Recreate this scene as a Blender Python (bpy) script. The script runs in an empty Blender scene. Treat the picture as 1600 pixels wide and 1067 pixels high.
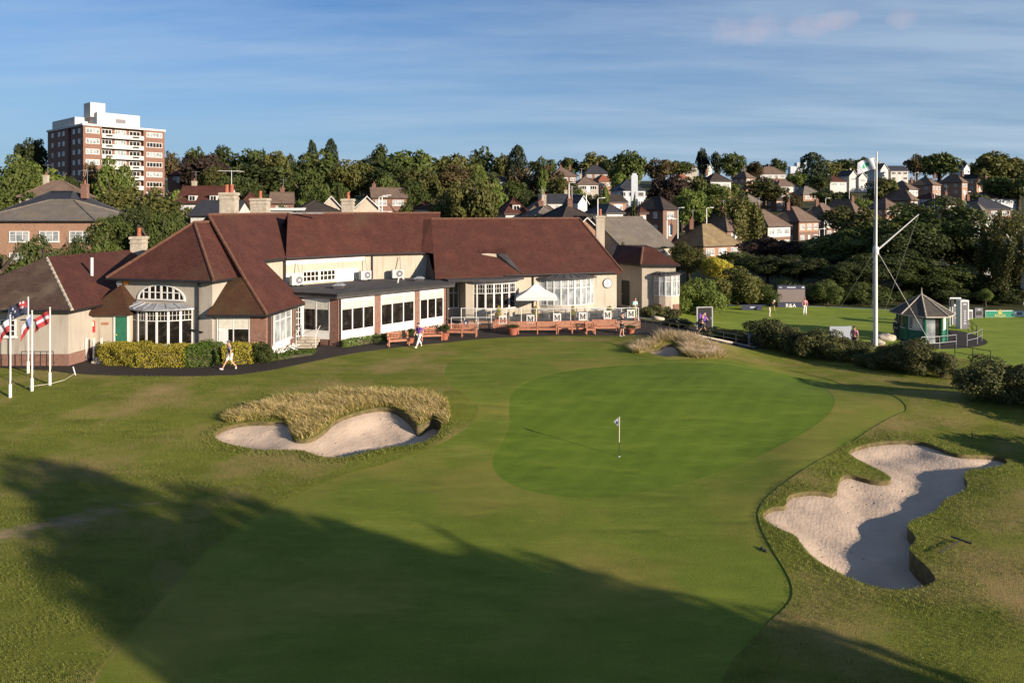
import bpy, math, random
import numpy as np
from mathutils import Vector, Matrix
from mathutils.geometry import delaunay_2d_cdt
random.seed(7); RNG = np.random.default_rng(7)
SC = bpy.context.scene
COL = SC.collection
PI = math.pi
R = math.radians

# ---------------------------------------------------------------- camera (drone height, lens shift keeps verticals upright)
F, HY, CZ = 1100.0, 325.0, 10.0
cam_d = bpy.data.cameras.new('camera'); cam = bpy.data.objects.new('camera', cam_d); COL.objects.link(cam)
cam.location = (0, 0, CZ); cam.rotation_euler = (R(90), 0, 0)
cam_d.sensor_width = 36; cam_d.lens = 36*F/1600; cam_d.shift_y = -(533.5-HY)/1600
cam_d.clip_end = 20000; cam_d.clip_start = 0.1
SC.camera = cam

def W(px, py, d): return ((px-800)*d/F, d, CZ-(py-HY)*d/F)

# ---------------------------------------------------------------- terrain
def S(t):
    t = np.clip(t, 0, 1); return t*t*(3-2*t)
FARY = [62, 90, 135, 160, 200, 250, 300, 375, 450, 600, 1000, 4000, 9000]
FARZ = [0, -.5, 0.5, 2, 4.2, 9, 13, 21.5, 27, 32, 30, 0, -20]
BUMPS = []                                    # (x, y, sx, sy, rot, h)
def Zb(x, y):
    x = np.asarray(x, float); y = np.asarray(y, float)
    a = S((42-y)/14); b = S((x-12)/8)*S((y-36)/8)*S((100-y)/30)
    z = -1.0*a - 0.9*b*(1-a)
    z = z + np.interp(np.maximum(y, 62), FARY, FARZ)
    far = S((y-130)/200)
    z = z + far*1.2*np.sin(x*.013+y*.02)
    z = z - S((4-y)/20)*0.8
    return z
def Z(x, y):
    z = Zb(x, y)
    for bx, by, sx, sy, rot, h in BUMPS:
        dx = x-bx; dy = y-by; c, s = math.cos(rot), math.sin(rot)
        u = (dx*c+dy*s)/sx; v = (-dx*s+dy*c)/sy
        z = z + h*np.exp(-(u*u+v*v))
    return z
def G(px, py, fn=None):
    fn = fn or Z
    lo, hi = 5.0, 900.0
    k = (py-HY)/F; kx = (px-800)/F
    d = lo
    step = .5
    while d < hi:
        if CZ-k*d < float(fn(kx*d, d)): break
        d += step
    a, b = d-step, d
    for _ in range(22):
        m = .5*(a+b)
        if CZ-k*m < float(fn(kx*m, m)): b = m
        else: a = m
    return (kx*b, b)
def GP(pts, fn=None): return [G(x, y, fn) for x, y in pts]
def smooth(pts, it=2, closed=True):
    for _ in range(it):
        q = []; n = len(pts)
        for i in range(n if closed else n-1):
            a, b = pts[i], pts[(i+1) % n]
            q += [(.75*a[0]+.25*b[0], .75*a[1]+.25*b[1]), (.25*a[0]+.75*b[0], .25*a[1]+.75*b[1])]
        pts = q
    return pts
def inpoly(poly, x, y):
    x = np.asarray(x); y = np.asarray(y); r = np.zeros(x.shape, bool); n = len(poly)
    for i in range(n):
        x1, y1 = poly[i]; x2, y2 = poly[(i+1) % n]
        if y1 == y2: continue
        c = ((y1 > y) != (y2 > y)) & (x < (x2-x1)*(y-y1)/(y2-y1)+x1)
        r ^= c
    return r
def dist_poly(poly, x, y):
    x = np.asarray(x, float); y = np.asarray(y, float); d = np.full(x.shape, 1e9); n = len(poly)
    for i in range(n):
        x1, y1 = poly[i]; x2, y2 = poly[(i+1) % n]
        L = (x2-x1)**2+(y2-y1)**2+1e-9
        t = np.clip(((x-x1)*(x2-x1)+(y-y1)*(y2-y1))/L, 0, 1)
        d = np.minimum(d, np.hypot(x-x1-t*(x2-x1), y-y1-t*(y2-y1)))
    return d

# ---------------------------------------------------------------- materials
MATS = {}
def N(nt, kind, **kw):
    n = nt.nodes.new(kind)
    for k, v in kw.items():
        if k in n.inputs.keys(): n.inputs[k].default_value = v
        else: setattr(n, k, v)
    return n
def newmat(name):
    m = bpy.data.materials.new(name); m.use_nodes = True; MATS[name] = m
    nt = m.node_tree; nt.nodes.clear()
    out = N(nt, 'ShaderNodeOutputMaterial'); b = N(nt, 'ShaderNodeBsdfPrincipled')
    nt.links.new(b.outputs[0], out.inputs[0])
    return m, nt, b, out
def c4(c): return (c[0], c[1], c[2], 1)
def mixc(nt, a, b, fac, mode='MIX'):
    n = N(nt, 'ShaderNodeMix', data_type='RGBA', blend_type=mode)
    for i, v in ((0, fac), (6, a), (7, b)):
        if hasattr(v, 'is_output'): nt.links.new(v, n.inputs[i])
        else: n.inputs[i].default_value = c4(v) if i and not isinstance(v, (int, float)) and len(v) == 3 else v
    return n.outputs[2]
def noise(nt, scale, detail=4, vec=None, rough=.55):
    n = N(nt, 'ShaderNodeTexNoise'); n.inputs['Scale'].default_value = scale
    n.inputs['Detail'].default_value = detail; n.inputs['Roughness'].default_value = rough
    if vec: nt.links.new(vec, n.inputs['Vector'])
    return n.outputs[0]
def ramp(nt, v, lo, hi):
    n = N(nt, 'ShaderNodeMapRange'); n.inputs[1].default_value = lo; n.inputs[2].default_value = hi
    nt.links.new(v, n.inputs[0]); return n.outputs[0]
def coord(nt, which='Object', scale=None):
    tc = N(nt, 'ShaderNodeTexCoord'); v = tc.outputs[which]
    if scale:
        mp = N(nt, 'ShaderNodeMapping'); mp.inputs['Scale'].default_value = scale
        nt.links.new(v, mp.inputs[0]); v = mp.outputs[0]
    return v
def bump(nt, b, h, strength=.3, dist=.05):
    n = N(nt, 'ShaderNodeBump'); n.inputs['Strength'].default_value = strength; n.inputs['Distance'].default_value = dist
    nt.links.new(h, n.inputs['Height']); nt.links.new(n.outputs[0], b.inputs['Normal'])
def plain(name, c, rough=.6, var=.25, scale=1.5, metal=0, bmp=0, bscale=20, spec=.4, streak=False):
    m, nt, b, o = newmat(name)
    v = coord(nt)
    n = noise(nt, scale, 5, v)
    d = tuple(x*(1-var) for x in c); l = tuple(min(1, x*(1+var)) for x in c)
    col = mixc(nt, d, l, ramp(nt, n, .3, .7))
    if streak:
        s = noise(nt, 3, 3, coord(nt, 'Object', (1.5, 1.5, .12)))
        col = mixc(nt, col, tuple(x*.62 for x in c), ramp(nt, s, .55, .8))
    nt.links.new(col, b.inputs['Base Color'])
    b.inputs['Roughness'].default_value = rough; b.inputs['Metallic'].default_value = metal
    b.inputs['Specular IOR Level'].default_value = spec
    if bmp: bump(nt, b, noise(nt, bscale, 3, v), bmp, .03)
    return m
def tiled(name, c1, c2, mortar, bw, bh, ms, rough=.8, patch=None, pscale=.35, plo=.5, phi=.75, bmp=.5):
    m, nt, b, o = newmat(name)
    uv = coord(nt, 'UV')
    br = N(nt, 'ShaderNodeTexBrick'); nt.links.new(uv, br.inputs['Vector'])
    br.inputs['Color1'].default_value = c4(c1); br.inputs['Color2'].default_value = c4(c2); br.inputs['Mortar'].default_value = c4(mortar)
    br.inputs['Scale'].default_value = 1; br.inputs['Mortar Size'].default_value = ms
    br.inputs['Brick Width'].default_value = bw; br.inputs['Row Height'].default_value = bh
    br.inputs['Mortar Smooth'].default_value = .3
    col = br.outputs[0]
    ob = coord(nt)
    n = noise(nt, .8, 6, ob)
    col = mixc(nt, col, tuple(x*1.25 for x in c1), ramp(nt, n, .45, .9))
    n3 = noise(nt, 5, 5, ob)
    col = mixc(nt, col, tuple(x*.68 for x in c2), ramp(nt, n3, .5, .85))
    if patch:
        n2 = noise(nt, pscale, 6, ob)
        col = mixc(nt, col, patch, ramp(nt, n2, plo, phi))
    nt.links.new(col, b.inputs['Base Color']); b.inputs['Roughness'].default_value = rough
    b.inputs['Specular IOR Level'].default_value = .25
    sub = N(nt, 'ShaderNodeMath', operation='SUBTRACT'); sub.inputs[0].default_value = 1; nt.links.new(br.outputs[1], sub.inputs[1])
    bump(nt, b, sub.outputs[0], bmp, .02)
    return m
def leafmat(name, c1, c2, c3=None, trans=.25):
    m, nt, b, o = newmat(name)
    v = coord(nt)
    oi = N(nt, 'ShaderNodeObjectInfo')
    ad = N(nt, 'ShaderNodeVectorMath', operation='ADD'); nt.links.new(v, ad.inputs[0]); nt.links.new(oi.outputs['Random'], ad.inputs[1])
    n = noise(nt, 2.2, 3, ad.outputs[0])
    col = mixc(nt, c1, c2, ramp(nt, n, .35, .68))
    n2 = noise(nt, 11, 2, v)
    col = mixc(nt, col, tuple(x*.55 for x in c1), ramp(nt, n2, .55, .75))
    hs = N(nt, 'ShaderNodeHueSaturation'); nt.links.new(col, hs.inputs['Color'])
    mr = N(nt, 'ShaderNodeMapRange'); mr.inputs[3].default_value = .7; mr.inputs[4].default_value = 1.35
    nt.links.new(oi.outputs['Random'], mr.inputs[0]); nt.links.new(mr.outputs[0], hs.inputs['Value'])
    nt.links.new(hs.outputs[0], b.inputs['Base Color']); b.inputs['Roughness'].default_value = .65
    b.inputs['Specular IOR Level'].default_value = .2
    t = N(nt, 'ShaderNodeBsdfTranslucent'); nt.links.new(hs.outputs[0], t.inputs[0])
    mx = N(nt, 'ShaderNodeMixShader'); mx.inputs[0].default_value = trans
    nt.links.new(b.outputs[0], mx.inputs[1]); nt.links.new(t.outputs[0], mx.inputs[2]); nt.links.new(mx.outputs[0], o.inputs[0])
    return m
def grassmat(name, c1, c2, dry, dlo, dhi, fine=18, bs=.4, dscale=.16, mow=None, wear=None):
    m, nt, b, o = newmat(name)
    v = coord(nt)
    col = mixc(nt, c1, c2, ramp(nt, noise(nt, .35, 5, v), .35, .65))
    col = mixc(nt, col, tuple(x*.6 for x in c1), ramp(nt, noise(nt, fine, 4, v, .7), .48, .8))
    v2 = coord(nt, 'Object', (.5, 1.6, 1))
    col = mixc(nt, col, tuple(x*1.3 for x in c2), ramp(nt, noise(nt, 1.7, 5, v2, .65), .5, .8))
    col = mixc(nt, col, tuple(x*.70 for x in c1), ramp(nt, noise(nt, .85, 6, v2, .68), .50, .72))
    col = mixc(nt, col, tuple(x*y for x, y in zip(c2, (1.35, 1.22, 1.5))), ramp(nt, noise(nt, .42, 7, v2, .7), .54, .74))
    col = mixc(nt, col, dry, ramp(nt, noise(nt, dscale, 7, v, .62), dlo, dhi))
    if wear:
        (x0, y0), (x1, y1), wd_ = wear
        w_ = N(nt, 'ShaderNodeMapping', vector_type='TEXTURE'); w_.inputs['Location'].default_value = ((x0+x1)/2, (y0+y1)/2, 0)
        w_.inputs['Rotation'].default_value = (0, 0, math.atan2(y1-y0, x1-x0)); w_.inputs['Scale'].default_value = (math.hypot(x1-x0, y1-y0)/2, wd_, 1000); nt.links.new(v, w_.inputs[0])
        ln = N(nt, 'ShaderNodeVectorMath', operation='LENGTH'); nt.links.new(w_.outputs[0], ln.inputs[0])
        nn = N(nt, 'ShaderNodeMath', operation='MULTIPLY_ADD'); nt.links.new(noise(nt, 1.6, 7, v2, .7), nn.inputs[0]); nn.inputs[1].default_value = 2.7; nt.links.new(ln.outputs['Value'], nn.inputs[2])
        col = mixc(nt, col, (.30, .215, .135), ramp(nt, nn.outputs[0], 1.95, 1.25))
    if mow:
        mp = N(nt, 'ShaderNodeMapping'); mp.inputs['Rotation'].default_value = (0, 0, R(mow)); nt.links.new(v, mp.inputs[0])
        wv = N(nt, 'ShaderNodeTexWave', wave_type='BANDS', bands_direction='X'); wv.inputs['Scale'].default_value = .28; wv.inputs['Distortion'].default_value = .6
        nt.links.new(mp.outputs[0], wv.inputs[0])
        col = mixc(nt, col, tuple(x*1.25 for x in c2), ramp(nt, wv.outputs[1], .35, 4.2))
    nt.links.new(col, b.inputs['Base Color']); b.inputs['Roughness'].default_value = .85; b.inputs['Specular IOR Level'].default_value = .15
    bump(nt, b, noise(nt, fine*1.6, 4, v, .75), bs, .08)
    return m

grassmat('green_turf', (.078, .126, .009), (.104, .152, .013), (.14, .145, .018), .58, .95, 14, .18, .12, 32)
grassmat('apron_turf', (.104, .142, .014), (.140, .172, .021), (.25, .185, .05), .47, .78, 16, .35, .13)
grassmat('rough_turf', (.114, .138, .014), (.156, .170, .024), (.29, .205, .085), .47, .70, 12, .9, .22, None, ((-21.5, 21.0), (-11.5, 27.4), 1.1))
grassmat('practice_turf', (.150, .205, .022), (.20, .25, .034), (.24, .25, .06), .6, .95, 14, .2, .15)  # lighter copy of the green's turf, grazing sun put into its colour
grassmat('far_ground', (.03, .04, .012), (.05, .05, .02), (.07, .06, .03), .5, .8, 6, .3, .05)
plain('asphalt', (.019, .013, .010), .85, .25, 2.5, bmp=.3, bscale=60)
plain('pale_asphalt', (.11, .10, .10), .9, .2, 1.5, bmp=.2, bscale=60)
tiled('roof_red', (0.0781, 0.0271, 0.0186), (0.0553, 0.0181, 0.0132), (.03, .012, .01), .2, .14, .014, .85, (.075, .052, .03), .25, .58, .9)
tiled('roof_moss', (0.0560, 0.0238, 0.0116), (0.0428, 0.0181, 0.0095), (.03, .016, .01), .2, .14, .014, .9, (.052, .040, .016), .6, .5, .9)
tiled('roof_old', (0.0723, 0.0450, 0.0324), (0.0553, 0.0324, 0.0252), (.025, .015, .012), .2, .14, .014, .9, (.12, .10, .065), .5, .5, .75)
tiled('roof_brown', (.150, .105, .080), (.110, .078, .062), (.04, .025, .02), .3, .25, .02, .9, (.12, .095, .06), .3, .55, .9)
tiled('roof_grey', (.150, .130, .110), (.120, .105, .090), (.06, .05, .045), .3, .25, .02, .9, (.17, .14, .09), .3, .5, .9)
tiled('roof_slate', (.040, .042, .050), (.030, .031, .038), (.015, .015, .017), .3, .2, .015, .6)
tiled('roof_dark', (.045, .034, .030), (.034, .027, .025), (.015, .012, .01), .3, .25, .02, .85)
tiled('roof_orange', (.25, .085, .045), (.19, .065, .035), (.07, .03, .02), .3, .25, .02, .85)
tiled('brick_red', (0.1767, 0.0835, 0.0578), (0.1296, 0.0617, 0.0462), (.30, .24, .2), .225, .075, .008, .9, (.16, .075, .055), 1.5, .5, .9, .3)
tiled('brick_dark', (0.1564, 0.0857, 0.0619), (0.1133, 0.0666, 0.0523), (.2, .16, .13), .225, .075, .008, .9, None, 1, .5, .9, .3)
tiled('brick_orange', (0.2633, 0.1490, 0.0953), (0.2132, 0.1176, 0.0787), (.36, .27, .2), .225, .075, .008, .9, None, 1, .5, .9, .3)
plain('render_cream', (0.328, 0.294, 0.249), .9, .10, .6, bmp=.15, bscale=40, streak=True)
plain('render_warm', (0.389, 0.342, 0.275), .9, .10, .6, bmp=.15, bscale=40, streak=True)
plain('render_white', (0.460, 0.446, 0.423), .85, .06, .8, streak=True)
plain('white_paint', (0.577, 0.567, 0.549), .5, .05, 2)
plain('blue_white', (.44, .47, .52), .7, .06, 1)
plain('stone', (.34, .30, .24), .9, .25, 3, bmp=.3)
plain('lead', (.30, .31, .33), .5, .3, 2.5, .3, bmp=.1)
plain('felt', (.045, .042, .045), .9, .35, 1.2, bmp=.15)
plain('black_metal', (.015, .015, .016), .45, .2, 3)
plain('grey_metal', (.35, .35, .36), .4, .15, 3, .6)
plain('pale_metal', (.62, .62, .60), .4, .1, 3, .2)
plain('ridge_tile', (.105, .048, .030), .85, .3, 4)
tiled('roof_tan', (.21, .155, .085), (.165, .12, .07), (.07, .05, .03), .3, .25, .02, .9, (.24, .19, .09), .4, .5, .8)
plain('terracotta', (.27, .085, .05), .8, .2, 4, bmp=.1)
plain('teak', (.36, .15, .09), .7, .25, 6, bmp=.1)
plain('bark', (.06, .045, .033), .95, .35, 6, bmp=.5, bscale=12)
plain('birch_bark', (.45, .42, .36), .9, .3, 8)
m, nt, b, o = newmat('sand'); v = coord(nt)
col = mixc(nt, (.39, .305, .235), (.47, .37, .29), ramp(nt, noise(nt, .7, 6, v, .65), .35, .65))
vo = N(nt, 'ShaderNodeTexVoronoi'); vo.inputs['Scale'].default_value = 2.6; nt.links.new(v, vo.inputs[0])
pr = ramp(nt, vo.outputs[0], .16, .05); pm = N(nt, 'ShaderNodeMath', operation='MULTIPLY'); nt.links.new(pr, pm.inputs[0]); nt.links.new(ramp(nt, noise(nt, .45, 3, v), .50, .58), pm.inputs[1])
col = mixc(nt, col, (.30, .235, .185), pm.outputs[0])
mp_ = N(nt, 'ShaderNodeMapping'); mp_.inputs['Rotation'].default_value = (0, 0, .5); nt.links.new(v, mp_.inputs[0])
wv = N(nt, 'ShaderNodeTexWave', wave_type='BANDS'); wv.inputs['Scale'].default_value = 2.2; wv.inputs['Distortion'].default_value = 9; wv.inputs['Detail Scale'].default_value = .6; nt.links.new(mp_.outputs[0], wv.inputs[0])
col = mixc(nt, col, (.37, .29, .23), ramp(nt, wv.outputs[1], .8, 2.6))
nt.links.new(col, b.inputs['Base Color']); b.inputs['Roughness'].default_value = .95; b.inputs['Specular IOR Level'].default_value = .1
h1 = N(nt, 'ShaderNodeMath', operation='SUBTRACT'); nt.links.new(noise(nt, 4, 6, v, .7), h1.inputs[0]); nt.links.new(pm.outputs[0], h1.inputs[1])
h2 = N(nt, 'ShaderNodeMath', operation='MULTIPLY_ADD'); nt.links.new(wv.outputs[1], h2.inputs[0]); h2.inputs[1].default_value = .04; nt.links.new(h1.outputs[0], h2.inputs[2])
bump(nt, b, h2.outputs[0], .6, .08)
plain('soil', (.07, .045, .03), 1, .3, 5, bmp=.5)
plain('lip_soil', (.10, .080, .035), 1, .45, 4, bmp=.6, bscale=9)
plain('blind_cloth', (.46, .45, .39), .8, .15, 4)
plain('curtain_white', (.52, .53, .52), .8, .12, 5)
plain('sign_pale', (.22, .25, .30), .6, .08, 1)
plain('unit_casing', (.42, .42, .41), .5, .06, 2)
plain('navy', (.018, .022, .055), .5, .2, 3)
plain('screen_grey', (.16, .13, .125), .35, .05, .5)
plain('sign_grey', (.115, .11, .135), .5, .1, 2)
plain('green_paint', (.010, .105, .062), .5, .15, 3)
plain('door_green', (.02, .12, .07), .5, .15, 3)
plain('sign_green', (.01, .20, .12), .4, .05, 2)
plain('gold', (.62, .46, .10), .4, .1, 3)
plain('red_paint', (.45, .03, .03), .5, .1, 3)
plain('orange_paint', (.75, .28, .04), .5, .1, 3)
plain('flag_white', (.36, .38, .43), .8, .06, 3)
plain('flag_red', (.24, .022, .028), .8, .1, 3)
plain('flag_navy', (.02, .025, .055), .8, .1, 3)
plain('flag_blue', (.12, .16, .30), .8, .1, 3)
plain('canvas_white', (.58, .57, .55), .9, .05, 2)
plain('hut_roof', (.055, .049, .042), .9, .25, 3, bmp=.3)
plain('skin', (.55, .30, .21), .55, .06, 8)
plain('shirt_grey', (.10, .11, .14), .85, .15, 12)
plain('shirt_purple', (.14, .05, .32), .85, .12, 12)
plain('shirt_black', (.012, .012, .014), .8, .2, 12)
plain('shirt_pink', (.55, .20, .24), .85, .1, 12)
plain('shirt_teal', (.28, .55, .55), .85, .1, 12)
plain('cloth_white', (.74, .73, .72), .85, .06, 12)
plain('cloth_cream', (.62, .55, .46), .85, .06, 12)
plain('cloth_dark', (.03, .03, .04), .85, .1, 12)
plain('hair_dark', (.03, .02, .013), .6, .2, 20)
plain('yellow_flower', (.70, .68, .62), .8, .3, 20)
m, nt, b, o = newmat('glass_dark'); b.inputs['Base Color'].default_value = (.014, .013, .013, 1); b.inputs['Roughness'].default_value = .06
nt.links.new(mixc(nt, (.008, .007, .007), (.05, .04, .032), ramp(nt, noise(nt, 2.2, 4, coord(nt)), .5, .75)), b.inputs['Base Color'])
m, nt, b, o = newmat('glass_pale'); b.inputs['Roughness'].default_value = .12
nt.links.new(mixc(nt, (.15, .17, .18), (.34, .365, .375), ramp(nt, noise(nt, 1.2, 3, coord(nt)), .4, .65)), b.inputs['Base Color'])
m, nt, b, o = newmat('glass_clear'); b.inputs['Base Color'].default_value = (.12, .14, .14, 1); b.inputs['Roughness'].default_value = .03; b.inputs['Alpha'].default_value = .12
leafmat('leaf_dark', (.034, .048, .013), (.060, .074, .020))
leafmat('leaf_mid', (0.0459, 0.0666, 0.0138), (0.0803, 0.0976, 0.0229))
leafmat('leaf_olive', (0.0688, 0.0757, 0.0184), (0.1091, 0.1033, 0.0298))
leafmat('leaf_light', (0.0976, 0.1377, 0.0252), (0.1492, 0.1836, 0.0402))
leafmat('leaf_gold', (.30, .255, .03), (.42, .37, .055))
leafmat('leaf_copper', (0.0335, 0.0223, 0.0173), (0.0544, 0.0364, 0.0263))
leafmat('leaf_rust', (0.0810, 0.0603, 0.0246), (0.1013, 0.0778, 0.0307))
leafmat('leaf_conifer', (0.0184, 0.0310, 0.0149), (0.0321, 0.0459, 0.0195), trans=.1)
leafmat('leaf_gorse', (0.0607, 0.0729, 0.0236), (0.1317, 0.1255, 0.0401), trans=.15)
leafmat('leaf_box', (0.0600, 0.1000, 0.0160), (0.1000, 0.1500, 0.0220))
m = leafmat('fescue', (.52, .39, .20), (.70, .55, .31), trans=.3)
leafmat('fescue_pale', (.66, .51, .35), (.84, .69, .50), trans=.3)
leafmat('fescue_low', (0.2338, 0.2019, 0.0600), (0.3187, 0.2656, 0.0900), trans=.2)
leafmat('rough_blade', (0.1120, 0.1320, 0.0255), (0.1680, 0.1760, 0.0425), trans=.2)

# ---------------------------------------------------------------- mesh builder
class MB:
    def __init__(s): s.v = []; s.f = []; s.m = []
    def poly(s, pts, m=0):
        i = len(s.v); s.v += [tuple(p) for p in pts]; s.f.append(tuple(range(i, i+len(pts)))); s.m.append(m)
    def hexa(s, a, b, m=0):                    # a: bottom ring, b: top ring (ccw seen from above)
        i = len(s.v); n = len(a); s.v += [tuple(p) for p in a]+[tuple(p) for p in b]
        s.f.append(tuple(range(i+n-1, i-1, -1))); s.f.append(tuple(range(i+n, i+2*n))); s.m += [m, m]
        for k in range(n):
            j = (k+1) % n; s.f.append((i+k, i+j, i+n+j, i+n+k)); s.m.append(m)
    def box(s, x0, x1, y0, y1, z0, z1, m=0):
        r = [(x0, y0), (x1, y0), (x1, y1), (x0, y1)]
        s.hexa([(x, y, z0) for x, y in r], [(x, y, z1) for x, y in r], m)
    def prism(s, p2, z0, z1, m=0):
        ar = sum(p2[i-1][0]*p2[i][1]-p2[i][0]*p2[i-1][1] for i in range(len(p2)))
        if ar < 0: p2 = p2[::-1]
        s.hexa([(x, y, z0) for x, y in p2], [(x, y, z1) for x, y in p2], m)
    def path(s, pts, rs, n=8, m=0, cap=True):
        pts = [Vector(p) for p in pts]
        if not hasattr(rs, '__len__'): rs = [rs]*len(pts)
        i = len(s.v); up = Vector((0, 0, 1)); K = len(pts)
        t0 = (pts[1]-pts[0]).normalized()
        ax = t0.cross(up) if abs(t0.z) < .95 else t0.cross(Vector((1, 0, 0)))
        ax.normalize()
        for k in range(K):
            t = (pts[min(k+1, K-1)]-pts[max(k-1, 0)]).normalized()
            ax = (ax-t*ax.dot(t)).normalized(); by = t.cross(ax)
            for q in range(n):
                a = 2*PI*q/n; s.v.append(tuple(pts[k]+(ax*math.cos(a)+by*math.sin(a))*rs[k]))
        for k in range(K-1):
            for q in range(n):
                j = (q+1) % n; s.f.append((i+k*n+q, i+k*n+j, i+(k+1)*n+j, i+(k+1)*n+q)); s.m.append(m)
        if cap:
            s.f.append(tuple(range(i+n-1, i-1, -1))); s.f.append(tuple(range(i+(K-1)*n, i+K*n))); s.m += [m, m]
    def tube(s, a, b, r0, r1=None, n=8, m=0): s.path([a, b], [r0, r0 if r1 is None else r1], n, m)
    def lathe(s, x, y, prof, n=16, m=0, sx=1, sy=1):
        i = len(s.v); K = len(prof)
        for r, z in prof:
            for q in range(n):
                a = 2*PI*q/n; s.v.append((x+r*math.cos(a)*sx, y+r*math.sin(a)*sy, z))
        for k in range(K-1):
            for q in range(n):
                j = (q+1) % n; s.f.append((i+k*n+q, i+k*n+j, i+(k+1)*n+j, i+(k+1)*n+q)); s.m.append(m)
        s.f.append(tuple(range(i+n-1, i-1, -1))); s.f.append(tuple(range(i+(K-1)*n, i+K*n))); s.m += [m, m]
    def shell(s, polys, th=.16, m=0, mside=None):      # roof skin with thickness: polys share corners, seen from above
        key = {}; vs = []
        def vi(p):
            k = (round(p[0], 3), round(p[1], 3), round(p[2], 3))
            if k not in key: key[k] = len(vs); vs.append(k)
            return key[k]
        F_ = []; edges = {}
        for p in polys:
            c = Vector((0, 0, 0))
            for q in range(len(p)): c += Vector(p[q-1]).cross(Vector(p[q]))
            if c.z < 0: p = p[::-1]
            F_.append([vi(q) for q in p])
        for f in F_:
            for q in range(len(f)): edges[(f[q-1], f[q])] = 1
        i = len(s.v); n = len(vs)
        s.v += vs+[(x, y, z-th) for x, y, z in vs]
        for f in F_:
            s.f.append(tuple(i+q for q in f)); s.m.append(m)
            s.f.append(tuple(i+n+q for q in f[::-1])); s.m.append(m)
        for a, b in edges:
            if (b, a) not in edges:
                s.f.append((i+b, i+a, i+n+a, i+n+b)); s.m.append(m if mside is None else mside)
    def build(s, name, mats, parent=None, smooth=False, off=None):
        if isinstance(mats, str): mats = [mats]
        v = np.array(s.v, dtype=np.float64).reshape(-1, 3)
        if off is None and parent is not None:
            off = root_loc(parent)
        if off is not None: v = v-np.array(off)
        me = bpy.data.meshes.new(name); me.from_pydata([tuple(p) for p in v], [], s.f)
        for q in mats: me.materials.append(MATS[q])
        if any(s.m): me.polygons.foreach_set('material_index', s.m)
        if smooth: me.polygons.foreach_set('use_smooth', [True]*len(me.polygons))
        uvmap(me)
        o = bpy.data.objects.new(name, me); COL.objects.link(o)
        if parent is not None: o.parent = parent
        return o
def uvmap(me):
    uv = me.uv_layers.new(name='UVMap'); nv = len(me.vertices); nl = len(me.loops)
    co = np.empty(nv*3); me.vertices.foreach_get('co', co); co = co.reshape(-1, 3)
    li = np.empty(nl, dtype=np.int32); me.loops.foreach_get('vertex_index', li)
    npol = len(me.polygons); tot = np.empty(npol, dtype=np.int32); me.polygons.foreach_get('loop_total', tot)
    nr = np.empty(npol*3); me.polygons.foreach_get('normal', nr); nr = nr.reshape(-1, 3)
    n = np.repeat(nr, tot, axis=0); p = co[li]
    u = np.stack([-n[:, 1], n[:, 0], np.zeros(len(n))], 1); L = np.linalg.norm(u, axis=1)
    flat = L < .02
    u[flat] = (1, 0, 0); L[flat] = 1; u /= L[:, None]
    v = np.cross(n, u)
    out = np.stack([(p*u).sum(1), (p*v).sum(1)], 1)
    uv.data.foreach_set('uv', out.astype(np.float32).ravel())
def root_loc(o):
    l = Vector((0, 0, 0))
    while o is not None: l = l+o.location; o = o.parent
    return tuple(l)
def tag(o, label=None, cat=None, group=None, kind=None):
    if label: o['label'] = label
    if cat: o['category'] = cat
    if group: o['group'] = group
    if kind: o['kind'] = kind
    return o
def thing(name, label, cat, loc=(0, 0, 0), group=None, rz=0):
    o = bpy.data.objects.new(name, None); COL.objects.link(o); o.location = loc; o.rotation_euler = (0, 0, rz)
    o.empty_display_size = .2
    return tag(o, label, cat, group)
def copy_tree(o, parent=None):
    c = o.copy(); COL.objects.link(c)
    if parent is not None: c.parent = parent
    for ch in list(o.children): copy_tree(ch, c)
    return c
def npmesh(name, verts, faces, mat, parent=None, k=None):
    """big mesh from numpy: verts (n,3), faces (m,k)"""
    me = bpy.data.meshes.new(name); faces = np.asarray(faces, dtype=np.int32); k = faces.shape[1]
    me.vertices.add(len(verts)); me.vertices.foreach_set('co', np.asarray(verts, dtype=np.float32).ravel())
    me.loops.add(faces.size); me.loops.foreach_set('vertex_index', faces.ravel())
    me.polygons.add(len(faces)); me.polygons.foreach_set('loop_start', np.arange(0, faces.size, k, dtype=np.int32))
    me.polygons.foreach_set('loop_total', np.full(len(faces), k, dtype=np.int32))
    me.update(calc_edges=True); me.materials.append(MATS[mat])
    return me
def mobj(name, me, parent=None):
    o = bpy.data.objects.new(name, me); COL.objects.link(o)
    if parent is not None: o.parent = parent
    return o
class Fr:
    """wall frame: origin o (plan), direction u along the wall (left to right seen from outside), n outward"""
    def __init__(s, o, u):
        L = math.hypot(*u); s.o = o; s.u = (u[0]/L, u[1]/L); s.n = (s.u[1], -s.u[0])
    def p(s, u, n=0): return (s.o[0]+s.u[0]*u+s.n[0]*n, s.o[1]+s.u[1]*u+s.n[1]*n)
    def box(s, mb, u0, u1, z0, z1, n0, n1, m=0):
        r = [s.p(u0, n1), s.p(u1, n1), s.p(u1, n0), s.p(u0, n0)]
        mb.hexa([(x, y, z0) for x, y in r], [(x, y, z1) for x, y in r], m)
def fr2(a, b): f = Fr(a, (b[0]-a[0], b[1]-a[1])); f.L = math.hypot(b[0]-a[0], b[1]-a[1]); return f
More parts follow.
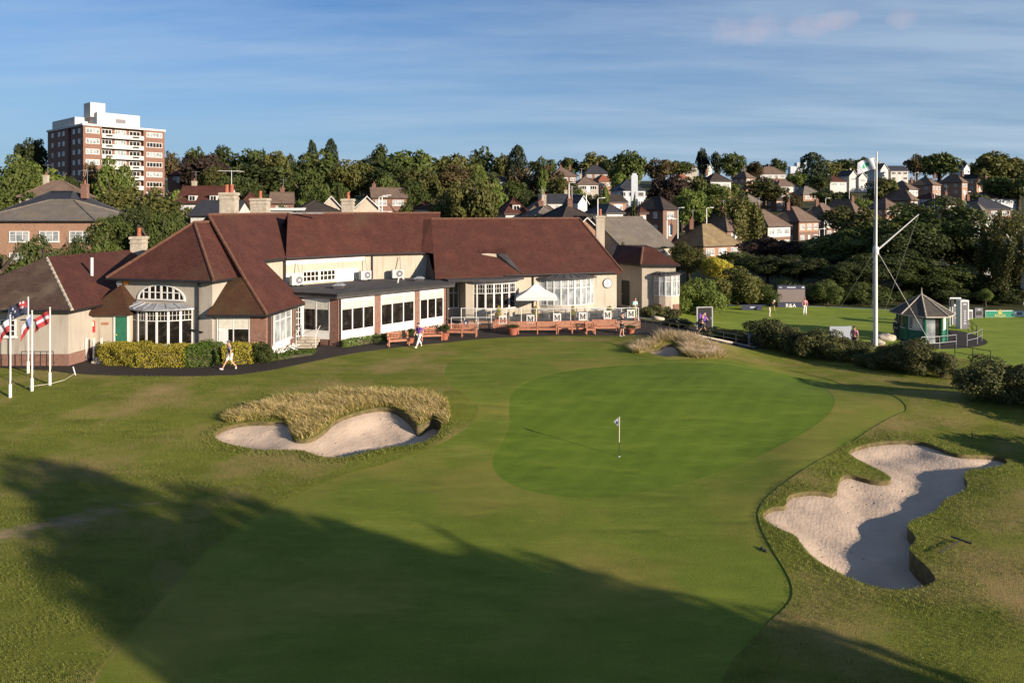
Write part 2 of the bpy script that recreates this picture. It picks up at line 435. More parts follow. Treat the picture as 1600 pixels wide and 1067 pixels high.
def window(root, fr, u0, u1, z0, z1, cols=2, rows=1, bars=None, bar=.06, fw=.08, glass='glass_dark', n=.03, sill=True, frame='white_paint', mid=.05, name='window'):
    """frame with cols x rows lights; bars = heights (fractions) of transoms"""
    mb = MB()
    fr.box(mb, u0, u1, z0, z0+fw, n-.05, n+.05); fr.box(mb, u0, u1, z1-fw, z1, n-.05, n+.05)
    fr.box(mb, u0, u0+fw, z0+fw, z1-fw, n-.05, n+.05); fr.box(mb, u1-fw, u1, z0+fw, z1-fw, n-.05, n+.05)
    for c in range(1, cols):
        x = u0+(u1-u0)*c/cols; fr.box(mb, x-bar/2, x+bar/2, z0+fw, z1-fw, n-.04, n+.04)
    hs = bars if bars is not None else [r/rows for r in range(1, rows)]
    for h in hs:
        z = z0+(z1-z0)*h; fr.box(mb, u0+fw, u1-fw, z-mid/2, z+mid/2, n-.035, n+.035)
    if sill: fr.box(mb, u0-.08, u1+.08, z0-.07, z0, n-.04, n+.12)
    w = mb.build(name, frame, root)
    g = MB(); fr.box(g, u0+.01, u1-.01, z0+.01, z1-.01, n-.03, n+.012); g.build('pane', glass, w)
    return w
# ---------------------------------------------------------------- sun, sky
SUN = Vector((.80, -.60, 0)).normalized(); ELEV = R(15.5)
SD = Vector((SUN.x*math.cos(ELEV), SUN.y*math.cos(ELEV), math.sin(ELEV)))
sl = bpy.data.lights.new('sun', 'SUN'); sl.energy = 5.0; sl.angle = R(.5); sl.color = (1, .84, .66)
so = bpy.data.objects.new('sun', sl); COL.objects.link(so); so.rotation_euler = SD.to_track_quat('Z', 'Y').to_euler()
so.location = (40, -40, 60)
wd = bpy.data.worlds.new('World'); SC.world = wd; wd.use_nodes = True; nt = wd.node_tree; nt.nodes.clear()
out = N(nt, 'ShaderNodeOutputWorld'); bg = N(nt, 'ShaderNodeBackground'); bg.inputs[1].default_value = .053
sky = N(nt, 'ShaderNodeTexSky', sky_type='NISHITA'); sky.sun_disc = False; sky.sun_elevation = ELEV
sky.sun_rotation = math.atan2(SUN.x, SUN.y); sky.altitude = 60; sky.air_density = 1.0; sky.dust_density = .6; sky.ozone_density = 2.2
tc = N(nt, 'ShaderNodeTexCoord')
# cirrus: noise on the plane z=1 seen through the direction vector, so streaks flatten towards the horizon
sep = N(nt, 'ShaderNodeSeparateXYZ'); nt.links.new(tc.outputs['Generated'], sep.inputs[0])
zz = N(nt, 'ShaderNodeMath', operation='ADD'); nt.links.new(sep.outputs[2], zz.inputs[0]); zz.inputs[1].default_value = .09
dx = N(nt, 'ShaderNodeMath', operation='DIVIDE'); nt.links.new(sep.outputs[0], dx.inputs[0]); nt.links.new(zz.outputs[0], dx.inputs[1])
dy = N(nt, 'ShaderNodeMath', operation='DIVIDE'); nt.links.new(sep.outputs[1], dy.inputs[0]); nt.links.new(zz.outputs[0], dy.inputs[1])
cb = N(nt, 'ShaderNodeCombineXYZ'); nt.links.new(dx.outputs[0], cb.inputs[0]); nt.links.new(dy.outputs[0], cb.inputs[1])
mp = N(nt, 'ShaderNodeMapping'); mp.inputs['Scale'].default_value = (.42, 1.5, 1); mp.inputs['Rotation'].default_value = (0, 0, R(34)); nt.links.new(cb.outputs[0], mp.inputs[0])
n1 = noise(nt, .9, 8, mp.outputs[0], .6)
mp2 = N(nt, 'ShaderNodeMapping'); mp2.inputs['Scale'].default_value = (.18, .5, 1); mp2.inputs['Location'].default_value = (3, 1, 0); nt.links.new(cb.outputs[0], mp2.inputs[0])
n2 = noise(nt, 1.0, 4, mp2.outputs[0], .5)
ml = N(nt, 'ShaderNodeMath', operation='MULTIPLY'); nt.links.new(ramp(nt, n1, .36, .64), ml.inputs[0]); nt.links.new(ramp(nt, n2, .25, .65), ml.inputs[1])
m2 = N(nt, 'ShaderNodeMath', operation='MULTIPLY'); nt.links.new(ml.outputs[0], m2.inputs[0]); m2.inputs[1].default_value = .68
hz = ramp(nt, sep.outputs[2], .30, .0)
hzm = N(nt, 'ShaderNodeMath', operation='MULTIPLY'); nt.links.new(hz, hzm.inputs[0]); hzm.inputs[1].default_value = .85
SKYMIX = mixc(nt, mixc(nt, sky.outputs[0], (.52, .84, 1.22), (1.0), 'MULTIPLY'), (3.2, 4.5, 6.1), hzm.outputs[0])
skyc = mixc(nt, SKYMIX, (5.0, 6.1, 7.4), m2.outputs[0])
# small fair-weather clouds high up, warm tinted by the low sun
acc = skyc
for px, py, sx, sy, st in ((1175, 45, .055, .020, .4), (1268, 44, .030, .014, .35), (1310, 33, .026, .014, .5), (1410, 30, .020, .013, .4)):
    dv = Vector(((px-800)/F, 1, -(py-HY)/F)).normalized()
    rt = Vector((dv.y, -dv.x, 0)).normalized(); up = rt.cross(dv)
    def dot(v):
        n = N(nt, 'ShaderNodeVectorMath', operation='DOT_PRODUCT'); nt.links.new(tc.outputs['Generated'], n.inputs[0]); n.inputs[1].default_value = tuple(v); return n.outputs['Value']
    a = N(nt, 'ShaderNodeMath', operation='DIVIDE'); nt.links.new(dot(rt), a.inputs[0]); a.inputs[1].default_value = sx
    b_ = N(nt, 'ShaderNodeMath', operation='DIVIDE'); nt.links.new(dot(up), b_.inputs[0]); b_.inputs[1].default_value = sy
    a2 = N(nt, 'ShaderNodeMath', operation='MULTIPLY'); nt.links.new(a.outputs[0], a2.inputs[0]); nt.links.new(a.outputs[0], a2.inputs[1])
    b2 = N(nt, 'ShaderNodeMath', operation='MULTIPLY_ADD'); nt.links.new(b_.outputs[0], b2.inputs[0]); nt.links.new(b_.outputs[0], b2.inputs[1]); nt.links.new(a2.outputs[0], b2.inputs[2])
    nn = noise(nt, 28, 6, tc.outputs['Generated'], .6)
    ad = N(nt, 'ShaderNodeMath', operation='MULTIPLY_ADD'); nt.links.new(nn, ad.inputs[0]); ad.inputs[1].default_value = 3.2; nt.links.new(b2.outputs[0], ad.inputs[2])
    fac = ramp(nt, ad.outputs[0], 2.7, 1.3)
    front = ramp(nt, dot(dv), .9, .95)
    fm = N(nt, 'ShaderNodeMath', operation='MULTIPLY'); nt.links.new(fac, fm.inputs[0]); nt.links.new(front, fm.inputs[1])
    fs = N(nt, 'ShaderNodeMath', operation='MULTIPLY'); nt.links.new(fm.outputs[0], fs.inputs[0]); fs.inputs[1].default_value = st
    acc = mixc(nt, acc, (5.6, 5.1, 5.9), fs.outputs[0])
nt.links.new(acc, bg.inputs[0]); nt.links.new(bg.outputs[0], out.inputs[0])
SC.view_settings.view_transform = 'Standard'; SC.view_settings.look = 'None'; SC.view_settings.exposure = 1.0; SC.view_settings.gamma = 1
SC.render.engine = 'CYCLES'; SC.cycles.max_bounces = 6; SC.cycles.diffuse_bounces = 3; SC.cycles.glossy_bounces = 2; SC.cycles.transparent_max_bounces = 8
SC.cycles.use_denoising = True

# ---------------------------------------------------------------- ground outlines (read off the place, turned into plan coordinates)
LB0 = [(333,682),(340,674),(357,666),(378,661),(402,660),(425,660),(440,656),(452,664),(458,686),(470,687),(482,686),(495,681),(510,670),(520,660),(535,652),(565,642),(590,637),(612,637),(628,643),(645,655),(652,667),(668,657),(680,652),(690,662),(688,675),(675,685),(652,694),(615,698),(580,704),(550,713),(527,715),(505,714),(487,709),(472,703),(440,703),(407,703),(370,697),(345,690)]
RB0 = [(1190,806),(1199,797),(1210,792),(1229,792),(1229,776),(1249,770),(1279,768),(1307,774),(1310,749),(1324,741),(1345,747),(1366,753),(1387,753),(1394,749),(1384,740),(1360,728),(1330,713),(1325,705),(1342,698),(1366,692),(1405,689),(1438,690),(1465,699),(1483,707),(1504,712),(1540,712),(1567,715),(1576,722),(1568,729),(1540,733),(1513,734),(1504,743),(1514,758),(1507,768),(1486,776),(1471,785),(1468,794),(1456,803),(1429,812),(1414,821),(1429,836),(1432,848),(1418,857),(1429,869),(1450,887),(1463,905),(1459,915),(1435,920),(1399,923),(1366,918),(1330,905),(1294,887),(1267,869),(1252,851),(1243,837),(1225,830),(1201,818)]
SB0 = [(1008,549),(1018,546),(1030,545),(1036,539),(1048,537),(1058,540),(1064,548),(1061,555),(1045,558),(1028,556)]
GREEN0 = [(795,640),(797,612),(835,590),(900,576),(1000,568),(1100,567),(1200,577),(1275,596),(1307,622),(1298,648),(1250,680),(1180,715),(1100,745),(1010,769),(930,779),(860,775),(800,760),(772,738),(768,715),(785,690),(797,665)]
APRON0 = [(1425,640),(1395,650),(1340,685),(1270,725),(1212,765),(1187,790),(1183,812),(1200,850),(1228,893),(1240,920),(1235,945),(1195,978),(1120,1060),(1100,1200),(100,1200),(150,1050),(260,930),(330,850),(430,790),(520,745),(640,715),(730,672),(752,640),(735,622),(700,600),(690,575),(740,545),(850,533),(960,531),(1000,562),(1120,562),(1250,578),(1380,612)]
PATH0 = [(-60,572),(60,578),(125,585),(200,588),(350,588),(420,580),(470,569),(545,553),(620,543),(690,536),(763,528.5),(846,525),(930,524),(1007,526),(1060,531),(1130,539),(1190,548),(1190,530),(1100,515),(1040,505),(1000,500),(990,488),(850,482),(700,490),(560,500),(400,520),(170,520),(-60,520)]
PRAC0 = [(1050,500),(1062,484),(1090,480),(1150,477),(1250,478),(1400,485),(1700,493),(1700,575),(1560,572),(1480,556),(1400,540),(1300,530),(1180,522),(1110,508)]
HUTPATH0 = [(1420,548),(1440,546),(1480,546),(1510,544),(1535,541),(1545,536),(1538,530),(1520,522),(1490,516),(1460,515),(1425,522),(1400,535)]
lbx = G(560, 640, Zb); rbx = G(1500, 800, Zb); smx = G(1062, 540, Zb)
BUMPS.append((G(470, 655, Zb)[0], G(470, 655, Zb)[1]+.6, 4.6, 1.6, .12, .16))
BUMPS.append((G(610, 635, Zb)[0], G(610, 635, Zb)[1]+.9, 4.2, 1.5, -.15, .14))
BUMPS.append((smx[0], smx[1]+1.0, 4.2, 1.9, -.12, .95))
BUMPS.append((G(1540, 760, Zb)[0]+.8, G(1540, 760, Zb)[1], 2.2, 5.0, .35, .35))
BUMPS.append((G(1260, 740, Zb)[0], G(1260, 740, Zb)[1], 1.6, 4.0, -.6, .22))
LB = smooth(GP(LB0), 1); RB = smooth(GP(RB0), 1); SB = smooth(GP(SB0), 2)
GREEN = smooth(GP(GREEN0), 2); APRON = smooth(GP(APRON0), 2); PATH = smooth(GP(PATH0), 1)
PRAC = smooth(GP(PRAC0), 1); HUTP = smooth(GP(HUTPATH0), 2)
PALE = smooth(GP([(-60,520),(120,520),(128,556),(128,582),(125,585),(60,578),(-60,572)]), 0)

def resample(poly, step):
    out = []
    for i in range(len(poly)):
        a, b = poly[i], poly[(i+1) % len(poly)]; L = math.hypot(b[0]-a[0], b[1]-a[1]); n = max(1, int(L/step))
        out += [(a[0]+(b[0]-a[0])*k/n, a[1]+(b[1]-a[1])*k/n) for k in range(n)]
    return out
OUT = [(LB, .25), (RB, .22), (SB, .2), (GREEN, .5), (APRON, .5), (PATH, .8), (PRAC, 1.), (HUTP, .5)]
pts = []; eds = []
for poly, st in OUT:
    q = resample(poly, st); i = len(pts); pts += q; eds += [(i+k, i+(k+1) % len(q)) for k in range(len(q))]
cons = np.array(pts)
def grid(x0, x1, y0, y1, s, jit=.25):
    xs = np.arange(x0, x1, s); ys = np.arange(y0, y1, s); X, Y = np.meshgrid(xs, ys)
    X = X+RNG.uniform(-jit, jit, X.shape)*s; Y = Y+RNG.uniform(-jit, jit, Y.shape)*s
    return np.stack([X.ravel(), Y.ravel()], 1)
near = grid(-36, 48, 10, 64, .6)
keep = np.ones(len(near), bool)
for k0 in range(0, len(near), 4000):
    d = np.min(np.hypot(near[k0:k0+4000, None, 0]-cons[None, :, 0], near[k0:k0+4000, None, 1]-cons[None, :, 1]), 1)
    keep[k0:k0+4000] = d > .18
near = near[keep]
def ring(gr, x0, x1, y0, y1): return gr[~((gr[:, 0] > x0) & (gr[:, 0] < x1) & (gr[:, 1] > y0) & (gr[:, 1] < y1))]
mid = ring(grid(-120, 140, -70, 124, 3), -37, 49, 9, 65)
far = ring(grid(-600, 600, -100, 700, 14), -122, 142, -72, 126)
vfar = ring(grid(-9000, 9000, -1500, 9000, 450), -610, 610, -120, 715)
allp = np.concatenate([cons, near, mid, far, vfar])
res = delaunay_2d_cdt([Vector(p) for p in allp], eds, [], 0, 1e-5, False)
V2 = np.array([(v.x, v.y) for v in res[0]]); T = np.array([f for f in res[2] if len(f) == 3], dtype=np.int32)
cen = V2[T].mean(1)
a = V2[T[:, 1]]-V2[T[:, 0]]; b = V2[T[:, 2]]-V2[T[:, 0]]; flip = (a[:, 0]*b[:, 1]-a[:, 1]*b[:, 0]) < 0
T[flip] = T[flip][:, ::-1]
def inn(poly): return inpoly(poly, cen[:, 0], cen[:, 1])
sand = inn(LB) | inn(RB) | inn(SB); green = inn(GREEN) & ~sand
path = (inn(PATH) | inn(HUTP)) & ~sand; prac = inn(PRAC) & ~path & ~sand
apron = inn(APRON) & ~green & ~sand & ~path; isfar = (cen[:, 1] > 64) | (np.abs(cen[:, 0]) > 60) | (cen[:, 1] < 4)
isfar &= ~prac & ~path
rough = ~(sand | green | path | prac | apron | isfar)
Zg = Z(V2[:, 0], V2[:, 1])
def ground_part(name, mask, mat, dz, skirt=.15, zfun=None, label=None):
    t = T[mask]; used = np.unique(t); mp_ = -np.ones(len(V2), int); mp_[used] = np.arange(len(used))
    co = np.column_stack([V2[used], (Zg[used] if zfun is None else zfun(V2[used]))+dz]); f = mp_[t]
    if skirt:
        e = np.concatenate([f[:, [0, 1]], f[:, [1, 2]], f[:, [2, 0]]]); st = set(map(tuple, e.tolist()))
        bd = [(a_, b_) for a_, b_ in st if (b_, a_) not in st]
        vs = sorted({q for p in bd for q in p}); lo = {q: len(co)+i for i, q in enumerate(vs)}
        low = co[vs].copy(); low[:, 2] -= skirt; n0 = len(co)
        hi = {q: n0+len(vs)+i for i, q in enumerate(vs)}
        co = np.concatenate([co, low, co[vs]]); ex = []
        for a_, b_ in bd: ex += [(hi[b_], hi[a_], lo[a_]), (hi[b_], lo[a_], lo[b_])]
        nf = len(f); f = np.concatenate([f, np.array(ex)])
    me = npmesh(name, co, f, mat)
    if skirt > .5:
        me.materials.append(MATS['lip_soil']); mid_ = V2[used][[e_[1] for e_ in [(b_, a_) for a_, b_ in bd]]]; nb = np.minimum(np.minimum(dist_poly(LB, mid_[:, 0], mid_[:, 1]), dist_poly(RB, mid_[:, 0], mid_[:, 1])), dist_poly(SB, mid_[:, 0], mid_[:, 1])) < .06
        mi = np.zeros(len(f), np.int32); mi[nf:] = np.repeat(nb, 2); me.polygons.foreach_set('material_index', mi)
    o = mobj(name, me); tag(o, label, kind='structure')
    return o
ground_part('putting_green', green, 'green_turf', 0, .1, label='smooth bright putting green around the flagstick')
ground_part('fairway', apron, 'apron_turf', .006, .12, label='mown olive fairway and apron wrapped round the green')
ground_part('grass_ground', rough, 'rough_turf', 0, 1.1, zfun=lambda v: Z(v[:, 0], v[:, 1])+.008+.022*S((v[:, 0]-2)/5), label='rougher grass ground around fairway and bunkers')
ground_part('practice_lawn', prac, 'practice_turf', .03, .12, label='sunny mown practice lawn behind the tall white mast')
ground_part('path', path, 'asphalt', .02, .1, label='dark asphalt path curving past the clubhouse front')
ground_part('terrain', isfar, 'far_ground', .05, 0, label='rising suburban hillside beyond the golf course')

SUNXY = np.array([SUN.x, SUN.y])
def sandz(poly, lo, hi, base=Z, vec=(.8, -.6)):
    dv_ = np.array(vec); P = np.array(poly); s = P@dv_; s0, s1 = s.min(), s.max()
    def fz(v):
        t = (v@dv_-s0)/(s1-s0); d = dist_poly(poly, v[:, 0], v[:, 1])
        n = .05*np.sin(v[:, 0]*1.9+v[:, 1]*.7)+.04*np.sin(v[:, 0]*.8-v[:, 1]*2.3+1)+.02*np.sin(v[:, 0]*4.7+v[:, 1]*3.9)
        return base(v[:, 0], v[:, 1])-(lo+(hi-lo)*S((t-.38)/.62))-.18*S(d/1.2)+n*S(d/.8)
    return fz
def sand_patch(poly, lo, hi, label, step=.16, vec=(.8, -.6)):
    b_ = resample(poly, .2); P = np.array(b_)
    gr = grid(P[:, 0].min(), P[:, 0].max(), P[:, 1].min(), P[:, 1].max(), step, .2)
    ok = inpoly(b_, gr[:, 0], gr[:, 1]) & (dist_poly(b_, gr[:, 0], gr[:, 1]) > .07)
    ap = np.concatenate([P, gr[ok]]); n = len(b_)
    r = delaunay_2d_cdt([Vector(p) for p in ap], [(k, (k+1) % n) for k in range(n)], [], 1, 1e-5, False)
    v2 = np.array([(v.x, v.y) for v in r[0]]); t = np.array([f for f in r[2] if len(f) == 3])
    c = v2[t].mean(1); t = t[inpoly(b_, c[:, 0], c[:, 1])]
    a_ = v2[t[:, 1]]-v2[t[:, 0]]; q = v2[t[:, 2]]-v2[t[:, 0]]; fl = (a_[:, 0]*q[:, 1]-a_[:, 1]*q[:, 0]) < 0; t[fl] = t[fl][:, ::-1]
    fz = sandz(poly, lo, hi, vec=vec)
    me = npmesh('bunker_sand', np.column_stack([v2, fz(v2)]), t, 'sand'); me.polygons.foreach_set('use_smooth', [True]*len(me.polygons))
    o = mobj('bunker_sand', me); tag(o, label, kind='structure')
    return fz
FZL = sand_patch(LB, .16, .62, 'pale sand of the left bunker under the long fescue bank')
FZR = sand_patch(RB, .14, .74, 'pale sand of the big scalloped bunker at the right', vec=(.5, -.87))
FZS = sand_patch(SB, .2, .5, 'small sand patch in the fescue mound by the path', .12)
# ================================================================ CLUBHOUSE
CH = thing('clubhouse', 'long cream clubhouse with red brown tiled roofs and bow windows', 'clubhouse', (-8, 56, 0))
def walls(name, segs, z0, z1, mat, parent, th=.3, n0=0):
    mb = MB()
    for a_, b_ in segs:
        f = fr2(a_, b_); f.box(mb, 0, f.L, z0, z1, n0-th, n0)
    return mb.build(name, mat, parent)
def prismwall(name, p2, z0, z1, mat, parent):
    mb = MB(); mb.prism(p2, z0, z1); return mb.build(name, mat, parent)
def ridge_tiles(mb, a, b, r=.11):
    mb.tube((a[0], a[1], a[2]+.02), (b[0], b[1], b[2]+.02), r, r, 6, 1)
# --- west gable block (hipped) with arched window
Au = (.971, -.241); A0 = (-27.2, 48.5)
fa = Fr(A0, Au); AW = 7.55
def ap(u, v): return fa.p(u, -v)
prismwall('wall', [ap(0, 0), ap(AW, 0), ap(AW, 5), ap(0, 7)], -.3, 5.2, 'render_cream', CH)
ez = 5.22; o_ = .45
e = [ap(-o_, -o_), ap(AW+o_, -o_), ap(AW+o_, 5.0), ap(-o_, 9)]
r0 = ap(3.8, 3.0)+(8.95,); r1 = ap(3.8, 6.5)+(8.95,)
e3 = [p+(ez,) for p in e]
mb = MB(); mb.shell([[e3[0], e3[1], r0], [e3[1], e3[2], r1, r0], [e3[3], e3[0], r0, r1]], .16, 0, 2)
ridge_tiles(mb, r0, r1); ridge_tiles(mb, r0, e3[0]); ridge_tiles(mb, r0, e3[1])
roofA = mb.build('roof', ['roof_red', 'ridge_tile', 'black_metal'], CH)
# --- west wing: one long slope running away from the camera, ending in a low hip over the verandah
def wz(x, y): return 3+.85*(-x-16.1+.18*(y-46.4))
P = lambda x, y: (x, y, wz(x, y))
R0 = (-22.6, 52.4, 9.48); R1 = (-20.4, 64.5, 9.48)
E0 = (-18.6, 52.6, 6.1)
mb = MB(); mb.shell([[R0, (-18.4, 48.3, 5.26), P(-16.1, 46.3), (-15.2, 51.8, 3.06), E0], [R0, E0, (-17.95, 55.9, 6.05), (-18.6, 58.6, wz(-18.6, 58.6)), (-19.2, 61.5, wz(-19.2, 61.5)), R1]], .20, 0, 2)
mb.poly([R0, (-23.6, 52.6, 8.6), (-19.3, 48.6, 4.5), (-18.4, 48.3, 5.26)], 0)
ridge_tiles(mb, R0, R1); ridge_tiles(mb, R0, (-18.4, 48.3, 5.26)); ridge_tiles(mb, (-18.4, 48.3, 5.26), P(-16.1, 46.3))
mb.poly([R1, R0, (-26.5, 54, 5.2), (-25, 66, 5.2)], 0)
mb.build('roof', ['roof_red', 'ridge_tile', 'black_metal'], CH)
mb = MB(); mb.shell([[(-18.4, 48.3, 5.26), (-19.4, 48.4, 5.15), (-20.1, 46.2, 3.0), P(-16.1, 46.3)]], .14, 0, 1)
mb.build('roof', ['roof_moss', 'black_metal'], CH)
prismwall('wall', [(-19.0, 52.7), (-18.3, 56.2), (-20, 58), (-20.5, 53)], 3.2, 6.0, 'render_warm', CH)
# verandah walls
prismwall('wall', [(-20.0, 46.8), (-17.4, 46.8), (-17.4, 49), (-20.0, 49)], -.2, 3.0, 'render_cream', CH)
prismwall('brick_pier', [(-17.4, 46.72), (-16.35, 46.72), (-16.25, 47.7), (-17.4, 47.7)], -.2, 2.95, 'brick_red', CH)
fv = Fr((-19.6, 46.8), (1, 0))
window(CH, fv, 0, 2.2, .35, 2.75, 2, bars=[.68], glass='glass_dark', n=.02)
# curtains / blinds behind upper lights of the verandah window
mb = MB(); fv.box(mb, .12, 2.08, 2.0, 2.66, .033, .045); mb.build('blind', 'blind_cloth', CH)
mb = MB(); fv.box(mb, .12, .75, .5, 2.0, .033, .043); mb.build('curtain', 'curtain_white', CH)
fw_ = fr2((-16.3, 47.0), (-15.75, 51.6))
prismwall('wall', [(-16.45, 47.7), (-16.32, 47.7), (-15.85, 51.6), (-16.2, 51.6)], .0, 3.05, 'white_paint', CH)
window(CH, fw_, .75, 3.5, .75, 2.85, 3, bars=[.72], glass='glass_pale', n=.05)
mb = MB(); fw_.box(mb, .72, 3.6, -.2, .25, 0, .08); mb.build('brick_pier', 'brick_red', CH)
mb = MB(); fw_.box(mb, 3.7, 4.0, -.2, 2.95, -.1, .1); mb.build('brick_pier', 'brick_red', CH)
# link wall with glazed door
prismwall('wall', [(-16.0, 51.75), (-15.35, 51.75), (-15.0, 52.4), (-16.0, 52.4)], -.2, 3.3, 'white_paint', CH)
fl = Fr((-16.05, 51.75), (1, 0))
d_ = window(CH, fl, .1, .62, .55, 2.8, 2, 5, glass='glass_dark', n=.04, sill=False, fw=.1, bar=.05, name='door')
mb = MB(); fl.box(mb, .5, .53, 1.5, 1.62, .09, .12); mb.build('handle', 'grey_metal', d_)
# steps up to it
mb = MB()
for k in range(4): mb.box(-15.6+.0, -14.0, 51.7-1.6+.4*k, 51.7, -.1, .14*(k+1))
mb.build('steps', 'stone', CH)
for x in (-15.4, -14.0):
    mb = MB(); mb.tube((x, 50.2, .1), (x, 50.2, 1.0), .025); mb.tube((x, 51.6, .6), (x, 51.6, 1.5), .025); mb.tube((x, 50.2, 1.0), (x, 51.6, 1.5), .025); mb.build('handrail', 'white_paint', CH)
# --- lounge: flat-roofed, glazed, canted bay
L0 = (-12.6, 50.9); L1 = (-5.35, 58.6)
fc = Fr((-14.5, 51.9), (1.9, -.75)); fc.L = math.hypot(1.9, .75)
fc = fr2((-15.4, 51.85), (-12.6, 50.95))
flg = fr2(L0, L1)
lp = [(-16.0, 52.1), (-14.45, 51.75), (-12.6, 50.95), L0, L1, (-6.3, 59.7), (-7.4, 62.7), (-12.0, 61), (-17.8, 55.5)]
def glazed(fr, spans, piers, h=3.4, base=.45):
    for u0, u1, n in spans:
        mb = MB(); fr.box(mb, u0, u1, base, base+.55, 0, .05); mb.build('wall_panel', 'white_paint', CH); mb = MB(); fr.box(mb, u0, u1, h-.14, h, 0, .06); mb.build('fascia', 'white_paint', CH)
        mb = MB(); fr.box(mb, u0, u1, -.2, base, -.15, 0); mb.build('plinth', 'brick_red', CH)
        w = window(CH, fr, u0, u1, base+.55, h-.14, n, glass='glass_dark', n=.02, sill=False, bar=.09)
        mb = MB(); st = (u1-u0)/int((u1-u0)/.14)
        u = u0+.08
        while u < u1-.12:
            fr.box(mb, u, u+st*.86, h-.80, h-.17, .034, .044); u += st
        mb.build('blind', 'blind_cloth', w)
    for u0, u1 in piers:
        mb = MB(); fr.box(mb, u0, u1, -.2, h, -.35, .06); mb.build('brick_pier', 'brick_red', CH)
glazed(fc, [(.02, 2.3, 2)], [(2.3, 2.94)])
glazed(flg, [(.25, 3.15, 3), (3.75, 7.0, 3), (7.55, 10.05, 3)], [(.0, .25), (3.15, 3.75), (7.0, 7.55), (10.05, 10.57)])
# interior pieces seen through nothing: dark back wall keeps the room solid
prismwall('wall', [(-15.8, 52.4), (-14.4, 52.0), (-12.6, 51.4), (-5.9, 58.6), (-6.6, 59.7), (-8, 62), (-12.0, 60.6), (-17.5, 55.4)], -.2, 3.42, 'render_cream', CH)
mb = MB(); mb.prism([(-16.2, 51.75), (-14.6, 51.3), (-12.55, 50.45), (-4.75, 58.5), (-6.0, 60.2), (-7.4, 63.4), (-12.0, 61.5), (-18.3, 55.6)], 3.45, 3.78)
mb.build('flat_roof', 'felt', CH)
mb = MB()
for a_, b_ in (((-16.2, 51.75), (-14.6, 51.3)), ((-14.6, 51.3), (-12.55, 50.45)), ((-12.55, 50.45), (-4.75, 58.5))):
    f = fr2(a_, b_); f.box(mb, 0, f.L, 3.66, 3.84, -.1, .05)
mb.build('gutter', 'black_metal', CH)
# --- main range upper walls (B canted, C) and roofs
B0 = (-17.95, 55.9); B1 = (-12.2, 61.2); C1 = (-7.5, 63.05)
fb = fr2(B0, B1); fcw = fr2(B1, C1)
ins = .35
prismwall('wall', [fb.p(0, -ins), fb.p(fb.L-.1, -ins), fcw.p(fcw.L, -ins), (-9.5, 66), (-14, 64), (-20, 58.5)], 0, 6.0, 'render_warm', CH)
for q in ((.15, fb.L-.5, 5.45, 5.92), (.1, 1.5, 3.8, 4.75), (4.55, 6.6, 3.8, 4.85)):
    mb = MB(); fb.box(mb, *q, -ins, -ins+.05); mb.build('wall_panel', 'white_paint', CH)
for u0 in (1.55, 3.05):
    fb2 = Fr(fb.p(0, -ins), fb.u); window(CH, fb2, u0, u0+1.45, 3.95, 4.85, 4, 2, glass='glass_dark', n=.03, bar=.06, mid=.06)
n_b = (-fb.n[0], -fb.n[1]); n_c = (-fcw.n[0], -fcw.n[1]); zR = 9.5
BV = (-19.2, 60.3, zR); CR = (-6.9, 67.65, zR); CO = (-14.5, 64.7, zR)
b0 = B0+(6.05,); b1 = B1+(6.05,); c1 = (-6.35, 63.55, 6.05)
mb = MB()
mb.shell([[b0, b1, CO, BV], [b1, c1, CR, CO], [BV, CO, (-17.5, 69, 5.5), (-22.5, 64, 5.5)], [CO, CR, (-10, 72, 5.5), (-17.5, 69, 5.5)]], .2, 0, 0)
mb.poly([b0, BV, (BV[0], BV[1], 6.5), (b0[0], b0[1], 5.9)], 2)
ridge_tiles(mb, BV, CO); ridge_tiles(mb, CO, CR); 
mb.build('roof', ['roof_red', 'ridge_tile', 'black_metal'], CH)
mb = MB(); mb.box(-19.3, -16.2, 60.35, 60.5, 9.50, 9.60); mb.build('ridge_flashing', 'lead', CH)
# --- east range D, with eaves nearer the ground
D0 = (-6.6, 60.4); D1 = (10.25, 65.5); fd = fr2(D0, D1)
D0z = D0+(4.1,); D1z = D1+(4.1,); RL = (-7.6, 66.1, 8.95); RR = (6.7, 70.4, 8.95)
mb = MB(); mb.shell([[D0z, D1z, RR, RL], [D1z, (8.9, 73.2, 4.1), RR], [RL, RR, (8.9, 73.2, 4.1), (5, 76, 4.1), (-9, 71.8, 4.1)]], .2, 0, 0)
ridge_tiles(mb, RL, RR); ridge_tiles(mb, RR, D1z)
mb.poly([(-7.6, 66.1, 8.94), (-6.93, 62.55, 5.92), (-8.1, 62.9, 6.1), (-9.2, 66.6, 8.9)])
mb.build('roof', ['roof_red', 'ridge_tile'], CH)
# gable cheek closing the step between the two ranges; its shade painted dark
mb = MB(); mb.poly([(-7.5, 63.05, 6.0), (-6.7, 60.5, 4.0), (-6.75, 60.6, 3.6), (-7.8, 63, 3.6)])
mb.build('cheek', 'felt', CH)
prismwall('wall', [fd.p(.3, -.45), fd.p(fd.L-.35, -.45), (8.6, 72.5), (4.8, 75), (-8.2, 71)], -.2, 4.05, 'render_warm', CH)
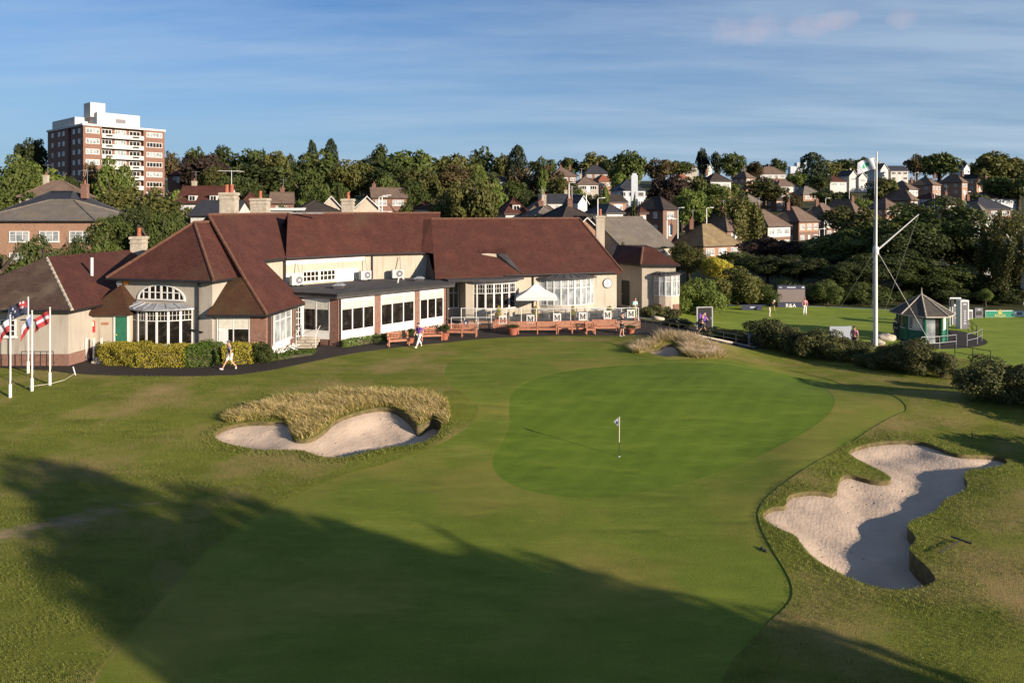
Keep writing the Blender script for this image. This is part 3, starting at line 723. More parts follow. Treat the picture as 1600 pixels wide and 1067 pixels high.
# small gablet breaking the eaves line
g0 = fd.p(5.0, -2.3); g1 = fd.p(6.0, -2.2); g2 = fd.p(7.0, -.2)
mb = MB(); z_ = lambda p, k: 4.1+.85*k
mb.poly([fd.p(4.6, -2.0)+(5.85,), fd.p(6.1, -1.7)+(4.85,), fd.p(5.9, -1.7)+(5.95,)]); mb.build('gablet', 'render_warm', CH)
mb = MB(); mb.poly([fd.p(5.9, -1.7)+(5.95,), fd.p(6.1, -1.7)+(4.7,), fd.p(7.9, .1)+(4.05,), fd.p(6.75, -1.35)+(5.9,)]); mb.build('gablet', 'felt', CH)  # dark sheet painted in for the shade of the gap
mb = MB(); mb.shell([[fd.p(4.4, -2.15)+(5.97,), fd.p(6.8, -1.25)+(5.97,), fd.p(6.9, -2.6)+(6.35,), fd.p(4.5, -2.6)+(6.32,)]], .08); mb.build('gablet', 'roof_red', CH)
# gutters and downpipes
mb = MB()
for f, u0, u1, z in ((fd, 6.2, 16.9, 4.02), (fb, 0, fb.L, 5.97), (fcw, 0, fcw.L, 5.97), (fr2(e[0], e[1]), 0, 8.4, 5.14)):
    mb.tube(f.p(u0, .05)+(z,), f.p(u1, .05)+(z,), .07)
mb.build('gutter', 'black_metal', CH)
mb = MB()
for p, z0, z1 in ((fa.p(6.55, .1), 0, 5.1), (fb.p(.05, -.2), 3.8, 5.9), (fcw.p(.1, -.2), 3.8, 5.9), (flg.p(.15, .12), 0, 3.5), (flg.p(10.4, .12), 0, 3.5), (fd.p(9.0, -.35), .6, 4), ((-16.15, 47.0), 0, 2.9), ((-15.72, 51.0), 0, 3.0)):
    mb.tube((p[0], p[1], z0), (p[0], p[1], z1), .06)
mb.tube(fa.p(5.9, .1)+(1.9,), fa.p(6.9, .1)+(1.75,), .05)
mb.build('downpipe', 'black_metal', CH)
# --- bow windows
def bow(cx, cy, ang, half, depth, z0, z1, n, glass, wallmat, roofmat, zr, root=CH, upper=.72, subs=True, over=.35, rz=.28, base=0):
    """segment-of-circle bay: centre of chord (cx,cy), outward angle ang"""
    rad = (half*half+depth*depth)/(2*depth); a_ = math.asin(half/rad)
    nx, ny = math.cos(ang), math.sin(ang); ox, oy = cx+nx*(depth-rad), cy+ny*(depth-rad)
    def pt(k, r=rad): t = ang-a_+2*a_*k; return (ox+r*math.cos(t), oy+r*math.sin(t))
    pl = [pt(k/n) for k in range(n+1)]
    mb = MB(); mb.prism(pl+[(cx-nx*.3+ny*half, cy-ny*.3-nx*half)][::1], base-.2, z0); mb.build('wall', wallmat, root)
    mb = MB(); mb.prism(pl, z1, zr); mb.build('wall', wallmat, root)
    for k in range(n):
        f = fr2(pl[k], pl[k+1])
        w = window(root, f, .0, f.L, z0, z1, 1, bars=[upper], glass=glass, n=.0, fw=.07, sill=False)
        if subs:
            mb = MB()
            for q in (1/3, 2/3): f.box(mb, f.L*q-.012, f.L*q+.012, z0+(z1-z0)*upper, z1-.07, -.02, .02)
            zc = z0+(z1-z0)*(upper+(1-upper)*.5); f.box(mb, .07, f.L-.07, zc-.012, zc+.012, -.02, .02)
            mb.build('glazing_bar', 'white_paint', w)
    mb = MB(); q = [pt(k/16, rad+over) for k in range(17)]
    back = [(cx-ny*-1*half*0, cy)]
    i0 = (cx-nx*.25, cy-ny*.25)
    tops = []
    for k in range(17):
        t = k/16; tops.append((q[k][0]*.35+i0[0]*.65+(q[k][0]-i0[0])*.25, q[k][1]*.35+i0[1]*.65+(q[k][1]-i0[1])*.25))
    for k in range(16):
        mb.shell([[q[k]+(zr,), q[k+1]+(zr,), tops[k+1]+(zr+rz,), tops[k]+(zr+rz,)]], .1)
        if k % 2 == 0: mb.tube(q[k]+(zr+.02,), tops[k]+(zr+rz+.02,), .035)
    mb.prism(q, zr-.1, zr-.02)
    mb.build('bay_roof', roofmat, root)
    return pl
# bay on the west block, arched light above it
c_ = fa.p(3.45, -.05)
bow(c_[0], c_[1], math.atan2(fa.n[1], fa.n[0]), 2.55, 1.25, .9, 3.25, 8, 'glass_dark', 'white_paint', 'lead', 3.35, upper=.7)
def arch(fr, uc, z0, w, h, n=14):
    mb = MB(); g = MB()
    pts_ = [(uc+w*math.cos(PI-PI*k/n), z0+h*math.sin(PI*k/n)) for k in range(n+1)]
    for k in range(n):
        (a0, a1), (b0_, b1_) = pts_[k], pts_[k+1]; s_ = .93
        i0, i1 = uc+(a0-uc)*s_, z0+(a1-z0)*s_; j0, j1 = uc+(b0_-uc)*s_, z0+(b1_-z0)*s_
        A = [fr.p(a0, .08)+(a1,), fr.p(b0_, .08)+(b1_,), fr.p(j0, .08)+(j1,), fr.p(i0, .08)+(i1,)]
        Bq = [fr.p(a0, 0)+(a1,), fr.p(b0_, 0)+(b1_,), fr.p(j0, 0)+(j1,), fr.p(i0, 0)+(i1,)]
        mb.hexa(Bq, A)
    fr.box(mb, uc-w, uc+w, z0-.1, z0, 0, .1)
    for k in range(1, 8):
        u = uc-w+2*w*k/8; zt = z0+h*math.sqrt(max(0, 1-((u-uc)/w)**2)); bw = .07 if k % 2 == 0 else .03
        fr.box(mb, u-bw, u+bw if k % 2 == 0 else u+bw, z0, zt, .01, .06)
    zt = z0+h*.45; ww = w*math.sqrt(1-.45**2); fr.box(mb, uc-ww, uc+ww, zt-.03, zt+.03, .01, .055)
    f = mb.build('window', 'white_paint', CH)
    i = [fr.p(u, .012)+(z,) for u, z in pts_]; g.poly(i); g.build('pane', 'glass_dark', f)
arch(fa, 3.6, 3.85, 1.9, .98)
mb = MB(); fa.box(mb, .05, .45, 4.75, 4.98, 0, .12); mb.build('alarm_box', 'white_paint', CH)
mb = MB(); fa.box(mb, .6, .95, 4.77, 5.0, 0, .12); mb.build('alarm_box', 'orange_paint', CH)
# bays on the terrace
gang = math.atan2(fd.n[1], fd.n[0])
g_c = fd.p(5.0, -.1)
prismwall('wall', [fd.p(2.2, -.5), fd.p(2.4, 1.25), fd.p(3.0, 1.4), fd.p(7.0, 1.1), fd.p(7.35, .6), fd.p(7.4, -.5)], .3, 3.75, 'render_warm', CH)
cg = fd.p(4.75, 1.2); bow(cg[0], cg[1], gang-.02, 2.05, .6, 1.35, 3.55, 6, 'glass_dark', 'render_warm', 'felt', 3.72, upper=.62, over=.3, rz=.06, base=.5)
mb = MB(); mb.prism([fd.p(.6, -1.0), fd.p(.9, 1.2), fd.p(2.2, 1.55), fd.p(3.5, 1.9), fd.p(5.2, 2.05), fd.p(6.8, 1.75), fd.p(7.7, 1.0), fd.p(7.9, -.3)], 3.74, 3.92); mb.build('flat_roof', 'felt', CH)
window(CH, fd, 1.25, 2.15, 1.3, 3.5, 2, bars=[.6], n=-.40)
ch_ = fd.p(12.3, -.45); bow(ch_[0], ch_[1], gang, 2.6, 1.05, 1.2, 3.6, 9, 'glass_pale', 'render_warm', 'felt', 3.68, upper=.66, over=.35, rz=.30, base=.5)
# --- east porch block E
E = [(12.9, 69.9), (16.1, 69.6), (16.1, 76), (11.5, 76)]
prismwall('wall', [(12.9, 69.9), (16.2, 69.7), (16.2, 76), (12.9, 76)], -.5, 4.35, 'render_warm', CH)
ea = (12.7, 69.5, 4.4); eb = (16.6, 69.3, 4.4); rA = (13.4, 72.0, 6.0); el = (10.2, 73.1, 4.4)
mb = MB(); mb.shell([[ea, eb, (14.4, 72.0, 6.0), rA], [eb, (16.6, 78, 4.4), (14.4, 76, 6.0), (14.4, 72, 6.0)], [el, ea, rA, (11.4, 76.2, 6.0)], [(11.4, 76.2, 6.0), rA, (14.4, 72, 6.0), (14.4, 76, 6.0)]], .18, 0, 2)
ridge_tiles(mb, rA, ea); mb.build('roof', ['roof_red', 'ridge_tile', 'black_metal'], CH)
prismwall('wall', [(12.95, 69.95), (10.6, 73.3), (10.8, 76), (13, 76)], -.2, 4.3, 'render_cream', CH)
fe_ = fr2((10.6, 73.3), (12.95, 69.95)); mb = MB(); fe_.box(mb, 1.2, 2.3, .1, 2.6, 0, .06)
d_ = mb.build('door', 'black_metal', CH); mb = MB(); fe_.box(mb, 1.28, 1.34, 1.1, 1.3, .06, .1); mb.build('handle', 'grey_metal', d_)
bow(15.3, 69.65, R(-88), 1.25, .75, 1.35, 3.4, 5, 'glass_pale', 'render_warm', 'felt', 3.5, upper=.7, over=.2, rz=.2, base=.2)
prismwall('plinth', [(14.0, 69.45), (14.6, 69.0), (15.9, 69.0), (16.5, 69.45), (16.3, 69.6), (14.1, 69.6)], -.6, .55, 'brick_red', CH)
# --- chimneys: sub-parts of the roof they stand on
def chimney(par, x, y, z0, z1, w, dpt, mat, pots, aerial=False):
    mb = MB(); mb.box(x-w/2, x+w/2, y-dpt/2, y+dpt/2, z0, z1); mb.box(x-w/2-.08, x+w/2+.08, y-dpt/2-.08, y+dpt/2+.08, z1-.22, z1-.02)
    mb.box(x-w/2-.05, x+w/2+.05, y-dpt/2-.05, y+dpt/2+.05, z1-.55, z1-.45)
    nv = len(mb.f)
    for k in range(pots):
        px_ = x+(k-(pots-1)/2)*.42
        i = len(mb.f); mb.lathe(px_, y, [(.17, z1), (.14, z1+.5), (.17, z1+.55), (.17, z1+.68), (.10, z1+.68)], 10, 1)
    if aerial:
        mb.tube((x+.2, y, z1), (x+.2, y, z1+1.9), .025, m=2); mb.tube((x-.9, y-.2, z1+1.85), (x+1.2, y+.2, z1+1.8), .02, m=2)
        for k in range(7): mb.tube((x-.8+.28*k, y-.4, z1+1.85), (x-.8+.28*k, y+.4, z1+1.85), .012, m=2)
    return mb.build('chimney', [mat, 'terracotta', 'pale_metal'], par)
mainroof = [o for o in CH.children if o.name.startswith('roof')]
chimney(roofA, -30.2, 57, 4.5, 7.7, .95, .9, 'stone', 1)
chimney(mainroof[1], -24.1, 60, 8.2, 11.3, 1.25, 1.0, 'stone', 2, True)
chimney(mainroof[1], -23.6, 66, 8.2, 10.9, 1.5, 1.1, 'stone', 1)
chimney(mainroof[3], -16.3, 70, 7.5, 10.9, 1.1, .9, 'stone', 1)
chimney(mainroof[4], 9.0, 72, 3.8, 9.2, .85, .8, 'render_warm', 1)

# ================================================================ LODGE on the left
LG = thing('lodge', 'low cream lodge with hipped mossy roof and green door at far left', 'lodge', (-33, 50, 0))
prismwall('wall', [(-36.9, 44.6), (-28.1, 44.6), (-26.4, 60), (-36.9, 60)], .75, 3.6, 'render_cream', LG)
prismwall('plinth', [(-36.95, 44.52), (-28.02, 44.52), (-26.3, 60), (-36.95, 60)], -.4, .75, 'brick_red', LG)
pa = (-37.4, 44.1, 3.62); pb = (-27.55, 44.1, 3.62); pr = (-32.4, 49, 6.6); pe = (-30.6, 58, 6.6); pk = (-26.2, 60, 3.62); pf = (-37.4, 60, 3.62)
mb = MB(); mb.shell([[pa, pb, pr], [pb, pk, pe, pr]], .16, 0, 2); 
for k in range(12):
    t = k/12; t1 = (k+1)/12; q = lambda t: tuple(pb[i]+(pr[i]-pb[i])*t for i in range(3)); mb.tube(q(t), q(t1*.98), .10, .08, 6, 1)
mb.shell([[pa, pr, pe, pf]], .14, 0)
rl = mb.build('roof', ['roof_old', 'stone', 'black_metal'], LG)
mb = MB(); mb.shell([[(pb[0]+.02, pb[1]+.05, pb[2]+.02), (pk[0]+.02, pk[1], pk[2]+.02), (pe[0], pe[1], pe[2]+.02), (pr[0]+.05, pr[1]+.03, pr[2]+.02)]], .05); mb.build('roof', 'roof_red', LG)
mb = MB(); mb.tube((-29.6, 49.6, 4.6), (-29.6, 49.6, 6.5), .1); mb.build('flue', 'pale_metal', LG)
ff = Fr((-41, 44.6), (1, 0))
window(LG, ff, 8.6, 9.6, 1.85, 2.95, 3, 3, n=.03, bar=.05)
fs_ = fr2((-28.1, 44.6), (-26.4, 60))
mb = MB(); mb.tube((-37.3, 44.1, 3.52), (-27.5, 44.1, 3.52), .06); mb.tube((-27.5, 44.1, 3.52), (-26.2, 59, 3.52), .06); mb.tube((-31.0, 44.5, 2.95), (-29.3, 44.5, 2.9), .03); mb.build('gutter', 'black_metal', LG)
# porch with mossy gabled roof, green door
prismwall('wall', [(-28.0, 46.8), (-25.4, 46.8), (-25.2, 49.5), (-27.7, 49.5)], .4, 3.1, 'render_warm', LG)
mb = MB(); mb.shell([[(-28.3, 46.4, 3.05), (-25.2, 46.4, 3.05), (-26.7, 48.0, 4.75)], [(-25.2, 46.4, 3.05), (-25.0, 49.6, 3.05), (-26.7, 49.6, 4.75), (-26.7, 48.0, 4.75)], [(-28.3, 46.4, 3.05), (-26.7, 48, 4.75), (-26.7, 49.6, 4.75), (-28.2, 49.6, 3.2)]], .14); mb.build('roof', 'roof_moss', LG)
fp = Fr((-28.0, 46.8), (1, 0))
mb = MB(); fp.box(mb, 1.55, 1.65, .6, 2.8, 0, .08); fp.box(mb, 2.45, 2.55, .6, 2.8, 0, .08); fp.box(mb, 1.55, 2.55, 2.8, 2.9, 0, .08); mb.build('door_frame', 'white_paint', LG)
mb = MB(); fp.box(mb, 1.65, 2.45, .6, 2.8, 0, .05); fp.box(mb, 1.75, 2.35, .75, 1.5, .05, .07); fp.box(mb, 1.75, 2.35, 1.65, 2.65, .05, .07); d_ = mb.build('door', 'door_green', LG)
mb = MB(); fp.box(mb, 1.72, 1.78, 1.55, 1.62, .07, .13); mb.build('handle', 'gold', d_)
mb = MB(); fp.box(mb, -.02, .3, 1.75, 2.5, .01, .05); mb.build('notice_board', 'red_paint', LG)
mb = MB(); fp.box(mb, .04, .24, 2.15, 2.45, .05, .06); mb.build('notice_sheet', 'cloth_cream', LG)
mb = MB(); fp.box(mb, .75, 1.2, 2.25, 2.4, .01, .05); mb.build('name_plate', 'teak', LG)
mb = MB()
for k in range(4): mb.box(-27.0, -24.9+.0, 45.2+.4*k, 46.8, -.1, .15*(k+1))
mb.build('steps', 'stone', LG)
mb = MB()
for x in (-27.9, -27.4, -26.9): mb.box(x, x+.1, 46.0, 46.1, .0, 1.5)
mb.build('railing', 'pale_metal', LG)
mb = MB()
for k in range(6): mb.tube((-30.6+.4*k, 43.9, -.05), (-30.6+.4*k, 43.9, 1.05), .02)
mb.tube((-30.6, 43.9, 1.05), (-28.6, 43.9, 1.05), .025); mb.build('railing', 'black_metal', LG)
for o in (LG,): pass
# ================================================================ VEGETATION kit
def unit(a): return a/np.maximum(np.linalg.norm(a, axis=1), 1e-9)[:, None]
def cards(P, Nn, size, rng, jitter=.7, aspect=.55):
    n = unit(Nn+jitter*rng.normal(size=P.shape)); t = unit(np.cross(n, rng.normal(size=P.shape))); b = np.cross(n, t)
    s = (size*rng.uniform(.6, 1.35, len(P)))[:, None]; w = s*aspect
    v = np.stack([P-t*s, P-b*w+t*s*.1, P+t*s, P+b*w+t*s*.1], 1).reshape(-1, 3)
    return v, np.arange(len(v)).reshape(-1, 4)
def crown_mesh(name, kind, seed, n, size, mat, blobs=42):
    rng = np.random.default_rng(seed)
    if kind in ('round', 'tall', 'wide', 'bush'):
        K = blobs; d = unit(rng.normal(size=(K, 3))); d[:, 2] = np.where(d[:, 2] < -.35, -d[:, 2]*.6, d[:, 2]); d = unit(d)
        rad = rng.uniform(.14, .36, K); R_ = rng.uniform(.50, .86, K)*(1+.12*np.sin(3*np.arctan2(d[:, 1], d[:, 0])+seed))
        c = d*R_[:, None]
        c = np.concatenate([c, rng.uniform(-.35, .35, (8, 3))]); rad = np.concatenate([rad, np.full(8, .35)])
        if kind == 'tall': c[:, :2] *= .85
        if kind == 'bush': c[:, 2] = np.abs(c[:, 2])*1.05-.15
        w = rad**2; idx = rng.choice(len(c), n, p=w/w.sum())
        q = unit(rng.normal(size=(n, 3))); q[:, 2] = np.where((q[:, 2] < -.2) & (rng.random(n) < .6), -q[:, 2], q[:, 2])
        P = c[idx]+q*(rad[idx]*rng.uniform(.72, 1.08, n))[:, None]*np.array([1, 1, .85])
        Nn = q+.4*unit(P)
    elif kind == 'conifer':
        K = 15; L = rng.integers(0, K, n); lev = L/(K-1); a = rng.uniform(0, 2*PI, n)
        arms = 7; a = (np.floor(a/(2*PI)*arms)+rng.normal(.5, .22, n))*2*PI/arms+L*1.7
        rr = (1-lev)**.85*(.9+.2*np.sin(L*2.3))+.05; r = rr*rng.random(n)**.5
        z = -1+2*lev+.12*rng.normal(size=n)*.5-.22*r
        P = np.stack([r*np.cos(a), r*np.sin(a), z], 1); Nn = np.stack([np.cos(a)*.6, np.sin(a)*.6, np.full(n, .8)], 1)
    elif kind == 'pillar':
        z = rng.uniform(-1, 1, n); a = rng.uniform(0, 2*PI, n); pr = np.sqrt(np.clip(1-((z+.25)/1.25)**2, 0, 1))*(1+.18*np.sin(5*a+6*z))
        r = pr*rng.uniform(.75, 1.05, n); P = np.stack([r*np.cos(a), r*np.sin(a), z], 1); Nn = np.stack([np.cos(a), np.sin(a), .3+0*a], 1)
    elif kind == 'weeping':
        K = 70; d = unit(rng.normal(size=(K, 3))); d[:, 2] = np.abs(d[:, 2]); top = d*rng.uniform(.6, .95, K)[:, None]; L = rng.uniform(.4, 1.3, K)
        i = rng.integers(0, K, n); s = rng.random(n); P = top[i].copy(); P[:, 2] -= s*L[i]
        P[:, :2] *= (1+.12*s)[:, None]; P += rng.normal(size=(n, 3))*.06; P[:, 2] = np.maximum(P[:, 2], -1)
        Nn = top[i]+rng.normal(size=(n, 3))*.3
    v, f = cards(P, Nn, size, rng, .75)
    return npmesh(name, v, f, mat)
def trunk_mesh(mat, seed):
    rnd = random.Random(seed); mb = MB()
    mb.path([(0, 0, -.12), (.01, 0, .25), (.02, .01, .5), (0, .02, .8)], [.06, .045, .035, .015], 8)
    for k in range(6):
        a = k*1.05+rnd.random(); z = .32+.06*k; L = rnd.uniform(.18, .30)
        mb.path([(0.01, 0, z), (L*.5*math.cos(a), L*.5*math.sin(a), z+.12), (L*math.cos(a), L*math.sin(a), z+.28)], [.024, .016, .006], 6)
    me = bpy.data.meshes.new('trunk'); me.from_pydata(mb.v, [], mb.f); me.materials.append(MATS[mat]); uvmap(me); return me
TRUNKS = [trunk_mesh('bark', 3), trunk_mesh('bark', 5), trunk_mesh('birch_bark', 8)]
PROTO = {}
def crown(kind, mat, var, fine):
    k = (kind, mat, var, fine)
    if k not in PROTO:
        n, s = {0: (2600, .085), 1: (7000, .055), 2: (15000, .036)}[fine]
        if kind == 'conifer': n, s = int(n*.8), s*1.1
        PROTO[k] = crown_mesh('crown', kind, 11+var*7+len(kind), n, s, mat)
    return PROTO[k]
TREE_N = [0]
def tree(px, ytop, wpx, d, kind, mat, label, name='tree', cat='tree', group=None, yb=None, rx=None, fine=None, cb=.16, x=None, h=None, trunk=0):
    i = TREE_N[0]; TREE_N[0] += 1
    x = (px-800)*d/F if x is None else x
    zg = float(Z(x, d)); zt = CZ-(ytop-HY)*d/F if h is None else zg+h
    h = zt-zg; rx = wpx*d/F/2*(1.12 if d > 100 else 1.05) if rx is None else rx
    o = thing(name, label, cat, (x, d, zg), group, rz=(i*2.399) % 6.28)
    if fine is None: fine = 0 if d > 230 else (1 if d > 95 else 2)
    t = mobj('trunk', TRUNKS[trunk], o); t.scale = (h, h, h) if h/max(rx, .1) < 4 else (h*.6, h*.6, h)
    c = mobj('crown', crown(kind, mat, i % 5, fine), o)
    rz_ = (zt-zg)*(1-cb)/2; c.location = (0, 0, h*cb+rz_); c.scale = (rx*1.05*(.86+.28*((i*.618) % 1)), rx*1.05*(.88+.28*((i*.381+.3) % 1)), rz_*1.04); c.rotation_euler = (.10*math.sin(i*1.7), .10*math.cos(i*2.3), 0)
    if kind == 'bush': c.location = (0, 0, h*.28); c.scale = (rx*1.1, rx*1.1, h*.69)
    return o
def bush(px, yb, wpx, hpx, kind, mat, label, name='shrub', cat='shrub', group=None, depth=None, fine=1, dz=0, sy=1.0):
    x, y = G(px, yb); i = TREE_N[0]; TREE_N[0] += 1
    w = wpx*y/F/2; h = hpx*y/F; y += w*.6; x = (px-800)*y/F
    o = thing(name, label, cat, (x, y, float(Z(x, y))+dz), group, rz=(i*2.399) % 6.28)
    c = mobj('foliage', crown(kind, mat, i % 3, fine), o); c.location = (0, 0, h*.27); c.scale = (w*1.1, w*1.1*sy, h*.70)
    mb = MB()
    for k in range(4):
        a = k*1.6; mb.path([(0, 0, -.1), (w*.3*math.cos(a), w*.3*math.sin(a), h*.35), (w*.5*math.cos(a), w*.5*math.sin(a), h*.6)], [.06, .04, .015], 6)
    mb.build('stem', 'bark', o, off=(0, 0, 0))
    return o
def hedge(poly, z0, z1, mat, label, n, size, name='hedge', wob=.2, seed=1, group=None):
    """clipped hedge: leaves over the skin of a prism, twigs inside"""
    rng = np.random.default_rng(seed); P = []; Nn = []
    pl = np.array(poly); c = pl.mean(0); per = 0; segs = []
    for k in range(len(pl)):
        a, b = pl[k], pl[(k+1) % len(pl)]; L = np.hypot(*(b-a)); segs.append((a, b, L)); per += L
    side = per*(z1-z0); x0, x1, y0, y1 = pl[:, 0].min(), pl[:, 0].max(), pl[:, 1].min(), pl[:, 1].max()
    area = abs(sum(pl[k-1][0]*pl[k][1]-pl[k][0]*pl[k-1][1] for k in range(len(pl))))/2
    ns = int(n*side/(side+area))
    for a, b, L in segs:
        m = int(ns*L/per); t = rng.random(m)[:, None]; q = a+(b-a)*t; nr = np.array([(b-a)[1], -(b-a)[0]])/L
        if np.dot(nr, (a+b)/2-c) < 0: nr = -nr
        z = rng.uniform(z0, z1, m); ins = rng.uniform(-.14, .03, m)+wob*np.sin(t[:, 0]*L*2.1+z*1.7)*np.sin(z*2.9+t[:, 0]*L*1.3)
        ins -= .16*np.clip((z-z1+.3)/.3, 0, 1)**2
        P.append(np.column_stack([q+nr*ins[:, None], z])); Nn.append(np.tile([nr[0], nr[1], .25], (m, 1)))
    m = n-ns; q = np.column_stack([rng.uniform(x0, x1, m*3), rng.uniform(y0, y1, m*3)]); q = q[inpoly([tuple(p) for p in poly], q[:, 0], q[:, 1])][:m]
    z = z1+rng.uniform(-.15, .02, len(q))+wob*.7*np.sin(q[:, 0]*2.3)*np.sin(q[:, 1]*1.9+q[:, 0])
    P.append(np.column_stack([q, z])); Nn.append(np.tile([0, 0, 1.], (len(q), 1)))
    P = np.concatenate(P); Nn = np.concatenate(Nn); v, f = cards(P, Nn, size, rng, .6)
    o = thing(name, label, 'hedge', (c[0], c[1], z0), group)
    me = npmesh('foliage', v-np.array([c[0], c[1], z0]), f, mat); mobj('foliage', me, o)
    mb = MB(); s_ = [(c[0]+(x-c[0])*.86, c[1]+(y-c[1])*.80) for x, y in poly]; mb.prism(s_, z0-.1, z1-.22); mb.build('twigs', 'bark', o)
    return o

# ================================================================ BY THE CLUBHOUSE
def gp(px, py): x, y = G(px, py); return (x, y, float(Z(x, y)))
hedge([(-27.4, 46.6), (-26.2, 44.9), (-23.5, 44.1), (-20.6, 44.0), (-20.3, 46.0), (-23.4, 46.0), (-25.4, 47.3)], -.1, 1.18, 'leaf_gold', 'golden clipped hedge curving below the round bay window', 17000, .052, seed=2)
hedge([(-20.5, 44.1), (-18.9, 44.4), (-18.9, 46.0), (-20.3, 46.1)], -.1, 1.3, 'leaf_box', 'green end block joined to the golden hedge', 5000, .055, seed=3)
hedge([(-18.5, 45.0), (-16.7, 45.0), (-16.7, 46.3), (-18.5, 46.3)], -.1, 1.2, 'leaf_gold', 'square golden shrub under the white verandah window', 4500, .052, seed=4, name='clipped_shrub', wob=.16)
bush(408, 569, 36, 37, 'bush', 'leaf_mid', 'dark rounded shrub at the brick verandah corner', fine=1)
hedge([(-15.9, 45.6), (-13.4, 47.9), (-13.6, 48.6), (-15.9, 46.9)], -.05, .38, 'leaf_box', 'low box hedge strip beside the verandah steps', 1600, .06, seed=5, wob=.04)
hedge([(-12.1, 50.3), (-9.7, 52.5), (-10.1, 53.0), (-12.2, 51.2)], -.05, .50, 'leaf_box', 'low trimmed box hedge below the lounge brick corner', 1600, .06, seed=6, wob=.04)
hedge([(-9.6, 52.6), (-8.0, 54.2), (-8.4, 54.7), (-10.0, 53.2)], -.05, .5, 'leaf_dark', 'dark low hedge between box hedge and first bench', 1400, .06, seed=7, wob=.08)
def flowerbed(poly, z, label, n=700):
    rng = np.random.default_rng(len(label)); P_ = np.array(poly)
    q = np.column_stack([rng.uniform(P_[:, 0].min(), P_[:, 0].max(), n*4), rng.uniform(P_[:, 1].min(), P_[:, 1].max(), n*4)]); q = q[inpoly(poly, q[:, 0], q[:, 1])][:n]
    o = thing('flower_bed', label, 'flower bed', (P_[:, 0].mean(), P_[:, 1].mean(), 0))
    off = np.array(o.location)
    p3 = np.column_stack([q, rng.uniform(.05, z, len(q))])-off
    v, f = cards(p3, np.tile([0, 0, 1.], (len(p3), 1)), .07, rng, 1.); tag(mobj('leaves', npmesh('leaves', v, f, 'leaf_mid'), o), kind='stuff')
    p3 = np.column_stack([q[::2], rng.uniform(z*.6, z*1.15, len(q[::2]))])-off
    v, f = cards(p3, np.tile([0, -.5, 1.], (len(p3), 1)), .06, rng, .8, .9); tag(mobj('blooms', npmesh('blooms', v, f, 'yellow_flower'), o), kind='stuff')
flowerbed([(-12.2, 51.15), (-5.9, 58.0), (-5.5, 57.4), (-11.6, 50.9)], .42, 'white flowers in a narrow bed below the lounge windows', 1500)
flowerbed([(-16.1, 46.4), (-15.5, 49.9), (-14.9, 49.6), (-14.7, 48.4), (-15.6, 46.4)], .4, 'white flowers in a bed beside the verandah side window')

# ---- terrace
TZ = .62
ter = [(-4.9, 58.9), (-4.2, 58.4), (2.0, 58.1), (10.5, 58.6), (10.9, 62.0), (10.0, 65.0), (-6.4, 60.2)]
mb = MB(); mb.prism(ter, -.3, TZ); tag(mb.build('terrace', 'pale_asphalt'), 'raised stone terrace with brick front before the bow windows', kind='structure')
tf = [fr2((-4.2, 58.4), (2.0, 58.1)), fr2((2.0, 58.1), (10.5, 58.6))]
mb = MB()
for f in tf: f.box(mb, 0, f.L, -.3, TZ+.03, .0, .22)
f = fr2((10.5, 58.6), (10.9, 62)); f.box(mb, 0, f.L, -.3, TZ+.03, 0, .2)
tag(mb.build('terrace_wall', 'brick_orange'), 'pinkish brick retaining wall along the terrace front', 'wall')
BAL = thing('glass_balustrade', 'glass and pale metal balustrade along the terrace edge', 'balustrade', (3, 58.4, TZ))
for f in tf:
    n = round(f.L/1.35)
    for k in range(n+1):
        u = f.L*k/n; p = f.p(u, .1); mb = MB(); mb.tube((p[0], p[1], TZ), (p[0], p[1], TZ+1.08), .032); mb.lathe(p[0], p[1], [(.06, TZ+.03), (.06, TZ+.06)], 8); mb.build('post', 'pale_metal', BAL)
        if k < n:
            mb = MB(); f.box(mb, u+.08, f.L*(k+1)/n-.08, TZ+.12, TZ+1.0, .09, .11); mb.build('glass_panel', 'glass_clear', BAL)
    mb = MB(); mb.tube(f.p(0, .1)+(TZ+1.08,), f.p(f.L, .1)+(TZ+1.08,), .03); mb.build('rail', 'pale_metal', BAL)
def text_mesh(s, size, ext=.006):
    cu = bpy.data.curves.new('text', 'FONT'); cu.body = s; cu.size = size; cu.extrude = ext; cu.align_x = 'CENTER'; cu.align_y = 'CENTER'
    o = bpy.data.objects.new('text', cu); COL.objects.link(o); dg = bpy.context.evaluated_depsgraph_get()
    me = bpy.data.meshes.new_from_object(o.evaluated_get(dg)); bpy.data.objects.remove(o); me.materials.clear(); return me
def lettering(s, size, fr, u, z, n, mat, parent, name='lettering', me=None):
    me = me or text_mesh(s, size); me = me.copy(); me.materials.append(MATS[mat])
    for p in me.polygons: p.material_index = 0
    o = mobj(name, me, parent); x, y = fr.p(u, n); L = root_loc(parent)
    o.location = (x-L[0], y-L[1], z-L[2]); o.rotation_euler = (PI/2, 0, math.atan2(fr.u[1], fr.u[0])); return o
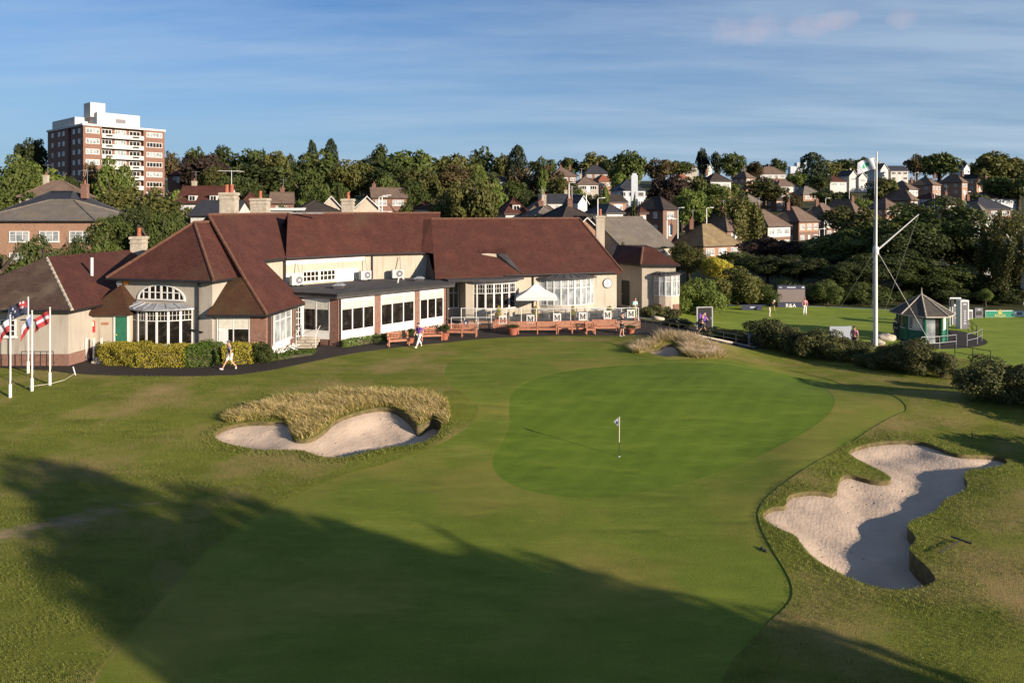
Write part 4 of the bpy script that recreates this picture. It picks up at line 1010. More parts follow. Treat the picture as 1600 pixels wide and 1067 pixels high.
# M built as a serif letter
mM = MB()
for a_, b_, w in (((-.17, -.2), (-.17, .2), .025), ((.17, -.2), (.17, .2), .04), ((-.17, .2), (0, -.16), .04), ((0, -.16), (.17, .2), .022)):
    mM.hexa([(a_[0]-w, a_[1], -.004), (a_[0]+w, a_[1], -.004), (b_[0]+w, b_[1], -.004), (b_[0]-w, b_[1], -.004)], [(a_[0]-w, a_[1], .004+w*.05), (a_[0]+w, a_[1], .004+w*.05), (b_[0]+w, b_[1], .004+w*.05), (b_[0]-w, b_[1], .004+w*.05)])
for x, z in ((-.17, -.2), (.17, -.2), (-.19, .2), (.19, .2)): mM.box(x-.08, x+.08, z-.015, z+.015, -.005, .0075)
meM = bpy.data.meshes.new('letter'); meM.from_pydata(mM.v, [], mM.f)
mlab = ['white M board at the left end of the terrace rail, beside the big planter', 'second white M board from the left, under the parasol', 'white M board just left of the yellow conifer in the middle of the rail', 'white M board right of the middle yellow conifer', 'white M board with a yellow conifer glowing behind its letter', 'last white M board, by the turquoise guest at the terrace end']
for k, (px, py) in enumerate(((786, 499.5), (829, 497.5), (870, 495.5), (910, 494), (949, 492), (986, 490.5))):
    f = tf[0] if px < 835 else tf[1]; d = 58.2; x = (px-800)*d/F; u = (x-f.o[0])/f.u[0]
    p = f.p(u, .23); z = CZ-(py-HY)*d/F
    b_ = thing('letter_board', mlab[k], 'sign board', (p[0], p[1], z-.32), 'M boards along the terrace rail')
    mb = MB(); f.box(mb, u-.32, u+.32, z-.33, z+.33, .225, .245); mb.build('board', 'cloth_white', b_)
    mb = MB(); f.box(mb, u-.27, u+.27, z-.28, z+.28, .245, .25); mb.build('panel', 'blind_cloth', b_)
    lettering('', 0, f, u, z, .256, 'navy', b_, 'letter', meM)
for k, (px, lb) in enumerate(((779, 'slim yellow conifer in pot at the left end of the terrace rail'), (837, 'slim yellow conifer in pot beneath the parasol pole'), (895, 'slim yellow conifer in pot at the middle of the terrace'), (953, 'slim yellow conifer in pot near the clock wall'), (991, 'slim yellow conifer in pot at the far right terrace end'))):
    d = 58.9; x = (px-800)*d/F; o = thing('potted_conifer', lb, 'potted plant', (x, d, TZ), 'potted conifers on the terrace')
    mb = MB(); mb.lathe(0, 0, [(.12, 0), (.17, .28), (.19, .3)], 12); mb.build('pot', 'terracotta', o, off=(0, 0, 0))
    c = mobj('foliage', crown('pillar', 'leaf_gold', 0, 0), o); c.location = (0, 0, .72); c.scale = (.2, .2, .48)
# tables and chairs behind the glass
TB = None
tl = ['by the left bow window', 'under the parasol edge', 'in front of the curtained bow', 'below the wall clock', 'near the terrace end']
for k, (x, y) in enumerate(((-1.2, 59.3), (2.6, 59.9), (4.6, 60.3), (7.2, 60.2), (9.2, 60.6))):
    if TB is None:
        TB = thing('terrace_table', 'x', 'table', (x, y, TZ), 'tables on the terrace')
        mb = MB(); mb.lathe(0, 0, [(.45, .70), (.46, .72), (.46, .74)], 20); mb.build('tabletop', 'pale_metal', TB, off=(0, 0, 0))
        mb = MB(); mb.lathe(0, 0, [(.22, 0), (.2, .03), (.035, .06), (.035, .7)], 12); mb.build('pedestal', 'black_metal', TB, off=(0, 0, 0)); t = TB
    else: t = copy_tree(TB)
    t.location = (x, y, TZ); t['label'] = 'round metal terrace table '+tl[k]
CHR = None; q = 0
cl = ['left side', 'right side']
for k, (x, y) in enumerate(((-1.2, 59.3), (2.6, 59.9), (4.6, 60.3), (7.2, 60.2), (9.2, 60.6))):
    for s in (-1, 1):
        if CHR is None:
            CHR = thing('terrace_chair', 'x', 'chair', (0, 0, 0), 'chairs round the terrace tables')
            mb = MB(); mb.box(-.22, .22, -.22, .22, .43, .46); mb.build('seat', 'black_metal', CHR, off=(0, 0, 0))
            mb = MB(); mb.box(-.22, -.19, -.22, .22, .5, .86); mb.build('backrest', 'black_metal', CHR, off=(0, 0, 0))
            for lx in (-.2, .2):
                for ly in (-.2, .2): mb = MB(); mb.tube((lx, ly, 0), (lx, ly, .9 if lx < 0 else .43), .016); mb.build('leg', 'pale_metal', CHR, off=(0, 0, 0))
            c = CHR
        else: c = copy_tree(CHR)
        c.location = (x+s*.75, y+.1, TZ); c.rotation_euler = (0, 0, 0 if s < 0 else PI)
        c['label'] = 'dark terrace chair at the %s of the table %s' % (cl[0 if s < 0 else 1], tl[k])
# parasol
d = 60.6; x = (838-800)*d/F
PS = thing('parasol', 'large white square parasol open over the terrace', 'parasol', (x, d, TZ))
mb = MB(); mb.tube((0, 0, 0), (0, 0, 2.9), .04); mb.build('pole', 'teak', PS, off=(0, 0, 0))
mb = MB(); mb.box(-.35, .35, -.35, .35, 0, .08); mb.build('base', 'felt', PS, off=(0, 0, 0))
mb = MB(); c_ = [(-1.75, -1.1, 1.75), (1.75, -1.1, 1.75), (1.75, 1.6, 1.75), (-1.75, 1.6, 1.75)]; a_ = (0, 0, 2.95)
for k in range(4):
    p, r_ = Vector(c_[k]), Vector(c_[(k+1) % 4]); A_ = Vector(a_); m1 = (p+A_)/2-Vector((0, 0, .13)); m2_ = (r_+A_)/2-Vector((0, 0, .13))
    mb.shell([[p, r_, m2_, m1], [m1, m2_, A_]], .015)
    mb.poly([p, r_, r_-Vector((0, 0, .2)), p-Vector((0, 0, .2))])
mb.build('canopy', 'canvas_white', PS, off=(0, 0, 0))
mb = MB()
for p in c_: mb.tube((0, 0, 2.0), (p[0]*.6, p[1]*.6, 2.15), .015)
mb.build('strut', 'teak', PS, off=(0, 0, 0))
# wall clock
f = Fr(fd.p(0, -.45), fd.u); u = fd.L-1.3; z = 3.0
p = f.p(u); CK = thing('wall_clock', 'round white clock on the cream end wall', 'clock', (p[0], p[1], z))
def disc(fr, u, z, r, n0, n1, mb, seg=24):
    a_ = [fr.p(u+r*math.cos(2*PI*k/seg), n0)+(z+r*math.sin(2*PI*k/seg),) for k in range(seg)]; b_ = [fr.p(u+r*math.cos(2*PI*k/seg), n1)+(z+r*math.sin(2*PI*k/seg),) for k in range(seg)]
    mb.hexa(a_, b_)
mb = MB(); disc(f, u, z, .46, 0, .08, mb); mb.build('rim', 'black_metal', CK)
mb = MB(); disc(f, u, z, .40, .08, .09, mb); mb.build('face', 'white_paint', CK)
mb = MB(); f.box(mb, u-.02, u+.02, z-.24, z, .09, .1); mb.build('hour_hand', 'black_metal', CK)
mb = MB(); f.box(mb, u-.015, u+.015, z-.02, z+.33, .1, .107); mb.build('minute_hand', 'black_metal', CK)
for k in range(12):
    mb = MB(); a_ = k*PI/6; uu, zz_ = u+.34*math.sin(a_), z+.34*math.cos(a_); f.box(mb, uu-.02, uu+.02, zz_-.02, zz_+.02, .09, .097); mb.build('hour_mark', 'black_metal', CK)
# air conditioners
def aircon(fr, u, z, n, label):
    p = fr.p(u, n); o = thing('air_conditioner', label, 'air conditioner', (p[0], p[1], z), 'air conditioning units on the flat roof')
    mb = MB(); fr.box(mb, u-.5, u+.5, z+.12, z+.85, n, n+.4); mb.build('casing', 'unit_casing', o)
    mb = MB(); disc(fr, u+.12, z+.48, .29, n+.4, n+.415, mb); g = mb.build('fan_grille', 'sign_grey', o)
    mb = MB(); disc(fr, u+.12, z+.48, .10, n+.415, n+.43, mb); mb.build('hub', 'unit_casing', g)
    for s in (-.4, .4): mb = MB(); fr.box(mb, u+s-.04, u+s+.04, z, z+.12, n, n+.42); mb.build('foot', 'black_metal', o)
    mb = MB(); mb.tube(fr.p(u+.3, n+.1)+(z+.85,), fr.p(u+.3, n-.35)+(z+1.9,), .03); mb.build('pipe', 'grey_metal', o)
aircon(fb, .7, 3.78, .25, 'white fan unit at the left end of the upper wall')
aircon(fb, 6.9, 3.78, .25, 'white fan unit at the right end of the panelled upper wall')
aircon(fcw, 2.2, 3.78, .2, 'small white fan unit alone on the plain upper wall')
x, y = -9.5, 58.5
mb = MB(); mb.path([(x, y, 3.78), (x+.1, y, 4.25), (x+.35, y, 4.3), (x+.5, y, 4.05)], .06); tag(mb.build('vent_pipe', 'pale_metal'), 'bent pale vent pipe rising from the flat roof', 'vent pipe')
for (x, y, lb) in ((-13.4, 54.6, 'low square roof vent near the front of the flat roof'), (-7.9, 60.0, 'low square roof vent near the back of the flat roof')):
    o = thing('roof_vent', lb, 'roof vent', (x, y, 3.78)); mb = MB(); mb.box(-.35, .35, -.35, .35, 0, .22); mb.build('curb', 'felt', o, off=(0, 0, 0))
    mb = MB(); mb.hexa([(-.45, -.45, .22), (.45, -.45, .22), (.45, .45, .22), (-.45, .45, .22)], [(-.2, -.2, .38), (.2, -.2, .38), (.2, .2, .38), (-.2, .2, .38)]); mb.build('cap', 'lead', o, off=(0, 0, 0))
# benches
def bench_parts(o, L):
    h = L/2
    B = lambda nm, fn: (lambda mb: (fn(mb), mb.build(nm, 'teak', o, off=(0, 0, 0))))(MB())
    def seat(mb):
        for k in range(5): mb.box(-h+.05, h-.05, -.24+.1*k, -.16+.1*k, .42, .45)
        mb.box(-h+.05, h-.05, -.26, -.23, .33, .42)
    def back(mb):
        mb.box(-h+.06, h-.06, .24, .28, .86, .94); mb.box(-h+.06, h-.06, .24, .28, .50, .55)
        n = int(L/.11)
        for k in range(n): x = -h+.1+(L-.2)*k/(n-1); mb.box(x-.025, x+.025, .25, .27, .55, .86)
    B('seat', seat); B('backrest', back)
    xs = (-h+.04, h-.04) if L < 2.2 else (-h+.04, 0, h-.04)
    for x in xs:
        B('leg', lambda mb: mb.box(x-.035, x+.035, -.27, -.20, 0, .64)); B('leg', lambda mb: mb.box(x-.035, x+.035, .22, .29, 0, .95))
        if x != 0: B('armrest', lambda mb: mb.box(x-.04, x+.04, -.30, .24, .64, .68))
        B('stretcher', lambda mb: mb.box(x-.02, x+.02, -.2, .22, .18, .22))
def bench(px, py, L, yaw, label, nm='garden_bench', cat='bench', proto=None):
    x, y, z = gp(px, py)
    if proto is None:
        o = thing(nm, label, cat, (0, 0, 0), 'teak benches along the clubhouse path'); bench_parts(o, L)
    else: o = copy_tree(proto); o['label'] = label
    o.location = (x, y+.2, z+.02); o.rotation_euler = (0, 0, yaw); return o
b1 = bench(622, 541, 1.55, R(22), 'leftmost teak bench, angled by the small planter')
bench(674, 533, 1.55, R(14), 'teak bench directly behind the purple shirted golfer', proto=b1)
b2 = bench(722, 527, 2.3, R(-4), 'long pale teak bench left of the gap by the bow window')
b3 = bench(784, 519.5, 1.2, R(-4), 'short teak bench below the leftmost M board')
bench(840, 522.5, 3.1, 0, 'longest teak bench, beside the big terracotta planter')
bench(894, 521.5, 2.3, R(3), 'long teak bench below the middle yellow conifer', proto=b2)
bench(923, 523, .75, R(4), 'teak armchair between two long benches', 'garden_chair', 'chair')
bench(946, 519.5, 2.0, R(3), 'teak bench just left of the golfer in black')
# planters
def planter(px, py, r, h, label, kind='bush', mat='leaf_dark', ph=.7, terr=True):
    x, y, z = gp(px, py); o = thing('planter', label, 'planter', (x, y, z+.02), 'planters along the path')
    mb = MB(); mb.lathe(0, 0, [(r*.72, 0), (r*.98, h*.85), (r*1.08, h*.86), (r*1.08, h), (r*.9, h)], 18); mb.build('pot', 'terracotta', o, off=(0, 0, 0))
    c = mobj('foliage', crown(kind, mat, 1, 0), o); c.location = (0, 0, h+ph*.35); c.scale = (r*1.35, r*1.35, ph*.6)
planter(641, 536, .30, .35, 'planter of dark foliage between the first two benches', ph=.9)
planter(694, 531, .36, .5, 'terracotta planter with bushy top left of the pale bench', ph=.8)
planter(801, 523, .46, .55, 'large low terracotta planter beside the longest bench', ph=.25)
planter(985, 522, .36, .45, 'terracotta planter below the terrace end wall', ph=.25)
x, y, z = gp(728, 517); o = thing('path_sign', 'small navy sign with white emblem before the bow window', 'sign', (x, y, z)); 
f = Fr((x, y), (1, 0)); mb = MB(); f.box(mb, -.2, .2, z+.35, z+.85, 0, .04); mb.build('panel', 'navy', o)
mb = MB(); f.box(mb, -.1, .1, z+.66, z+.71, .04, .046); f.box(mb, -.025, .025, z+.45, z+.66, .04, .046); mb.build('emblem', 'cloth_white', o)
for s in (-.17, .17): mb = MB(); f.box(mb, s-.02, s+.02, z, z+.35, 0, .03); mb.build('leg', 'black_metal', o)
for px in (705, 716, 733, 748):
    pass
RL_ = thing('terrace_handrail', 'pale tubular handrail before the left bow window', 'handrail', (-4.5, 57.6, 0))
mb = MB()
for x in (-5.0, -3.9, -2.8, -1.7): mb.tube((x, 57.9, 0), (x, 57.9, 1.0), .025)
mb.tube((-5, 57.9, 1.0), (-1.7, 57.9, 1.0), .025); mb.tube((-5, 57.9, .5), (-1.7, 57.9, .5), .02); mb.build('rail', 'pale_metal', RL_)

# ================================================================ FLAGPOLES, MAST, GREEN FLAG
def cloth(name, w, h, mats, cols, parent, seed, droop=.5, nx=18, ny=12, dirx=-1, amp=.10, org=(0, 0, 0)):
    """rippled flag hanging off its pole; cols(u,v) -> material index"""
    rng = random.Random(seed); mb = MB(); ph = rng.random()*6
    def pt(u, v):
        x = dirx*w*u*(1-.18*droop*u); z = -h*v-droop*w*.75*u**1.3-.0*v
        y = amp*math.sin(u*7+ph+v*1.5)*u**.6+.05*math.sin(u*13+v*4)
        return (org[0]+x, org[1]+y, org[2]+z)
    for i in range(nx):
        for j in range(ny):
            u0, u1, v0, v1 = i/nx, (i+1)/nx, j/ny, (j+1)/ny
            q = [pt(u0, v0), pt(u0, v1), pt(u1, v1), pt(u1, v0)]
            mb.poly(q if dirx > 0 else q[::-1], cols((u0+u1)/2, (v0+v1)/2))
    return mb.build(name, mats, parent, off=(0, 0, 0), smooth=False)
def ensign(u, v):                                   # navy with union canton and stars
    if u < .5 and v < .5:
        a, b = u/.5, v/.5
        if abs(a-.5) < .10 or abs(b-.5) < .14: return 2
        if abs(a-.5) < .18 or abs(b-.5) < .22: return 1
        if abs(a-b) < .09 or abs(a+b-1) < .09: return 2
        if abs(a-b) < .18 or abs(a+b-1) < .18: return 1
        return 0
    for su, sv in ((.25, .78), (.75, .25), (.75, .8), (.63, .5), (.87, .45)):
        if math.hypot((u-su)*1.6, v-sv) < .075: return 1
    return 0
def tricol(u, v): return 1 if (v < .5 and u > .35) else (0 if u <= .5-abs(v-.5) and u < .45 else (2 if v >= .5 else 1))
def wred(u, v): return 1 if v < .5 else 2
def redwhite(u, v): return 1 if .36 < v < .62 else 2
for (px, yb, yt, lb, fl, fsz, droop) in ((16, 621, 494, 'white flagpole nearest the left frame edge with white and red flag', wred, (.8, .7), 1.3), (44, 583, 466, 'farthest white flagpole flying a navy ensign', ensign, (1.3, .85), .5), (50, 611, 487, 'white flagpole with pale blue and red hanging flag', tricol, (.7, .75), 1.5), (78, 602, 482, 'white flagpole with dark red and white striped flag', redwhite, (.95, .75), .75)):
    x, y, z = gp(px, yb); h = (yb-yt)*y/F
    o = thing('flagpole', lb, 'flagpole', (x, y, z), 'flagpoles by the lodge')
    mb = MB(); mb.tube((0, 0, 0), (0, 0, h), .035, .025, 10); mb.build('pole', 'white_paint', o, off=(0, 0, 0))
    mb = MB(); mb.tube((0, 0, 0), (0, 0, .72), .075, .075, 12); mb.build('socket', 'white_paint', o, off=(0, 0, 0))
    mb = MB(); mb.lathe(0, 0, [(.0, h), (.05, h+.03), (.05, h+.06), (0, h+.09)], 8); mb.build('finial', 'white_paint', o, off=(0, 0, 0))
    mats = ['flag_navy', 'flag_white', 'flag_red'] if fl in (ensign, wred, redwhite) else ['flag_blue', 'flag_white', 'flag_red']
    cloth('flag', fsz[0], fsz[1], mats, fl, o, px, droop, org=(-.04, 0, h-.12))
    mb = MB(); mb.path([(.06, 0, .9), (.05, 0, h*.5), (.04, 0, h-.05)], .006, 5); mb.build('halyard', 'cloth_white', o, off=(0, 0, 0))
# tall mast with gaff and stays
x, y, z = gp(1368, 540); MH = (540-237)*y/F
MS = thing('mast', 'very tall white mast with slanting gaff and wire stays', 'mast', (x, y, z))
mb = MB(); mb.tube((0, 0, -.2), (0, 0, MH*.5), .17, .14, 14); mb.tube((.02, 0, MH*.48), (.1, 0, MH), .11, .05, 12); mb.build('pole', 'white_paint', MS, off=(0, 0, 0))
mb = MB(); mb.lathe(.02, 0, [(.2, MH*.47), (.22, MH*.48), (.22, MH*.5), (.18, MH*.51)], 12); mb.build('collar', 'white_paint', MS, off=(0, 0, 0))
hz_ = MH*.49
gt = ((1436-1372)*y/F, -.3, z*0+(540-335)*y/F)
mb = MB(); mb.tube((.1, 0, hz_), gt, .07, .04, 10); mb.build('gaff', 'white_paint', MS, off=(0, 0, 0))
for tx, ty, p_ in ((1297, 506, hz_), (1455, 538, hz_+.2), (1376, 504, None)):
    q = gp(tx, ty); mb = MB(); mb.tube((gt[0], gt[1], gt[2]) if p_ is None else (0, 0, p_), (q[0]-x, q[1]-y, q[2]-z), .015, .015, 6); mb.build('stay', 'pale_metal', MS, off=(0, 0, 0))
for s in (-.25, .2): mb = MB(); mb.tube((s, .1, 1.2), (.05+s*.3, 0, MH*.96), .012, .012, 5); mb.build('halyard', 'pale_metal', MS, off=(0, 0, 0))
def club(u, v):
    return 1 if math.hypot((u-.52)*1.25, (v-.5)-.3*(u-.5)) < .24 and v-.5 < .35 else 0
cloth('flag', 1.6, .95, ['flag_white', 'sign_green'], club, MS, 5, .38, 22, 14, -1, .16, org=(.0, 0, MH-.45))
# flagstick on the green
x, y, z = gp(967.5, 713); h = 62*y/F
FS = thing('flagstick', 'thin flagstick with white pennant in the green', 'flagstick', (x, y, z))
mb = MB(); mb.tube((0, 0, -.1), (.0, 0, h*.36), .012, .012, 8); mb.build('lower_pole', 'black_metal', FS, off=(0, 0, 0))
mb = MB(); mb.tube((0, 0, h*.36), (.01, 0, h), .016, .016, 8); mb.build('pole', 'cloth_cream', FS, off=(0, 0, 0))
mb = MB(); A_ = [(.01, .0, h), (.01, 0, h-.47), (-.24, .06, h-.23), (-.14, .03, h-.13)]; B_ = [(p[0], p[1]+.012, p[2]) for p in A_]
mb.hexa(A_, B_, 0); fl_ = mb.build('pennant', 'flag_white', FS, off=(0, 0, 0))
mb = MB(); mb.box(-.10, -.05, -.004+.008, .003+.008, h-.32, h-.2); mb.build('emblem', 'flag_navy', fl_, off=(0, 0, 0))
mb = MB(); mb.lathe(0, 0, [(.055, -.02), (.055, .004), (.02, .006)], 14); mb.build('cup', 'cloth_white', FS, off=(0, 0, 0))
# bunker rakes and the small stakes near the bunker
def rake(px, py, yaw, label):
    x, y, z = gp(px, py); o = thing('bunker_rake', label, 'rake', (x, y, z+.12), None, yaw)
    mb = MB(); mb.tube((0, 0, .02), (1.5, 0, .04), .017, .017, 8); mb.build('handle', 'black_metal', o, off=(0, 0, 0))
    mb = MB(); mb.box(-.03, .03, -.3, .3, 0, .04); mb.build('head', 'black_metal', o, off=(0, 0, 0))
    mb = MB()
    for k in range(9): mb.tube((0, -.28+.07*k, .03), (.0, -.28+.07*k, .11), .008, .004, 5)
    mb.build('tines', 'black_metal', o, off=(0, 0, 0))
rake(1502, 850, R(215), 'dark rake lying on grass right of the big bunker')
rake(1519, 685, R(-30), 'long handled rake lying behind the big bunker')
for px, py, lb in ((1191, 858, 'upper dark tee marker stud by the fairway edge'), (1196, 862, 'lower dark tee marker stud by the fairway edge')):
    x, y, z = gp(px, py); mb = MB(); mb.lathe(x, y, [(.05, z), (.06, z+.05), (.03, z+.09)], 10); tag(mb.build('marker_stud', 'black_metal'), lb, 'marker')
mb = MB(); pp = [gp(px, py) for px, py in ((40, 608), (78, 603), (100, 597), (118, 586))]
RP = thing('rope_line', 'thin pale rope on short white stake by the flagpoles', 'rope', pp[3])
mb.path([(a_[0], a_[1], a_[2]+.12) for a_ in pp], .012, 5); mb.build('rope', 'cloth_cream', RP)
mb = MB(); mb.tube(pp[3], (pp[3][0]-.15, pp[3][1], pp[3][2]+.5), .03); mb.build('stake', 'white_paint', RP)
# ================================================================ THE TOWN ON THE HILL
def win_simple(root, fr, u0, u1, z0, z1, n, glass, far):
    """window with frame, mullions and pane; far houses get fewer bars"""
    return window(root, fr, u0, u1, z0, z1, n, bars=[.68] if not far else [], glass=glass, n=.04, bar=.10 if far else .07, fw=.12 if far else .09, sill=not far)
def house(px, py, d, w, dep, yaw, label, roof='roof_brown', wall='brick_red', kind='hip', storeys=2, hr=None, chim=(.5,), nwin=3, band=None, cat='house', name='house', glass='glass_pale', side=2, door=True, dormers=0, group=None, ov=.4, pot=1, wh=None):
    """px,py = eaves at the near corner (left end of the front); yaw turns the front towards the right"""
    far = d > 170; th = R(yaw); O = (((px-800)*d/F), d); ze = CZ-(py-HY)*d/F
    u = (math.cos(th), math.sin(th)); f = Fr(O, u); P = lambda a, b: f.p(a, -b)
    wh = wh or storeys*2.65; zb = ze-wh; hr = hr or min(w, dep)*.36
    c = P(w/2, dep/2); zlow = min(float(Z(*P(0, 0))), float(Z(*P(w, dep))), zb)-.8
    o = thing(name, label, cat, (c[0], c[1], zb), group)
    mb = MB(); q = [P(0, 0), P(w, 0), P(w, dep), P(0, dep)]; mb.prism(q, zlow, ze)
    if kind == 'gable':
        for a in (0, w): mb.poly([P(a, 0)+(ze,), P(a, dep)+(ze,), P(a, dep/2)+(ze+hr*.97,)])
    if kind == 'gablefront':
        for b in (0, dep): mb.poly([P(0, b)+(ze,), P(w, b)+(ze,), P(w/2, b)+(ze+hr*.97,)])
    mb.build('wall', wall, o)
    if band:
        mb = MB(); f.box(mb, .05, w-.05, ze-2.4 if storeys > 1 else zb+.9, ze-.05, 0, .03); mb.build('render_panel', band, o)
    e = [P(-ov, -ov)+(ze,), P(w+ov, -ov)+(ze,), P(w+ov, dep+ov)+(ze,), P(-ov, dep+ov)+(ze,)]
    zr = ze+hr; mb = MB()
    if kind == 'hip':
        k = min(w, dep)/2
        if w >= dep: a, b = P(k, dep/2)+(zr,), P(w-k, dep/2)+(zr,); fs = [[e[0], e[1], b, a], [e[1], e[2], b], [e[2], e[3], a, b], [e[3], e[0], a]]
        else: a, b = P(w/2, k)+(zr,), P(w/2, dep-k)+(zr,); fs = [[e[0], e[1], a], [e[1], e[2], b, a], [e[2], e[3], b], [e[3], e[0], a, b]]
        if w == dep: fs = [[e[i], e[(i+1) % 4], a] for i in range(4)]; b = a
        ridge = [(a, b)]+[(e[i], a if (i in (0, 3) if w >= dep else i in (0, 1)) else b) for i in range(4)]
    elif kind == 'gable':
        a, b = P(-ov*.6, dep/2)+(zr,), P(w+ov*.6, dep/2)+(zr,); fs = [[e[0], e[1], b, a], [e[2], e[3], a, b]]; ridge = [(a, b)]
    elif kind == 'gablefront':
        a, b = P(w/2, -ov)+(zr,), P(w/2, dep+ov)+(zr,); fs = [[e[1], e[2], b, a], [e[3], e[0], a, b]]; ridge = [(a, b)]
    else:
        mb.prism([p[:2] for p in e], ze, ze+.35); fs = None; ridge = []
    if fs: mb.shell(fs, .16, 0, 1)
    for a_, b_ in ridge:
        if a_ != b_: mb.tube((a_[0], a_[1], a_[2]+.02), (b_[0], b_[1], b_[2]+.02), .12, .12, 5, 0)
    rf = mb.build('roof', [roof, 'white_paint' if kind == 'gablefront' else 'black_metal'], o)
    for t in chim:
        if kind == 'flat': break
        if (kind == 'hip' and w < dep) or kind == 'gablefront': cx, cy = P(w/2+.3, dep*t)
        else: cx, cy = P(w*t, dep/2+.25)
        ch = MB(); ch.box(cx-.38, cx+.38, cy-.3, cy+.3, zr-.9, zr+1.0); ch.box(cx-.44, cx+.44, cy-.36, cy+.36, zr+.8, zr+.95)
        for k in range(pot): ch.lathe(cx-.15*(pot-1)+.3*k, cy, [(.12, zr+1), (.10, zr+1.5)], 7, 1)
        if d < 300 and (int(px)+int(d)) % 3:
            ch.tube((cx+.3, cy, zr+.9), (cx+.3, cy, zr+2.9), .03, m=2); ch.tube((cx-.5, cy-.2, zr+2.75), (cx+1.0, cy+.2, zr+2.75), .025, m=2)
            for k in range(5): ch.tube((cx-.4+.3*k, cy-.3, zr+2.75), (cx-.4+.3*k, cy+.3, zr+2.75), .018, m=2)
        ch.build('chimney', ['brick_red' if 'brick' in wall else 'stone', 'terracotta', 'grey_metal'], rf)
    for s in range(storeys):
        z0 = zb+.85+s*2.6; z1 = z0+1.3
        for k in range(nwin):
            if s == 0 and door and k == nwin//2 and storeys > 1: continue
            ww = w/nwin*(.66 if nwin > 1 else .5); uc = w*(k+.5)/nwin
            win_simple(o, f, uc-ww/2, uc+ww/2, z0, z1, max(2, round(ww/.7)), glass, far)
        sf = fr2(P(0, dep), P(0, 0))
        for k in range(side):
            uc = dep*(k+.6)/(side+.2); win_simple(o, sf, uc-.45, uc+.45, z0+.1, z1, 1 if far else 2, glass, far)
    if door and storeys > 0:
        uc = w/2; mb = MB(); f.box(mb, uc-.5, uc+.5, zb, zb+2.1, 0, .06); mb.build('door', 'white_paint', o)
    for k in range(dormers):
        uc = w*(k+.7)/(dormers+.4); mb = MB(); f.box(mb, uc-.7, uc+.7, ze+.25, ze+1.5, -1.9, -.3); dm = mb.build('dormer', wall, o)
        mb = MB(); f.box(mb, uc-.85, uc+.85, ze+1.5, ze+1.64, -2.3, -.1); mb.build('dormer_roof', roof, dm)
        window(o, Fr(f.p(0, -.3), f.u), uc-.55, uc+.55, ze+.45, ze+1.4, 2, bars=[], glass='glass_dark', n=.04, sill=False)
    return o
# --- apartment block
d = 190; A = (((130-800)*d/F), d); th = R(50); f = Fr(A, (math.cos(th), math.sin(th))); bw, bd = 21.5, 28.0; ztop = CZ-(196-HY)*d/F; fh = 2.85
P = lambda a, b: f.p(a, -b)
c = P(bw/2, bd/2); zb = 4.0
AB = thing('apartment_block', 'tall brick apartment block with white balconies and white penthouse', 'apartment block', (c[0], c[1], zb))
mb = MB(); mb.prism([P(0, 0), P(4.6, 0), P(4.6, 1.3), P(15.6, 1.3), P(15.6, 0), P(bw, 0), P(bw, bd), P(0, bd), P(0, 11.5), P(.9, 11.5), P(.9, 9), P(0, 9)], zb-3, ztop); mb.build('wall', 'brick_red', AB)
mb = MB(); mb.prism([P(-.25, -.25), P(bw+.25, -.25), P(bw+.25, bd+.25), P(-.25, bd+.25)], ztop, ztop+.55); mb.build('parapet', 'render_white', AB)
def ablk(a0, a1, b0, b1, z0, z1, nm='penthouse'):
    mb = MB(); mb.prism([P(a0, b0), P(a1, b0), P(a1, b1), P(a0, b1)], z0, z1); return mb.build(nm, 'render_white', AB)
ph = ablk(4.2, 15.5, 2.2, 8, ztop+.55, ztop+4.2); ablk(.6, 15, 8, 26, ztop+.55, ztop+3.0); t_ = ablk(3.2, 7.0, 4.2, 9, ztop+3, ztop+7.0, 'lift_tower')
f2 = Fr(P(0, 2.2), f.u); mb = MB(); f2.box(mb, 9.0, 11.6, ztop+1.6, ztop+2.7, 0, .06); mb.build('louvre', 'sign_grey', ph)
f3 = fr2(P(.6, 26), P(.6, 8))
for u0 in (2, 5.5, 9, 12.5): win_simple(AB, f3, u0, u0+1.8, ztop+1.0, ztop+2.4, 2, 'glass_dark', True)
fi = Fr(P(0, 1.3), f.u); fsd = fr2(P(0, bd), P(0, 0))
for k in range(9):
    z0 = ztop-fh*(k+1)
    mb = MB(); f.box(mb, 4.6, 15.6, z0-.15, z0+.05, -1.3, .25); f.box(mb, 4.6, 15.6, z0+.05, z0+1.05, .13, .25); b_ = mb.build('balcony', 'render_white', AB)
    for u0 in (5.6, 12.6):
        mb = MB(); f.box(mb, u0, u0+1.7, z0+.3, z0+.75, .25, .28); mb.build('balcony_panel', 'roof_dark', b_)
    for u0, u1, n in ((5.0, 7.6, 3), (8.4, 11.4, 4), (12.2, 15.2, 3)): win_simple(AB, fi, u0, u1, z0+.9, z0+2.35, n, 'glass_pale' if u0 == 8.4 else 'glass_dark', True)
    win_simple(AB, f, .6, 4.0, z0+.85, z0+2.3, 4, 'glass_pale', True); win_simple(AB, f, 16.4, 20.8, z0+.85, z0+2.3, 5, 'glass_dark' if k % 2 else 'glass_pale', True)
    if k < 7:
        for u0 in (3.5, 9, 12.5, 20.5, 24.5): win_simple(AB, fsd, u0, u0+1.5, z0+.9, z0+2.2, 2, 'glass_pale', True)
